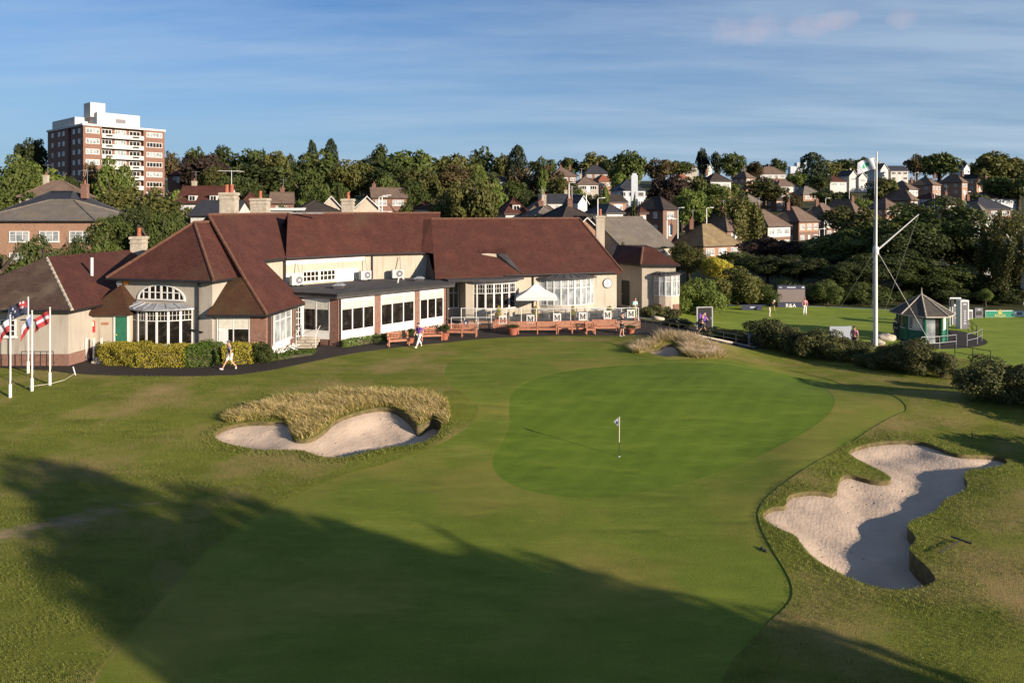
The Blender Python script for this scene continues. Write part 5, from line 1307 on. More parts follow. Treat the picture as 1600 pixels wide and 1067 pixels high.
# --- houses near the left
house(-40, 345, 84, 14.0, 11, 2, 'orange brick building with grey hipped roof at the left edge', 'roof_grey', 'brick_orange', storeys=2, nwin=4, hr=2.5, chim=(), side=0, wh=6, door=False, cat='building', name='brick_building')
house(-10, 338, 92, 13, 9, -20, 'dark slate roofed house behind the orange brick building', 'roof_slate', 'brick_red', storeys=2, chim=(.8,), nwin=2)
house(30, 308, 118, 9.5, 8, 20, 'brown roofed house half hidden below the apartment block', 'roof_brown', 'render_cream', storeys=2, nwin=2, chim=(.3,))
for a in [
 # px, py(eaves at near corner), d, w, dep, yaw, label, roof, wall, opts
 (276, 318, 128, 9.0, 7, 5, 'white house with red tiled roof and two dormers, behind the hip chimney', 'roof_red', 'render_white', dict(kind='gable', storeys=1, dormers=2, nwin=2, hr=3.2, chim=(.2,))),
 (298, 337, 104, 6.5, 7, 0, 'black slate roofed outbuilding under the white dormer house', 'roof_slate', 'render_white', dict(kind='gable', storeys=1, nwin=1, hr=2.2, chim=(), side=0)),
 (373, 325, 140, 4.5, 7, 20, 'steep red hipped roof peeping between two clubhouse chimneys', 'roof_red', 'brick_red', dict(hr=3.2, chim=(), nwin=1)),
 (422, 318, 150, 4.6, 6, 15, 'small brown gabled house in trees right of the second chimney', 'roof_brown', 'brick_red', dict(kind='gable', nwin=1, hr=2.4)),
 (410, 329, 100, 5.5, 6, 0, 'low flat roofed extension with white fascia behind the main ridge', 'white_paint', 'render_white', dict(kind='flat', storeys=1, nwin=2, chim=(), side=0)),
 (466, 331, 100, 5.5, 6, 25, 'low dark roof beside the flat white fascia', 'roof_dark', 'brick_dark', dict(storeys=1, nwin=1, hr=1.6, chim=())),
 (500, 329, 116, 3.6, 7, 12, 'brown house with white barge boarded gable left of third chimney', 'roof_brown', 'render_warm', dict(kind='gablefront', storeys=1, nwin=1, hr=2.4, chim=())),
 (553, 329, 116, 4.2, 8, 12, 'brown house with white barge boarded gable right of third chimney', 'roof_brown', 'render_warm', dict(kind='gablefront', storeys=1, nwin=1, hr=2.4, chim=())),
 (582, 309, 165, 8.0, 7, 18, 'brown roofed house behind two thin posts, left of the big middle tree', 'roof_brown', 'brick_red', dict(kind='gable', hr=2.4, nwin=2, chim=(.1,))),
 (649, 326, 120, 3.6, 5, 8, 'tiny white house with red hip roof above the clubhouse ridge', 'roof_red', 'render_white', dict(storeys=1, hr=1.2, nwin=1, chim=())),
 (752, 312, 150, 3.5, 8, 35, 'white house with orange hipped roof behind the big middle tree', 'roof_orange', 'render_white', dict(hr=2.0, nwin=1, chim=())),
 (768, 283, 250, 4.8, 6, 5, 'small flat topped white house high among dark trees', 'roof_dark', 'render_white', dict(kind='gable', nwin=2, hr=1.8, chim=())),
 (790, 334, 118, 4.0, 5, 18, 'red brown roof with a box dormer right of the big middle tree', 'roof_red', 'render_white', dict(storeys=1, hr=2.6, nwin=1, chim=(), dormers=1)),
 (826, 334, 122, 5.0, 8, 8, 'brown hipped bungalow with chimney on its left', 'roof_brown', 'render_white', dict(storeys=1, hr=2.3, nwin=2, chim=(.05,))),
 (845, 317, 160, 9.2, 7, 6, 'long slate roofed house with a bright white gable', 'roof_slate', 'render_white', dict(kind='gable', storeys=1, hr=2.0, nwin=3, chim=(.7,), side=1)),
 (903, 319, 150, 2.8, 4, 40, 'bright white gable end joined to the slate roofed house', 'roof_slate', 'blue_white', dict(kind='gablefront', storeys=1, hr=1.9, nwin=1, chim=())),
 (838, 338, 112, 4.5, 6, 20, 'low grey roof in front of the long slate house', 'roof_grey', 'brick_dark', dict(storeys=1, hr=1.5, nwin=1, chim=(.7,))),
 (880, 341, 105, 5.2, 6, 30, 'dark hipped roof with a pale vent left of the clubhouse end chimney', 'roof_dark', 'brick_dark', dict(storeys=1, hr=2.0, nwin=1, chim=(.4,))),
 (864, 275, 270, 9.5, 8, 12, 'large red brown house on the slope under the skyline', 'roof_brown', 'brick_red', dict(hr=3.3, nwin=3, chim=(.45, .85))),
 (915, 271, 300, 10, 8, 6, 'wide black roofed house on the skyline left of the big round tree', 'roof_slate', 'brick_dark', dict(hr=3.6, nwin=3, chim=(.6,))),
 (903, 288, 235, 7.2, 7, 12, 'brown roofed cream house beside the orange roofed one', 'roof_brown', 'render_cream', dict(hr=2.6, nwin=2, storeys=1, chim=(.3,), glass='glass_dark')),
 (936, 283, 248, 4.8, 7, 16, 'brick house with bright orange tiled roof', 'roof_orange', 'brick_orange', dict(hr=2.2, nwin=2, chim=())),
 (966, 297, 200, 8.0, 8, 8, 'white house with slate roof and tall white chimney stack', 'roof_slate', 'blue_white', dict(hr=3.2, nwin=3, chim=(), glass='glass_dark')),
 (952, 316, 165, 4.6, 6, 20, 'small dark roofs with white trim below the white house', 'roof_dark', 'brick_orange', dict(kind='gable', hr=1.8, storeys=1, nwin=1, chim=())),
 (948, 333, 130, 3.6, 7, 25, 'grey slate garage beside a dark conifer', 'roof_slate', 'render_white', dict(hr=1.6, storeys=1, nwin=1, chim=())),
 (1000, 333, 130, 1.4, 5, 25, 'narrow orange brick house right of the dark conifer', 'roof_red', 'brick_orange', dict(hr=1.0, storeys=1, nwin=1, chim=())),
 (1036, 327, 138, 4.6, 6.6, 42, 'dark hipped brick house under the copper beech', 'roof_dark', 'brick_dark', dict(hr=2.4, nwin=1, chim=(), glass='glass_pale')),
 (974, 388, 91, 8.6, 12.0, 32, 'broad pale grey roofed house just behind the clubhouse chimney', 'roof_grey', 'render_warm', dict(kind='gable', hr=3.9, storeys=1, nwin=3, chim=(), wh=3.2)),
 (898, 362, 92, 3.2, 6, 10, 'brick gable with dark roof just left of the clubhouse end chimney', 'roof_dark', 'brick_orange', dict(kind='gablefront', storeys=1, hr=1.9, nwin=0, chim=(), door=False)),
 # right-hand estate
 (1099, 385, 133, 10.4, 8.0, 32, 'nearest bungalow with mossy brown roof, dark chimney and white bay windows', 'roof_tan', 'brick_orange', dict(hr=4.0, storeys=1, nwin=3, chim=(.12,))),
 (1136, 361, 150, 5.0, 11.5, 35, 'bungalow with brown roof and brick chimney behind the mossy one', 'roof_brown', 'brick_red', dict(hr=3.6, storeys=1, nwin=1, chim=(.3,))),
 (1153, 354, 165, 3.0, 4.4, 40, 'small dark gabled house squeezed between bungalow and first semi', 'roof_dark', 'brick_orange', dict(kind='gablefront', hr=2.0, nwin=1, chim=())),
 (1199.5, 354.5, 158, 10.2, 8.4, 41, 'first brick semi of the near row, beside the dark copper shrubs', 'roof_brown', 'brick_dark', dict(hr=3.8, nwin=3, chim=(.35,), band='render_white')),
 (1248, 347, 166, 10.0, 7.4, 41, 'second brick semi of the near row with orange brick front', 'roof_brown', 'brick_dark', dict(hr=3.6, nwin=3, chim=(.25,), band='brick_orange')),
 (1291, 341.5, 176, 9.5, 7.0, 41, 'third semi of the near row, white bay front in sun', 'roof_brown', 'brick_dark', dict(hr=3.8, nwin=3, chim=(.3,), band='render_white')),
 (1335, 332.5, 198, 5.0, 9.5, 38, 'fourth semi of the near row, left of the mast', 'roof_brown', 'brick_red', dict(hr=3.8, nwin=2, chim=(.2,), band='brick_orange')),
 (1213, 313, 248, 7.0, 9.5, 42, 'two storey brick house with dark roof alone in mid slope', 'roof_dark', 'brick_dark', dict(hr=3.2, nwin=2, chim=(.1,), band='brick_orange')),
 (1168, 316, 230, 5.8, 6, 25, 'brick house with white windows right of the yellow green tree', 'roof_grey', 'brick_orange', dict(hr=2.8, nwin=2, chim=())),
 (1255, 304, 285, 9.5, 8, 18, 'orange brick house with grey roof below the dark conifer', 'roof_grey', 'brick_orange', dict(hr=3.4, nwin=2, chim=())),
 (1216, 291, 300, 10.5, 8, 18, 'brown roofed house with long white window band in mid slope', 'roof_brown', 'brick_orange', dict(hr=2.8, nwin=3, chim=(.25,), band='render_white')),
 (1188, 272, 370, 14, 9, 6, 'wide brown semi on the skyline with red chimney', 'roof_brown', 'brick_dark', dict(hr=4.0, nwin=4, chim=(.5,), band='render_white')),
 (1110, 283.5, 235, 7.7, 7, 14, 'dark roofed house with white and brick front above the yellow green tree', 'roof_dark', 'brick_orange', dict(hr=3.0, nwin=2, chim=(.1,), band='render_white')),
 (1166, 278, 290, 6.0, 7, 35, 'brick house with reddish roof turned towards the sun', 'roof_brown', 'brick_orange', dict(hr=2.8, nwin=2, chim=(.5,))),
 (1103, 264, 350, 3.5, 6, 20, 'tall white gabled house among pines on the skyline', 'roof_dark', 'render_white', dict(kind='gablefront', hr=3.6, nwin=1, chim=())),
 (1060, 279, 320, 6.4, 7, 20, 'ochre roofed house between copper beech and pines', 'roof_orange', 'brick_orange', dict(hr=2.2, nwin=2, storeys=1, chim=())),
 (1297, 284, 320, 8.5, 8, 12, 'white bungalow with red roof left of the twin white gables', 'roof_red', 'render_white', dict(hr=3.0, nwin=2, storeys=1, chim=(.25,))),
 (1327, 276, 330, 4.6, 8, 14, 'left of the twin white gabled villas, red finial on top', 'roof_slate', 'render_white', dict(kind='gablefront', hr=3.0, nwin=1, chim=(.3,))),
 (1342, 278, 330, 4.4, 8, 14, 'right of the twin white gabled villas behind the club flag', 'roof_slate', 'render_white', dict(kind='gablefront', hr=2.6, nwin=1, chim=())),
 (1376, 266, 350, 5.0, 8, 20, 'white gable with brown roof right of the mast top', 'roof_brown', 'render_white', dict(kind='gablefront', hr=3.4, nwin=1, chim=(.4,))),
 (1392, 267, 352, 9.0, 8, 4, 'black and white timbered villa on the skyline', 'roof_slate', 'render_white', dict(kind='gable', hr=2.6, nwin=3, chim=(), glass='glass_dark')),
 (1420, 296, 255, 7.6, 8, 38, 'first brown semi of the upper row, nearest the mast', 'roof_brown', 'brick_orange', dict(hr=3.3, nwin=3, chim=(.1,), band='render_white')),
 (1457, 289, 268, 7.6, 8, 38, 'second brown semi of the upper row, middle one', 'roof_brown', 'brick_orange', dict(hr=3.3, nwin=3, chim=(.1,))),
 (1503, 285, 280, 5.6, 8, 38, 'third brown semi of the upper row, beside the olive tree', 'roof_brown', 'brick_orange', dict(hr=3.3, nwin=2, chim=(.1,))),
 (1526, 280, 300, 4.6, 7, 30, 'brick house with tall dormer at the end of the upper row', 'roof_dark', 'brick_orange', dict(kind='gablefront', hr=2.2, nwin=1, chim=(.3,))),
 (1423, 313, 225, 5.2, 9, 38, 'long brown roof sloping down just right of the mast', 'roof_brown', 'brick_orange', dict(hr=3.4, nwin=2, storeys=1, chim=())),
 (1384, 326, 200, 5.6, 7, 18, 'brown roofed house immediately right of the mast', 'roof_brown', 'brick_orange', dict(hr=2.9, nwin=2, chim=())),
 (1456, 310, 235, 5.0, 6, 18, 'small bright red roofed house in the middle of the estate', 'roof_red', 'blue_white', dict(hr=1.8, nwin=2, storeys=1, chim=())),
 (1478, 319, 215, 9.5, 8, 22, 'dark grey roofed house with two white windows right of red roof', 'roof_dark', 'brick_dark', dict(hr=2.8, nwin=2, chim=(.6,))),
 (1528, 327, 200, 11, 9, 10, 'broad black roof at the right above the birch', 'roof_slate', 'brick_dark', dict(hr=3.3, nwin=3, chim=(.1,))),
 (1545, 311, 245, 11, 8, 4, 'long brown roofed building with pale blue wall at the right edge', 'roof_dark', 'blue_white', dict(kind='gable', hr=2.4, nwin=2, chim=())),
 (1539, 339, 160, 4.6, 6.4, 38, 'sunlit semi with white windows and grey hip, below the black roof', 'roof_grey', 'brick_orange', dict(hr=3.2, nwin=2, chim=(), band='render_white')),
 (1522, 350, 150, 3.4, 7, 38, 'lower sunlit house with white porch beside the sunlit semi', 'roof_grey', 'render_white', dict(hr=2.6, nwin=1, storeys=1, chim=())),
 (1540, 272, 330, 5, 6, 20, 'red roofed house hidden in skyline trees at far right', 'roof_red', 'brick_red', dict(hr=2.4, nwin=1, chim=(.3,))),
 (1506, 264, 380, 6, 7, 30, 'pale blue gable on the skyline right of the big dome tree', 'roof_slate', 'blue_white', dict(kind='gablefront', hr=3, nwin=1, chim=())),
 (1066, 262, 420, 10, 8, 10, 'grey roof with dark turret on the skyline left of the pines', 'roof_grey', 'render_cream', dict(hr=3.0, nwin=2, storeys=1, chim=())),
 (262, 274, 250, 7, 7, 10, 'reddish roof in trees between apartment block and copper oak', 'roof_red', 'brick_red', dict(hr=2.2, nwin=1, storeys=1, chim=())),
]:
    house(*a[:7], roof=a[7], wall=a[8], **a[9])
# tall white stack of the white house
x, y, z = W(991, 300, 197); mb = MB(); mb.box(x-.9, x+.9, y-.6, y+.6, z-5, z+4.6); mb.box(x-.6, x+.6, y-.4, y+.4, z+4.6, z+5.2)
# (belongs to the white slate-roofed house)
wh_ = [o for o in SC.objects if o.get('label', '').startswith('white house with slate roof')][0]
mb.build('chimney', 'blue_white', [c for c in wh_.children if c.name.startswith('roof')][0])
# white outbuilding low in the right hand trees
house(1530, 408, 100, 3.4, 5, 12, 'white garage lit between dark trees at the right', 'roof_dark', 'render_white', kind='flat', storeys=1, nwin=0, chim=(), side=0, cat='garage', name='garage', wh=3.2)
house(1511, 412, 102, 1.6, 4, 0, 'narrow grey shed with downpipe left of the white garage', 'roof_dark', 'sign_grey', kind='flat', storeys=1, nwin=1, chim=(), side=0, cat='shed', name='shed', wh=3.4, door=False)
# far city tower on the horizon, its haze put into the pale wall colour
x, y, z = W(1249, 262, 1500); o = thing('office_tower', 'pale hazy office tower far off on the skyline', 'tower', (x, y, 20))
mb = MB(); mb.box(x-8, x+8, y-8, y+8, 15, z+10); mb.box(x+4, x+11, y-7, y+7, 15, z+22); mb.build('wall', 'blue_white', o)
mb = MB(); mb.box(x-22, x-9, y-8, y+8, 15, z+2); mb.build('wall', 'blue_white', o)
# street lamps
LPR = None
for px, yb, yt, d, lb in ((889, 335, 286, 150, 'street lamp before the long slate roofed house'), (916, 335, 303, 140, 'street lamp right of the bright white gable'), (934, 338, 310, 130, 'short street lamp near the clubhouse end chimney'), (1042, 385, 343, 105, 'street lamp at the corner of the pale grey roof'), (1000, 335, 308, 150, 'street lamp in front of the white house'), (1104, 365, 325, 140, 'street lamp behind the mossy bungalow'), (1059, 345, 325, 150, 'street lamp left of the brown bungalow chimney'), (1288, 395, 345, 148, 'tall lamp post between second and third semi'), (1280, 395, 358, 145, 'lamp post before the second semi'), (1327, 325, 293, 230, 'lamp post above the fourth semi'), (1430, 300, 270, 280, 'lamp post under the timbered villa'), (1460, 325, 300, 210, 'lamp post by the bright red roof'), (1509, 330, 300, 205, 'lamp post before the dark grey roof'), (592, 331, 308, 110, 'left one of two thin posts above the clubhouse ridge'), (597, 331, 306, 110, 'right one of two thin posts above the clubhouse ridge'), (1290, 342, 310, 215, 'lamp post right of the orange brick house')):
    x = (px-800)*d/F; z0 = CZ-(yb-HY)*d/F-1.0; z1 = CZ-(yt-HY)*d/F
    zg = min(z0, float(Z(x, d))); o = thing('street_lamp', lb, 'street lamp', (x, d, zg), 'street lamps in the town'); h = z1-zg
    mb = MB(); mb.path([(0, 0, 0), (0, 0, h*.5), (0, 0, h-.2), (.1, 0, h), (.9, 0, h+.05)], [.13, .10, .08, .07, .06], 8); mb.build('pole', 'pale_metal', o, off=(0, 0, 0))
    mb = MB(); mb.box(.7, 1.4, -.14, .14, h, h+.16); mb.build('lamp_head', 'pale_metal', o, off=(0, 0, 0))
# ================================================================ TREES
OV = 'background trees along the skyline and slopes'
k_ = {'r': 'round', 't': 'tall', 'w': 'weeping', 'k': 'conifer', 'p': 'pillar', 'b': 'bush', 'W': 'wide'}
m_ = {'d': 'leaf_dark', 'm': 'leaf_mid', 'o': 'leaf_olive', 'l': 'leaf_light', 'g': 'leaf_gold', 'c': 'leaf_copper', 'u': 'leaf_rust', 'k': 'leaf_conifer'}
T_ = [
 # px, ytop, width px, distance, kind, leaf, label
 (14, 250, 74, 150, 'r', 'm', 'green tree at the left frame edge below the skyline'),
 (50, 214, 50, 215, 'r', 'd', 'dark rounded tree against the sky left of the apartment block'),
 (74, 258, 76, 172, 'W', 'l', 'pale sage tree spreading before the dark side of the block'),
 (112, 275, 46, 162, 'r', 'd', 'dark tree tucked under the block corner'),
 (146, 256, 34, 170, 't', 'u', 'brownish tree climbing the block front corner'),
 (176, 255, 56, 165, 'r', 'l', 'silvery green tree covering the lower block balconies'),
 (166, 300, 60, 142, 'r', 'l', 'bright green tree under the silvery one'),
 (213, 281, 96, 132, 'w', 'o', 'large olive weeping tree right of the block front'),
 (255, 300, 96, 112, 'w', 'o', 'olive weeping tree nearest the clubhouse hip roof'),
 (116, 303, 34, 128, 't', 'o', 'small slender tree behind the orange brick building'),
 (84, 292, 42, 126, 'r', 'o', 'olive tree above the orange brick roof'),
 (12, 282, 78, 118, 'r', 'm', 'dense green tree above the left edge roofs'),
 (4, 372, 120, 62, 'b', 'm', 'bright garden bush behind the lodge at the left edge'),
 (66, 358, 92, 64, 'b', 'd', 'dark bush over the middle of the lodge roof ridge'),
 (118, 356, 60, 66, 'b', 'm', 'green bush at the right end of the lodge ridge'),
 (152, 350, 66, 67, 'b', 'm', 'leafy bush between lodge and small chimney'),
 (182, 334, 80, 74, 'r', 'm', 'mid green tree left of the small cream chimney'),
 (250, 326, 80, 72, 'r', 'm', 'mid green tree right of the small cream chimney'),
 (215, 318, 70, 88, 'r', 'd', 'dark tree behind the small cream chimney pot'),
 (120, 345, 60, 96, 'r', 'd', 'dark tree at the right end of the orange brick building'),
 (265, 240, 32, 330, 'r', 'u', 'faded rusty tree on the skyline right of the block'),
 (270, 288, 56, 160, 'b', 'l', 'light green shrubs under the reddish hidden roof'),
 (304, 230, 44, 262, 'r', 'm', 'first tall skyline tree right of the block'),
 (324, 238, 62, 245, 'r', 'c', 'copper brown tree in front of the first tall skyline tree'),
 (336, 262, 52, 205, 't', 'o', 'olive tree below the copper brown one'),
 (356, 232, 60, 280, 'r', 'd', 'dark skyline tree right of the copper brown one'),
 (402, 231, 56, 275, 'r', 'd', 'dark high crowned tree in the left skyline group'),
 (428, 236, 50, 262, 'r', 'o', 'sunlit olive crown beside the dark high crowned tree'),
 (452, 240, 34, 300, 'r', 'd', 'small dark crown left of the two pointed conifers'),
 (398, 258, 86, 232, 'W', 'd', 'broad dark tree in shade under the left skyline group'),
 (446, 262, 64, 235, 'r', 'd', 'dark tree above the light green shrubs'),
 (366, 272, 60, 200, 'r', 'd', 'dark tree behind the aerial chimney'),
 (398, 288, 34, 190, 'r', 'm', 'green tree above the second clubhouse chimney'),
 (492, 222, 19, 300, 'p', 'k', 'left of two pointed dark conifers on the skyline'),
 (517, 220, 21, 300, 'p', 'k', 'right of two pointed dark conifers on the skyline'),
 (505, 240, 88, 240, 'r', 'm', 'large sunlit tree under the two pointed conifers'),
 (480, 262, 50, 200, 'r', 'm', 'green tree leaning before the large sunlit tree'),
 (552, 250, 66, 222, 'r', 'o', 'olive tree above the third chimney'),
 (572, 243, 48, 260, 'r', 'd', 'dark tree left of the biggest skyline tree'),
 (534, 290, 13, 118, 'p', 'm', 'ivy clad pillar of green beside the third chimney'),
 (452, 302, 36, 128, 'b', 'l', 'left of two light green shrubs behind the ridge'),
 (480, 299, 40, 126, 'b', 'l', 'right of two light green shrubs behind the ridge'),
 (522, 285, 56, 170, 'r', 'm', 'mid green tree between the barge boarded houses'),
 (592, 228, 38, 300, 't', 'd', 'ragged dark tree rising left of the biggest skyline tree'),
 (640, 230, 82, 252, 'r', 'm', 'biggest domed skyline tree above the middle of the clubhouse'),
 (612, 258, 60, 215, 'r', 'd', 'dark tree under the left of the biggest dome'),
 (600, 272, 50, 185, 'r', 'm', 'tree with low boughs above the two thin posts'),
 (662, 262, 64, 205, 'r', 'o', 'olive brown tree under the right of the biggest dome'),
 (646, 284, 54, 172, 't', 'm', 'pale trunked tree before the olive brown one'),
 (706, 237, 56, 290, 'r', 'o', 'wide olive skyline tree in the middle of the picture'),
 (750, 234, 40, 300, 'r', 'd', 'dark neat dome on the skyline in the middle'),
 (784, 240, 40, 320, 'r', 'o', 'pale twiggy skyline tree left of the single spruce'),
 (806, 230, 28, 290, 'p', 'k', 'single dark spruce on the skyline in the middle'),
 (712, 256, 74, 212, 'r', 'u', 'russet tree behind the big garden tree'),
 (746, 258, 26, 190, 't', 'l', 'narrow fresh green tree above the big garden tree'),
 (700, 291, 56, 117, 'r', 'o', 'left lobe tree of the big garden pair behind the ridge'),
 (738, 279, 92, 112, 'r', 'o', 'big garden tree standing right behind the clubhouse ridge'),
 (780, 284, 34, 150, 't', 'l', 'fresh green tree right of the big garden tree'),
 (630, 308, 50, 132, 'b', 'm', 'green shrubs left of the tiny white house'),
 (764, 264, 46, 235, 'r', 'd', 'dark tree before the small flat topped white house'),
 (815, 256, 44, 250, 'w', 'u', 'rusty weeping birch under the spruce'),
 (800, 282, 50, 190, 'r', 'm', 'tree left of the long slate house'),
 (826, 296, 34, 165, 'r', 'd', 'dark tree above the brown hipped bungalow'),
 (848, 245, 40, 310, 'r', 'd', 'dark skyline tree right of the spruce'),
 (886, 244, 44, 350, 'r', 'm', 'flat topped skyline tree above the red brown house'),
 (926, 242, 50, 350, 'r', 'o', 'olive skyline tree behind the black roofed house'),
 (950, 248, 32, 330, 'r', 'd', 'dark skyline tree touching the great round one'),
 (982, 235, 58, 280, 'r', 'm', 'great round tree on the skyline right of the black roof'),
 (1030, 247, 52, 330, 'r', 'u', 'brown tinged hedge of trees right of the great round tree'),
 (1062, 250, 40, 380, 'r', 'm', 'low skyline tree left of the grey turret roof'),
 (856, 264, 44, 245, 'r', 'u', 'russet tree in front of the red brown house'),
 (878, 276, 48, 212, 'r', 'o', 'olive tree above the long slate roof'),
 (847, 262, 18, 240, 'r', 'l', 'small yellowish tree left of the red brown house'),
 (907, 292, 26, 180, 'r', 'l', 'light green tree below the cream house'),
 (928, 300, 30, 172, 'r', 'd', 'dark garden tree under the orange roofed house'),
 (945, 294, 13, 165, 'p', 'l', 'slim bright green column tree left of the white house'),
 (974, 268, 36, 240, 'r', 'l', 'pale green tree behind the white house chimney'),
 (1040, 270, 66, 172, 'r', 'c', 'purple copper beech right of the white house'),
 (987, 310, 22, 122, 'k', 'm', 'dark conifer in front of the white house'),
 (1066, 288, 50, 190, 'r', 'o', 'olive tree right of the copper beech'),
 (1082, 300, 60, 158, 'r', 'l', 'left tree of the yellow green group above the bungalows'),
 (1118, 284, 62, 170, 'r', 'l', 'tallest tree of the yellow green group above the bungalows'),
 (1146, 300, 64, 156, 'w', 'o', 'drooping right tree of the yellow green group'),
 (1092, 272, 40, 240, 'r', 'o', 'olive tree below the left pine'),
 (1099, 233, 20, 350, 't', 'k', 'left of two dark pines on the skyline'),
 (1121, 236, 21, 345, 't', 'k', 'right of two dark pines on the skyline'),
 (1146, 237, 38, 330, 'r', 'm', 'round tree right of the two pines'),
 (1178, 252, 26, 350, 'r', 'u', 'small rusty skyline tree behind the wide semi'),
 (1213, 249, 36, 390, 'W', 'd', 'dark low dome tree left of the far office tower'),
 (1270, 240, 36, 320, 'p', 'k', 'broad dark conifer right of the far office tower'),
 (1296, 253, 40, 350, 'r', 'o', 'olive skyline tree right of the broad conifer'),
 (1322, 247, 50, 380, 'r', 'm', 'green skyline tree above the red roofed bungalow'),
 (1350, 246, 34, 390, 'r', 'd', 'dark skyline tree behind the club flag'),
 (1244, 268, 32, 315, 'r', 'l', 'round light green tree beside the long window band house'),
 (1282, 272, 30, 300, 'r', 'd', 'dark tree left of the red roofed bungalow'),
 (1196, 280, 52, 250, 'r', 'o', 'olive tree over the lone dark roofed house'),
 (1138, 284, 36, 245, 'r', 'm', 'green tree beside the white and brick house'),
 (1238, 302, 26, 225, 'r', 'u', 'rusty tree right of the lone dark roofed house'),
 (1290, 296, 44, 240, 'r', 'd', 'dark tree right of the orange brick house'),
 (1318, 298, 40, 245, 'r', 'm', 'green garden tree under the red roofed bungalow'),
 (1345, 300, 36, 225, 'b', 'l', 'light green bush under the twin gables'),
 (1376, 276, 46, 235, 'r', 'o', 'feathery olive tree just behind the mast'),
 (1394, 279, 16, 255, 'r', 'l', 'small yellow green tree right of the mast'),
 (1194, 370, 60, 118, 'r', 'c', 'left dark copper shrub below the first semi'),
 (1230, 374, 54, 116, 'r', 'c', 'right dark copper shrub below the first semi'),
 (1272, 386, 44, 112, 'r', 'd', 'dark tree below the second semi'),
 (1302, 362, 40, 118, 'r', 'm', 'dark green tree below the third semi'),
 (1340, 322, 88, 112, 'r', 'o', 'tall olive tree left of the mast, its top in the sun'),
 (1324, 356, 96, 98, 'r', 'm', 'lower green tree left of the mast'),
 (1390, 335, 92, 105, 'r', 'm', 'green tree right behind the mast collar'),
 (1452, 316, 150, 94, 'r', 'm', 'largest dark green tree behind the gaff'),
 (1420, 350, 110, 90, 'r', 'd', 'dark tree under the gaff'),
 (1490, 355, 96, 96, 'r', 'd', 'dark tree right of the gaff tip'),
 (1432, 240, 30, 385, 'r', 'u', 'bare looking twiggy tree left of the big dome tree'),
 (1467, 235, 60, 330, 'r', 'm', 'big smooth dome tree on the right skyline'),
 (1502, 252, 16, 390, 'p', 'k', 'small dark conifer right of the big dome tree'),
 (1518, 254, 22, 390, 'r', 'd', 'small dark tree between dome tree and olive giant'),
 (1556, 236, 62, 300, 'r', 'o', 'olive giant on the skyline near the right edge'),
 (1592, 246, 50, 310, 'r', 'o', 'olive tree on the skyline at the right frame edge'),
 (1558, 272, 56, 250, 'r', 'm', 'green tree under the olive giant'),
 (1592, 276, 54, 245, 'r', 'm', 'green tree at the right edge under the skyline'),
 (1526, 296, 28, 245, 'b', 'm', 'small green tree right of the upper semis'),
 (1406, 300, 24, 240, 'b', 'd', 'dark garden shrub left of the upper semis'),
 (1574, 322, 74, 86, 'w', 'o', 'yellow green birch drooping at the right edge'),
 (1600, 345, 70, 80, 'w', 'o', 'second birch cut by the right frame edge'),
 (1534, 372, 46, 92, 'r', 'd', 'dark tree in front of the sunlit semi'),
 (1590, 392, 80, 84, 'r', 'd', 'dark tree under the birches at the right edge'),
 (1560, 425, 90, 82, 'b', 'd', 'dark shrub wall behind the green advertising board'),
 (1540, 452, 24, 78, 't', 'l', 'small sunny green sapling behind the right hand signs'),
 (1500, 425, 70, 84, 'r', 'd', 'dark tree behind the tall sign frames'),
 (1460, 408, 110, 84, 'r', 'm', 'leafy tree right behind the octagonal hut'),
 (1415, 405, 110, 85, 'r', 'm', 'leafy tree left behind the octagonal hut'),
 (1365, 395, 110, 86, 'r', 'd', 'dark tree behind the foot of the mast'),
 (1328, 408, 90, 84, 'r', 'd', 'dark tree between mast and big screen'),
 (1293, 432, 52, 80, 'b', 'm', 'sunlit shrub right of the big screen'),
 (1250, 402, 100, 90, 'r', 'd', 'dark tree directly behind the big screen'),
 (1200, 398, 96, 92, 'r', 'd', 'dark tree left behind the big screen'),
 (1290, 396, 86, 96, 'r', 'd', 'shaded tree above the sunlit shrub'),
 (1152, 412, 86, 80, 'b', 'o', 'large olive shrub between pale laurel and big screen'),
 (1120, 398, 46, 88, 'r', 'g', 'golden topped shrub above the olive shrub'),
 (1075, 382, 74, 92, 'r', 'o', 'olive tree in front of the mossy bungalow'),
 (1150, 392, 60, 100, 'r', 'd', 'dark tree below the bungalow bay windows'),
 (1040, 392, 30, 84, 'b', 'o', 'shrub at the right end of the pale grey roofed house'),
 (975, 372, 24, 84, 'b', 'o', 'shrub between clubhouse end chimney and pale grey roof'),
 (1091, 428, 76, 72, 'b', 'l', 'big pale laurel bush beside the clubhouse porch bay'),
 (1200, 440, 44, 79, 'b', 'm', 'green shrub immediately left of the big screen'),
 ]
und = [(1128, 'behind the pale laurel'), (1176, 'below the olive shrub'), (1228, 'left behind the screen'), (1262, 'right behind the screen'), (1312, 'between screen and mast'), (1345, 'left of the mast foot'), (1388, 'right of the mast foot'), (1425, 'left of the hut roof'), (1470, 'behind the hut'), (1505, 'behind the sign tower'), (1555, 'behind the crown emblem board'), (1600, 'at the right frame edge')]
T_ += [(px, 452-(i%3)*9, 78, 81+(i*7%5), 'b', 'dmdo'[i % 4], 'understory shrub of the dark belt '+w) for i, (px, w) in enumerate(und)]
for i, (px, yt, w, d, k, m, lb) in enumerate(T_):
    low = k == 'b'
    nm = {'k': 'conifer_tree', 'p': 'conifer_tree', 'w': 'weeping_tree'}.get(k, 'shrub' if low else 'broadleaf_tree')
    tree(px, yt, w, d, k_[k], m_[m], lb, nm, 'shrub' if low else 'tree', None, cb=.05 if low else (.10 if k in 'kpw' else .15), trunk=2 if 'birch' in lb else i % 2)
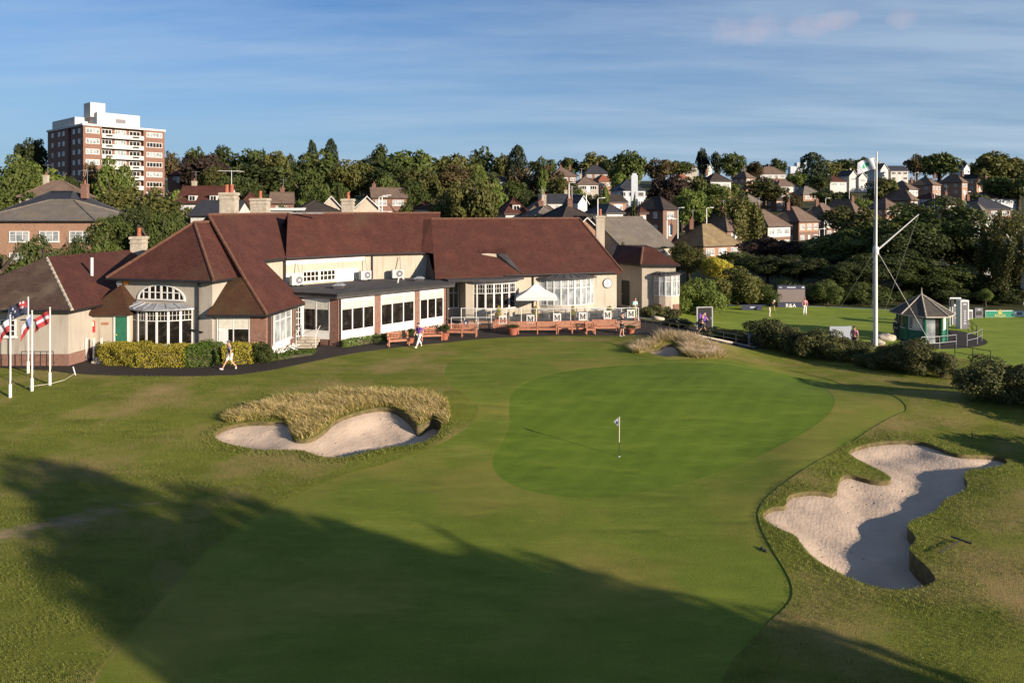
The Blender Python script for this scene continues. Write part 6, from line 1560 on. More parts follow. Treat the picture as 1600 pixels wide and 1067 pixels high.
# trees out of the frame that throw the long evening shadows
for x, y, h, r, kind, lb in ((23.1, -2.6, 15.1, 4.2, 'tall', 'tall tree behind the camera throwing the long lawn shadow'), (28.0, -2.4, 13.0, 4.0, 'round', 'rounder tree behind the camera beside the tall one'), (27.2, .0, 9.4, 3.8, 'round', 'lowest tree of the group behind the camera'), (25.6, -6.0, 12.6, 4.0, 'round', 'tree at the back of the group behind the camera')):
    tree(0, 0, 0, y, kind, 'leaf_mid', lb, 'broadleaf_tree', 'tree', None, rx=r, fine=1 if h < 13.5 else 2, x=x, h=h, cb=.12)
tree(0, 0, 0, 28.0, 'bush', 'leaf_gorse', 'gorse bush just outside the frame right of the big bunker', 'shrub', 'shrub', None, rx=2.3, fine=1, x=27.2, h=3.2, cb=.05)
tree(0, 0, 0, 33.5, 'bush', 'leaf_gorse', 'gorse bush outside the frame behind the big bunker', 'shrub', 'shrub', None, rx=2.4, fine=1, x=29.6, h=3.0, cb=.05)
for x, y, h, r, w in ((-95, 110, 14, 7, 'nearest'), (-150, 170, 16, 9, 'middle'), (-120, 140, 12, 7, 'lowest')):
    tree(0, 0, 0, y, 'round', 'leaf_mid', w+' tree outside the frame left of the apartment block', 'broadleaf_tree', 'tree', None, rx=r, fine=1, x=x, h=h)
tree(0, 0, 0, 63, 'tall', 'leaf_mid', 'narrow tree outside the frame right of the practice lawn', 'broadleaf_tree', 'tree', None, rx=1.5, fine=1, x=64, h=8)

# ---- gorse and heather between the fairway and the practice lawn
gl = 'gorse bushes between fairway and practice lawn'
for px, yb, w, h, lb in ((1212, 548, 88, 54, 'leftmost dark gorse bush, beside the path rail'), (1250, 558, 70, 46, 'gorse bush second from the left'), (1285, 566, 80, 54, 'sun topped gorse bush in front of the grey board'), (1330, 566, 62, 44, 'gorse bush just left of the mast'), (1400, 580, 56, 46, 'gorse bush just right of the mast foot'), (1432, 590, 84, 62, 'large gorse bush in front of the octagonal hut'), (1472, 594, 50, 52, 'brownish gorse bush right of the large one'), (1360, 578, 48, 30, 'low gorse bush below the mast'), (1548, 634, 104, 78, 'big gorse bush at the right edge, its right half sunlit'), (1598, 640, 96, 82, 'gorse bush cut off by the right frame edge'), (1516, 610, 40, 34, 'small gorse bush left of the big one at right')):
    bush(px, yb, w, h, 'bush', 'leaf_gorse', lb, 'gorse_bush', 'gorse bush', gl, fine=2)
hl = 'low heather mounds along the path'
for px, yb, w, h, lb in ((1112, 527, 44, 16, 'low heather mound below the portrait board'), (1140, 531, 46, 17, 'low heather mound in the middle of the path edge'), (1168, 536, 40, 18, 'low heather mound next to the leftmost gorse'), (1060, 512, 44, 15, 'low dark mound beside the path rails'), (1020, 497, 42, 22, 'rockery shrub right of the terrace end'), (1045, 500, 36, 22, 'rockery shrub under the porch bay'), (1040, 487, 30, 14, 'small clipped shrub before the porch plinth'), (1390, 560, 40, 18, 'brown heather mound right of the mast')):
    bush(px, yb, w, h, 'bush', 'leaf_gorse', lb, 'heather_mound', 'heather', hl, fine=1)

# ---- fescue and rough grass (uncountable)
def blades(name, P, h, lean, mat, label, w=.012, rng=RNG, sp=.6):
    n = len(P); a = rng.uniform(0, 2*PI, n); H = h*rng.uniform(.5, 1.3, n)*(1+.30*np.sin(P[:, 0]*2.1+P[:, 1]*1.3)*np.sin(P[:, 1]*2.7-P[:, 0]*.9))
    t = np.stack([np.cos(a), np.sin(a), 0*a], 1)*w; ln = lean+rng.normal(size=(n, 3))*sp; ln[:, 2] = 0
    v = np.empty((n, 5, 3)); m = P+np.column_stack([ln[:, :2]*H[:, None]*.35, H*.6]); tp = P+np.column_stack([ln[:, :2]*H[:, None], H])
    v[:, 0] = P-t; v[:, 1] = P+t; v[:, 2] = m+t*.8; v[:, 3] = m-t*.8; v[:, 4] = tp
    b = np.arange(n)[:, None]*5
    f = np.concatenate([b+np.array([[0, 1, 2]]), b+np.array([[0, 2, 3]]), b+np.array([[3, 2, 4]])])
    o = mobj(name, npmesh(name, v.reshape(-1, 3), f, mat)); tag(o, label, kind='stuff'); return o
def scatter_poly(poly, n, excl=()):
    P_ = np.array(poly); q = np.column_stack([RNG.uniform(P_[:, 0].min(), P_[:, 0].max(), n*4), RNG.uniform(P_[:, 1].min(), P_[:, 1].max(), n*4)])
    q = q[inpoly(poly, q[:, 0], q[:, 1])]
    for e_ in excl: q = q[~inpoly(e_, q[:, 0], q[:, 1])]
    return q[:n]
FL = smooth(GP([(345,662),(352,648),(400,632),(470,620),(560,612),(640,612),(690,620),(705,640),(700,668),(680,655),(668,664),(652,672),(640,650),(612,635),(560,640),(520,658),(495,684),(460,690),(448,660),(425,652),(385,660)]), 1)
FS = smooth(GP([(982,552),(1000,538),(1030,526),(1060,521),(1095,530),(1130,548),(1138,560),(1100,562),(1066,558),(1070,548),(1058,535),(1036,536),(1020,545),(1006,553)]), 1)
def lift(q, dz=0): return np.column_stack([q, Z(q[:, 0], q[:, 1])+.03+dz])
q = scatter_poly(FL, 9500, [LB]); q = q[dist_poly(FL, q[:, 0], q[:, 1]) > RNG.random(len(q))**2*.7]; wgt = dist_poly(FL, q[:, 0], q[:, 1])
blades('fescue_grass', lift(q), .34, np.array([-.3, -.4, 0]), 'fescue', 'straw coloured fescue bank above the left bunker', .009)
blades('green_fescue', lift(scatter_poly(FL, 13000, [LB])), .31, np.array([-.2, -.4, 0]), 'fescue_low', 'greenish undergrowth in the fescue bank of the left bunker', .016)
q = scatter_poly(FS, 12000, [SB]); q = q[dist_poly(FS, q[:, 0], q[:, 1]) > RNG.random(len(q))**2*.6]
blades('fescue_grass', lift(q), .46, np.array([-.35, -.3, 0]), 'fescue_pale', 'straw coloured fescue mound around the small path bunker', .011)
blades('green_fescue', lift(scatter_poly(FS, 6000, [SB])), .36, np.array([-.2, -.3, 0]), 'fescue_low', 'greenish tufts at the foot of the fescue mound', .02)
# longer grass collar round the big bunker and coarse rough elsewhere
def around(poly, r, n):
    P_ = np.array(poly); q = np.column_stack([RNG.uniform(P_[:, 0].min()-r, P_[:, 0].max()+r, n*8), RNG.uniform(P_[:, 1].min()-r, P_[:, 1].max()+r, n*8)])
    d_ = dist_poly(poly, q[:, 0], q[:, 1]); q = q[(d_ < r*RNG.random(len(q))**.7) & ~inpoly(poly, q[:, 0], q[:, 1]) & ~inpoly(APRON, q[:, 0], q[:, 1])]; return q[:n]
blades('bunker_edge_grass', np.concatenate([lift(around(RB, 1.5, 11000), .02)]), .06, np.array([.1, -.2, 0]), 'rough_blade', 'tufty grass collar around the big right bunker', .008)
blades('bunker_edge_grass', lift(around(LB, .8, 5000)), .07, np.array([.1, -.2, 0]), 'rough_blade', 'tufty grass collar around the left bunker', .014)
def rough_pts(n):
    d_ = 14+(46-14)*RNG.random(n*3)**1.25; kx = RNG.uniform(-.76, .76, n*3); q = np.column_stack([kx*d_, d_])
    m = ~inpoly(APRON, q[:, 0], q[:, 1])
    for e_ in (LB, RB, SB, PATH, GREEN): m &= ~inpoly(e_, q[:, 0], q[:, 1])
    return q[m][:n]
q = rough_pts(170000); q = q[np.sin(q[:, 0]*1.3+np.sin(q[:, 1]*.9)*2)+np.sin(q[:, 1]*1.7+q[:, 0]*.6)+RNG.normal(size=len(q))*.9 > -.4]
blades('rough_grass', lift(q, .02), .04, np.array([0, 0, 0]), 'rough_blade', 'short uneven blades of rough grass over the open ground', .006)
# ================================================================ PEOPLE
def skin(V_, E_, R_, sub=1):
    me = bpy.data.meshes.new('tmp'); me.from_pydata(V_, E_, []); o = bpy.data.objects.new('tmp', me); COL.objects.link(o)
    md = o.modifiers.new('s', 'SKIN'); md.use_smooth_shade = True
    for i, r in enumerate(R_): me.skin_vertices[0].data[i].radius = r if isinstance(r, tuple) else (r, r)
    me.skin_vertices[0].data[0].use_root = True
    s = o.modifiers.new('b', 'SUBSURF'); s.levels = sub
    dg = bpy.context.evaluated_depsgraph_get(); ev = o.evaluated_get(dg).to_mesh()
    v = [tuple(p.co) for p in ev.vertices]; f = [tuple(p.vertices) for p in ev.polygons]
    bpy.data.objects.remove(o); bpy.data.meshes.remove(me); return v, f
def addskin(mb, V_, E_, R_, m=0, sub=1):
    v, f = skin(V_, E_, R_, sub); i = len(mb.v); mb.v += v; mb.f += [tuple(i+k for k in q) for q in f]; mb.m += [m]*len(f)
def ellip(mb, c, r, m=0, n=12, k=8):
    i = len(mb.v)
    for a in range(1, k):
        t = PI*a/k
        for b in range(n): p = 2*PI*b/n; mb.v.append((c[0]+r[0]*math.sin(t)*math.cos(p), c[1]+r[1]*math.sin(t)*math.sin(p), c[2]+r[2]*math.cos(t)))
    for a in range(k-2):
        for b in range(n): d_ = (b+1) % n; mb.f.append((i+a*n+b, i+(a+1)*n+b, i+(a+1)*n+d_, i+a*n+d_)); mb.m.append(m)
    mb.f.append(tuple(range(i, i+n))[::1]); mb.m.append(m); mb.f.append(tuple(range(i+(k-2)*n, i+(k-1)*n))[::-1]); mb.m.append(m)
def lerp(a, b, t): return tuple(a[i]+(b[i]-a[i])*t for i in range(3))
POSE = {
 'walk': dict(lean=(0, -.03), hipz=.93, legs=[((.10, -.20, .52), (.10, -.40, .10), (.10, -.58, .10)), ((-.10, .06, .50), (-.10, .36, .15), (-.10, .28, .03))], arms=[((.25, .14, 1.17), (.23, .10, .92)), ((-.25, -.05, 1.17), (-.22, -.22, .98))]),
 'stand': dict(lean=(0, 0), hipz=.95, legs=[((.11, -.02, .50), (.12, .0, .09), (.14, -.17, .03)), ((-.11, -.02, .50), (-.12, .0, .09), (-.14, -.17, .03))], arms=[((.26, .05, 1.17), (.24, -.03, .92)), ((-.26, .05, 1.17), (-.24, -.03, .92))]),
 'fold': dict(lean=(0, -.02), hipz=.95, legs=[((.10, -.05, .50), (.10, -.06, .09), (.12, -.23, .03)), ((-.11, .05, .50), (-.12, .14, .09), (-.14, -.03, .03))], arms=[((.25, -.02, 1.16), (.10, -.26, 1.20)), ((-.25, -.02, 1.16), (-.08, -.26, 1.14))]),
 'putt': dict(lean=(0, -.34), hipz=.92, legs=[((.16, -.06, .49), (.18, .02, .09), (.20, -.15, .03)), ((-.16, -.06, .49), (-.18, .02, .09), (-.20, -.15, .03))], arms=[((.20, -.48, 1.0), (.03, -.50, .78)), ((-.20, -.48, 1.0), (-.03, -.50, .76))]),
}
def person(px, yb, yaw, pose, label, shirt, legs, hat=None, short=False, hair='hair_dark', scale=1.0, club=False, bag=False, longs=False, dz=0, pos=None):
    x, y, z = gp(px, yb) if pos is None else pos
    o = thing('person', label, 'person', (x, y, z+dz), None, R(yaw)); o.scale = (scale,)*3
    p = POSE[pose]; lx, ly = p['lean']; hz = p['hipz']
    pel = (0, .02, hz); sp = (lx*.4, ly*.35, hz+.24); ch = (lx*.8, ly*.8, hz+.46-abs(ly)*.12); nk = (lx, ly*1.1, hz+.58-abs(ly)*.25); hd = (lx, ly*1.25-.02, hz+.70-abs(ly)*.35)
    mb = MB(); V_ = [pel, sp, ch, nk, lerp(nk, hd, .6)]; E_ = [(0, 1), (1, 2), (2, 3), (3, 4)]; R_ = [(.125, .10), (.12, .09), (.15, .10), .055, .055]
    sh = []
    for s, (el, wr) in zip((1, -1), p['arms']):
        s0 = (ch[0]+s*.185, ch[1], ch[2]+.03); i = len(V_); V_ += [s0, el, wr, lerp(el, wr, 1.22)]; E_ += [(2, i), (i, i+1), (i+1, i+2), (i+2, i+3)]; R_ += [.058, .042, .028, .036]; sh.append((s0, el, wr))
    for s, (kn, an, to) in zip((1, -1), p['legs']):
        h0 = (s*.09, .01, hz-.05); i = len(V_); V_ += [h0, kn, an, to]; E_ += [(0, i), (i, i+1), (i+1, i+2), (i+2, i+3)]; R_ += [.088, .056, .038, .034]
    addskin(mb, V_, E_, R_)
    c = (hd[0], hd[1], hd[2]+.03); ellip(mb, c, (.075, .095, .115)); ellip(mb, (c[0], c[1]-.098, c[2]-.012), (.014, .022, .02)); ellip(mb, (c[0], c[1]-.075, c[2]-.075), (.045, .03, .035))
    for s in (-1, 1):
        ellip(mb, (c[0]+s*.077, c[1]+.005, c[2]-.01), (.012, .025, .033), n=8, k=6); ellip(mb, (c[0]+s*.03, c[1]-.088, c[2]+.012), (.012, .008, .008), 1, 8, 6)
    ellip(mb, (c[0], c[1]-.096, c[2]-.055), (.024, .008, .006), 2, 8, 6)
    for (s0, el, wr) in sh:                                     # palm, four unequal curled fingers and a thumb off the side of the palm
        e_, w_ = Vector(el), Vector(wr); d_ = (w_-e_).normalized(); sd = d_.cross(Vector((0, 1, 0.1))).normalized(); fw = sd.cross(d_).normalized()
        k0 = w_+d_*.09
        for q, (L, of) in enumerate(((.070, -.03), (.082, -.01), (.076, .01), (.058, .03))):
            b_ = k0+fw*of; mb.path([b_-d_*.03, b_+d_*L*.5, b_+d_*L*.8+sd*.015, b_+d_*L+sd*.035], [.010, .009, .008, .006], 6)
        b_ = w_+d_*.04-fw*.034; mb.path([b_+fw*.02, b_-fw*.02+d_*.025, b_-fw*.03+d_*.06], [.012, .010, .007], 6)
    mb.build('body', ['skin', 'hair_dark', 'terracotta'], o, True, off=(0, 0, 0))
    mb = MB(); V_ = [lerp(pel, sp, -.05), sp, ch, lerp(ch, nk, .55)]; E_ = [(0, 1), (1, 2), (2, 3)]; R_ = [(.15, .125), (.145, .112), (.168, .118), (.075, .075)]
    for (s0, el, wr) in sh:
        i = len(V_); en = lerp(el, wr, .9) if longs else lerp(s0, el, .85); V_ += [s0, lerp(s0, el, .5), el, en] if longs else [s0, lerp(s0, el, .5), en]
        E_ += [(2, i), (i, i+1), (i+1, i+2)]+([(i+2, i+3)] if longs else []); R_ += [.076, .066, .055, .042] if longs else [.076, .068, .066]
    addskin(mb, V_, E_, R_); mb.build('shirt', shirt, o, True, off=(0, 0, 0))
    mb = MB(); V_ = [lerp(pel, sp, .12)]; E_ = []; R_ = [(.145, .125)]
    for s, (kn, an, to) in zip((1, -1), p['legs']):
        h0 = (s*.09, .01, hz-.05); i = len(V_); q = [h0, lerp(h0, kn, .5), lerp(h0, kn, .92)] if short else [h0, kn, lerp(kn, an, .92)]
        V_ += q; E_ += [(0, i), (i, i+1), (i+1, i+2)]; R_ += [.108, .098, .094] if short else [.106, .078, .066]
    addskin(mb, V_, E_, R_); mb.build('shorts' if short else 'trousers', legs, o, True, off=(0, 0, 0))
    for s, (kn, an, to) in zip((1, -1), p['legs']):
        mb = MB(); he = Vector(an)+(Vector(an)-Vector(to))*.3; he.z = max(.03, an[2]-.05)
        addskin(mb, [tuple(he), lerp(tuple(he), to, .55), to], [(0, 1), (1, 2)], [.044, .048, .036]); mb.build('shoe', 'cloth_white' if legs != 'cloth_dark' else 'cloth_white', o, True, off=(0, 0, 0))
    mb = MB(); ellip(mb, (c[0], c[1]+.018, c[2]+.035), (.084, .098, .095)); mb.build('hair', hair, o, True, off=(0, 0, 0))
    if hat:
        mb = MB(); ellip(mb, (c[0], c[1]+.003, c[2]+.062), (.09, .106, .075)); ellip(mb, (c[0], c[1]-.125, c[2]+.045), (.07, .075, .010)); mb.build('cap', hat, o, True, off=(0, 0, 0))
    if bag:
        g = thing('golf_bag', 'dark navy golf bag slung at the walking caddie by the portrait board', 'golf bag', (x+.1, y+.25, z+.45))
        mb = MB(); mb.tube((-.35, 0, .15), (.45, 0, .62), .13, .15, 12); mb.build('bag', 'navy', g, off=(0, 0, 0))
        for k in range(5): mb = MB(); mb.tube((.4, -.06+.03*k, .6), (.68, -.09+.045*k, .80+.02*k), .01); mb.box(.66, .72, -.12+.045*k, -.06+.045*k, .80+.02*k, .86+.02*k); mb.build('club', 'grey_metal', g, off=(0, 0, 0))
    if club:
        w_ = Vector(p['arms'][0][1]); a = R(yaw)
        g = thing('putter', 'putter held over the ball by the white capped golfer', 'golf club', (x, y, z), None, a)
        mb = MB(); mb.tube((0, w_.y-.02, w_.z+.05), (.02, w_.y-.22, .05), .012, .008); mb.build('shaft', 'grey_metal', g, off=(0, 0, 0))
        mb = MB(); mb.box(-.03, .08, w_.y-.25, w_.y-.2, .01, .05); mb.build('club_head', 'grey_metal', g, off=(0, 0, 0))
    return o
person(359, 577.5, -82, 'walk', 'person walking left in grey top, white shorts and cap past the golden shrub', 'shirt_grey', 'cloth_white', 'shirt_grey', True, scale=1.02)
person(655, 542.5, -35, 'walk', 'person in purple polo shirt and white trousers walking on the path', 'shirt_purple', 'cloth_white', 'navy')
person(972, 525.5, 65, 'fold', 'person in black top and shorts standing by the terrace end, bare legs', 'shirt_black', 'cloth_dark', 'shirt_black', True)
person(1202, 494, 70, 'putt', 'person bent over a putt in black top, cream trousers and white cap', 'shirt_black', 'cloth_cream', 'cloth_white', club=True)
person(1257.5, 492, 172, 'stand', 'person in pink top and pale trousers before the big screen, back turned', 'shirt_pink', 'cloth_white', 'shirt_pink')
person(1097, 523, 60, 'walk', 'person in dark clothes carrying a golf bag past the portrait board', 'cloth_dark', 'cloth_dark', 'navy', True, bag=True)
person(1335, 548, 140, 'stand', 'person in pink and dark clothing half hidden by gorse left of the mast', 'shirt_pink', 'cloth_dark', None, dz=.1)
person(1400, 531, 190, 'stand', 'person in dark jacket and cap half hidden by gorse right of the mast', 'cloth_dark', 'cloth_dark', 'shirt_black', longs=True)
person(0, 0, 30, 'fold', 'person in turquoise top standing at the right end of the terrace', 'shirt_teal', 'cloth_white', None, pos=(10.4, 59.6, TZ), hair='hair_dark')
# ================================================================ RIGHT-HAND SIDE: hut, screens, signs, rails
# octagonal starter's hut
x, y, z = gp(1458, 536); hx, hy, hz0 = x, y+1.6, z
HT = thing('octagonal_hut', 'octagonal green and white hut with dark pointed roof', 'hut', (hx, hy, hz0))
r_ = 1.75; oct_ = [(hx+r_*math.cos(PI/8+k*PI/4-PI/2), hy+r_*math.sin(PI/8+k*PI/4-PI/2)) for k in range(8)]
for k in range(8):
    a_, b_ = oct_[k], oct_[(k+1) % 8]; f = fr2(a_, b_); door_ = k == 7
    if not door_:
        mb = MB(); f.box(mb, 0, f.L, hz0-.1, hz0+.95, -.08, 0); mb.build('wall_panel', 'green_paint', HT)
        window(HT, f, .1, f.L-.1, hz0+.97, hz0+2.1, 2, glass='glass_pale' if k in (0, 6) else 'glass_dark', n=-.03, sill=False, bars=[])
        if k in (0, 6): mb = MB(); f.box(mb, .45, f.L-.2, hz0+1.1, hz0+1.95, .03, .04); mb.build('notice', 'cloth_cream', HT)
    else:
        mb = MB(); f.box(mb, .15, f.L-.15, hz0-.05, hz0+2.05, -.06, -.03); dd = mb.build('door', 'glass_pale', HT)
        mb = MB(); f.box(mb, .15, f.L*.62, hz0, hz0+2.0, -.03, 0); mb.build('door_leaf', 'glass_pale', dd); mb = MB(); f.box(mb, f.L*.62, f.L-.15, hz0, hz0+2.0, -.03, -.01); mb.build('opening', 'glass_dark', dd)
    mb = MB(); mb.tube((a_[0], a_[1], hz0-.1), (a_[0], a_[1], hz0+2.25), .13, .13, 8); mb.build('post', 'green_paint', HT)
    mb = MB(); f.box(mb, 0, f.L, hz0+2.1, hz0+2.3, -.1, .05); mb.build('frieze', 'white_paint', HT)
mb = MB(); ro = r_+.62; ev = [(hx+ro*math.cos(PI/8+k*PI/4-PI/2), hy+ro*math.sin(PI/8+k*PI/4-PI/2), hz0+2.22) for k in range(8)]; ax_ = (hx, hy, hz0+3.75)
mb.shell([[ev[k], ev[(k+1) % 8], ax_] for k in range(8)], .1, 0, 1)
for k in range(8): mb.tube((ev[k][0], ev[k][1], ev[k][2]+.02), (ax_[0], ax_[1], ax_[2]+.02), .06, .05, 6, 1)
mb.lathe(hx, hy, [(.12, hz0+3.72), (.05, hz0+3.9), (.02, hz0+4.3)], 8, 1); mb.build('roof', ['hut_roof', 'stone'], HT)
# big screen
d = 78; x0, x1 = (1215-800)*d/F, (1258-800)*d/F; zt, zb_ = CZ-(446-HY)*d/F, CZ-(483-HY)*d/F
f = Fr((x0, d), (1, .0)); w_ = x1-x0
SN = thing('led_screen', 'large grey video screen with navy header and R&A lettered base', 'screen', ((x0+x1)/2, d, zb_))
mb = MB(); f.box(mb, 0, w_, zb_-.1, zb_+.78, -.5, 0); ba = mb.build('base', 'navy', SN)
lettering('R&A', .62, f, w_*.48, zb_+.36, .012, 'cloth_white', ba)
mb = MB(); f.box(mb, 0, w_, zb_+.78, zt-.42, -.3, -.02); mb.build('display', 'screen_grey', SN)
mb = MB(); f.box(mb, 0, w_, zt-.42, zt, -.3, 0); hd_ = mb.build('header', 'navy', SN)
mb = MB(); f.box(mb, w_*.34, w_*.66, zt-.27, zt-.17, 0, .01); f.box(mb, w_*.05, w_*.16, zt-.26, zt-.18, 0, .01); f.box(mb, w_*.88, w_*.97, zt-.3, zt-.14, 0, .01); mb.build('marks', 'blue_white', hd_)
for s in (.1, .9): mb = MB(); f.box(mb, w_*s-.06, w_*s+.06, zb_-.3, zt, -.42, -.31); mb.build('strut', 'black_metal', SN)
# navy floor boards (banners)
for px0, px1, yb, d, lb, em in ((1072, 1088, 488, 74, 'short navy banner board half hidden by the portrait board', False), (1159, 1191, 486, 76, 'low navy banner board with small white mark on the lawn edge', True)):
    x0, x1 = (px0-800)*d/F, (px1-800)*d/F; zg = float(Z(x0, d)); f = Fr((x0, d), (1, .02)); o = thing('banner_board', lb, 'banner', ((x0+x1)/2, d, zg))
    mb = MB(); f.box(mb, 0, x1-x0, zg+.05, zg+.62, 0, .05); b_ = mb.build('panel', 'navy', o)
    if em: mb = MB(); f.box(mb, (x1-x0)*.4, (x1-x0)*.7, zg+.28, zg+.40, .05, .056); mb.build('mark', 'blue_white', b_)
    for s in (.15, .85): mb = MB(); f.box(mb, (x1-x0)*s-.03, (x1-x0)*s+.03, zg, zg+.5, -.25, 0); mb.build('foot', 'black_metal', o)
# portrait board with golfer picture
d = 58.5; x0, x1 = (1089-800)*d/F, (1114-800)*d/F; zt = CZ-(480-HY)*d/F; zm = CZ-(508-HY)*d/F; zg = float(Z(x0, d)); f = Fr((x0, d), (1, .15)); w_ = x1-x0
PB = thing('poster_stand', 'framed dark poster of a swinging player on two posts', 'poster', ((x0+x1)/2, d, zg))
mb = MB(); f.box(mb, .05, w_-.05, zm-.25, zt-.05, 0, .04); b_ = mb.build('poster', 'shirt_black', PB)
for u in (0, w_): mb = MB(); f.box(mb, u-.05, u+.05, zg, zt+.03, -.03, .06); mb.build('post', 'grey_metal', PB)
mb = MB(); f.box(mb, .05, w_-.05, zt-.05, zt+.03, -.02, .06); mb.build('frame', 'grey_metal', PB)
mb = MB(); q = lambda u, z: f.p(u, .046)+(zm+z,)
for pol, m in (([(.55, .35), (.78, .3), (.82, .75), (.6, .8)], 0), ([(.62, .82), (.76, .82), (.76, 1.0), (.64, 1.0)], 1), ([(.3, .9), (.36, .98), (.68, .72), (.62, .64)], 1), ([(.72, .72), (.8, .68), (1.0, .42), (.95, .38)], 1), ([(.2, .5), (.55, .75), (.5, .95), (.22, 1.0)], 0), ([(.55, -.2), (.68, -.2), (.7, .32), (.56, .34)], 2)):
    mb.poly([q(*p) for p in pol], m)
mb.build('picture', ['shirt_purple', 'skin', 'cloth_dark'], b_)
# grey board back behind the gorse
d = 55.5; x0, x1 = (1296-800)*d/F, (1332-800)*d/F; zt = CZ-(510-HY)*d/F; zg = float(Z(x0, d)); f = Fr((x0, d), (1, .1))
o = thing('board_back', 'pale blue grey back of a board behind the gorse', 'board', ((x0+x1)/2, d, zg)); mb = MB(); f.box(mb, 0, x1-x0, zg+.1, zt, 0, .05); mb.build('panel', 'sign_pale', o)
for s in (.1, .9): mb = MB(); f.box(mb, (x1-x0)*s, (x1-x0)*s+.06, zg, zt+.02, -.08, 0); mb.build('post', 'grey_metal', o)
d = 55.5; x0 = (1171-800)*d/F; zg = float(Z(x0, d)); mb = MB(); mb.box(x0-.12, x0+.12, d-.05, d+.05, zg, zg+1.05)
o = tag(mb.build('path_board', 'blue_white'), 'narrow pale blue board at the end of the path rail', 'sign')
# tall sign frames
def signframe(px0, px1, yt, yb, d, dep, label, dark, marks, back=False):
    x0, x1 = (px0-800)*d/F, (px1-800)*d/F; zt, zg = CZ-(yt-HY)*d/F, CZ-(yb-HY)*d/F; f = Fr((x0, d), (1, 0)); w_ = x1-x0
    o = thing('sign_tower', label, 'sign', ((x0+x1)/2, d, zg))
    mb = MB(); f.box(mb, 0, w_, zg-.3, zt, -dep, 0); mb.build('frame', 'pale_metal', o)
    mb = MB(); f.box(mb, w_*.12, w_*.88, zg+.1, zt-.15, 0, .012); b_ = mb.build('panel', dark, o)
    H = zt-zg
    mb = MB()
    for u0, u1, h0, h1 in marks: f.box(mb, w_*u0, w_*u1, zg+H*h0, zg+H*h1, .012, .02)
    if marks: mb.build('marks', 'blue_white', b_)
    return o
tm = [(.28, .70, .85, .89)]+[(.38, .62, .26+.075*k, .295+.075*k) for k in range(6)]+[(.3, .7, .23, .245)]
signframe(1501, 1514, 469, 518, 63.5, .7, 'tall grey sign tower with white marks right of the hut', 'sign_grey', tm)
signframe(1488, 1499, 476, 515, 66, .5, 'second grey sign panel with bench silhouette between hut and tower', 'sign_grey', [(.3, .7, .6, .7), (.35, .65, .45, .5)])
signframe(1513, 1520, 484, 499, 70, .2, 'small framed grey board right of the sign tower', 'sign_grey', [])
mb = MB(); x0, x1, d = (1484-800)*65/F, (1501-800)*65/F, 65.0; zt = CZ-(466-HY)*d/F; zg = float(Z(x0, d))
o = thing('equipment_gantry', 'black speaker gantry behind the sign tower', 'gantry', ((x0+x1)/2, d, zg))
mb.tube((x0, d, zg), (x0, d, zt), .05); mb.tube((x1, d, zg), (x1, d, zt), .05); mb.tube((x0, d, zt), (x1, d, zt), .07); mb.build('frame', 'pale_metal', o)
mb = MB(); mb.box(x0, x0+.28, d-.2, d+.15, zt-.75, zt-.1); mb.build('speaker', 'black_metal', o)
# lectern-like kiosk
d = 70.5; x0, x1 = (1523.5-800)*d/F, (1536-800)*d/F; zt, zg = CZ-(481-HY)*d/F, float(Z(x0, d)); f = Fr((x0, d), (1, 0)); w_ = x1-x0
o = thing('information_kiosk', 'grey purple kiosk with dark slot left of the green board', 'kiosk', ((x0+x1)/2, d, zg))
mb = MB(); f.box(mb, 0, w_, zg, zt, -.4, 0); mb.build('casing', 'sign_grey', o); mb = MB(); f.box(mb, .12, w_-.12, zt-.75, zt-.35, 0, .015); mb.build('slot', 'black_metal', o); mb = MB(); f.box(mb, w_*.35, w_*.65, zt-.22, zt-.12, 0, .012); mb.build('mark', 'blue_white', o)
# green board with crown
d = 71.0; x0, x1 = (1540-800)*d/F, (1585-800)*d/F; zt, zg = CZ-(485-HY)*d/F, float(Z(x0, d)); f = Fr((x0, d), (1, 0)); w_ = x1-x0
GB = thing('green_board', 'long green board with gold crown emblem and gold lettering', 'sign board', ((x0+x1)/2, d, zg))
mb = MB(); f.box(mb, 0, w_, zg+.0, zt, -.1, 0); mb.build('frame', 'pale_metal', GB)
mb = MB(); f.box(mb, .05, w_-.05, zg+.05, zt-.06, 0, .015); b_ = mb.build('panel', 'sign_green', GB)
H = zt-zg; mb = MB(); uc, z0 = w_*.5, zg+H*.52
f.box(mb, uc-.17, uc+.17, z0, z0+.06, .015, .025)
for k in range(5):
    u = uc+(k-2)*.11; top = z0+.40-.05*abs(k-2); mb.hexa([f.p(uc+(k-2)*.07-.03, .025)+(z0+.06,), f.p(uc+(k-2)*.07+.03, .025)+(z0+.06,), f.p(uc+(k-2)*.07+.03, .015)+(z0+.06,), f.p(uc+(k-2)*.07-.03, .015)+(z0+.06,)], [f.p(u-.012, .025)+(top,), f.p(u+.012, .025)+(top,), f.p(u+.012, .015)+(top,), f.p(u-.012, .015)+(top,)]); disc(f, u, top+.02, .035, .015, .026, mb, 10)
mb.build('emblem', 'gold', b_)
lettering('ROLEX', .36, f, uc, zg+H*.27, .02, 'gold', b_)
d = 71.5; x0, x1 = (1586-800)*d/F, (1630-800)*d/F; f = Fr((x0, d), (1, 0)); zg = float(Z(x0, d))
o = thing('pale_board', 'pale grey patterned board cut by the right frame edge', 'sign board', (x0, d, zg)); mb = MB(); f.box(mb, 0, x1-x0, zg, zt-.15, -.1, 0); mb.build('panel', 'blue_white', o)
mb = MB()
for u0, u1, a_, b_ in ((.2, .7, .2, .5), (.9, 1.3, .4, .8), (1.5, 2.2, .15, .45)): f.box(mb, u0, u1, zg+a_, zg+b_, 0, .01)
mb.build('pattern', 'sign_grey', o)
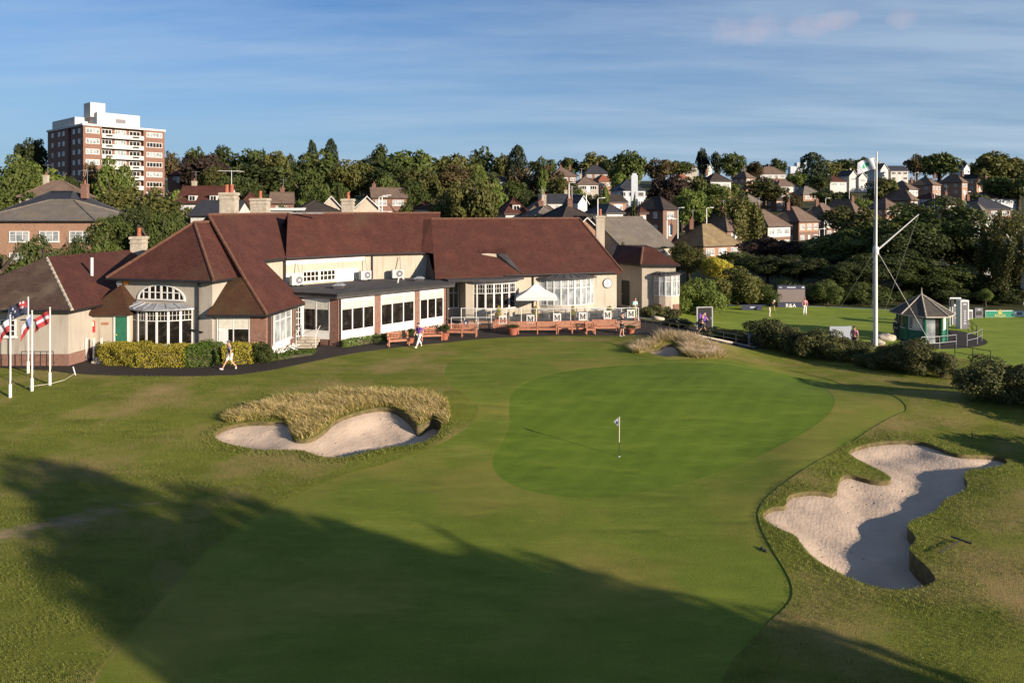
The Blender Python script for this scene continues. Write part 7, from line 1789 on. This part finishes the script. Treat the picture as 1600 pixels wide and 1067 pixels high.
# metal rails round the hut path and along the lower path
def rail(pts_, label, h=1.0, mat='black_metal', rails=(1.0, .5), step=1.8):
    P_ = []
    for a_, b_ in zip(pts_[:-1], pts_[1:]):
        A_, B_ = Vector(gp(*a_)), Vector(gp(*b_)); n = max(1, round((B_-A_).length/step)); P_ += [A_.lerp(B_, k/n) for k in range(n)]
    P_.append(Vector(gp(*pts_[-1])))
    o = thing('metal_railing', label, 'railing', tuple(P_[0]))
    for p in P_: mb = MB(); mb.tube(tuple(p-Vector((0, 0, .05))), tuple(p+Vector((0, 0, h))), .028); mb.build('post', mat, o)
    for q in rails: mb = MB(); mb.path([p+Vector((0, 0, h*q)) for p in P_], .024, 6); mb.build('rail', mat, o)
rail([(1440, 547), (1468, 546), (1494, 543)], 'metal railing in front of the octagonal hut', mat='grey_metal')
rail([(1511, 542), (1527, 538), (1534, 533)], 'curved railing on the outer edge of the hut path', mat='grey_metal')
rail([(1513, 518), (1519, 522), (1526, 528)], 'short railing beyond the hut path by the sign tower')
rail([(1492, 561), (1520, 566), (1548, 571)], 'sloping railing on the lawn between the right gorse bushes')
rail([(1008, 512), (1060, 521), (1110, 530), (1168, 540)], 'low path railing running right from the terrace', h=.7)
rail([(1020, 505), (1066, 514), (1105, 522)], 'second low path railing behind the first', h=.7)
kp = [gp(*q) for q in ((1092, 526), (1122, 532), (1152, 538), (1180, 544))]
o = thing('low_wall', 'low pale kerb wall along the path right of the fescue mound', 'wall', kp[0]); mb = MB(); mb.path([(p[0], p[1], p[2]+.04) for p in kp], .09, 4); mb.build('coping', 'stone', o)
# timber bench remains and stump near the mast: pale boulders
for px, yb, r_, lb in ((1384, 532, .55, 'pale weathered boulder right of the mast'), (1372, 538, .4, 'smaller pale boulder at the mast foot'), (1028, 500, .35, 'rockery stone below the porch bay'), (1054, 505, .4, 'rockery stone at the edge of the practice lawn')):
    x, y, z = gp(px, yb); rng = np.random.default_rng(int(px)); mb = MB(); i0 = len(mb.v); ellip(mb, (0, 0, r_*.35), (r_*1.5, r_*.9, r_*.75), 0, 14, 10)
    mb.v = [tuple(np.array(p)*(1+.16*math.sin(p[0]*7+p[1]*5+px)+.1*math.sin(p[2]*9+p[0]*4))) for p in mb.v]
    o = mb.build('boulder', 'stone', None, True); o.location = (x, y, z); tag(o, lb, 'boulder')
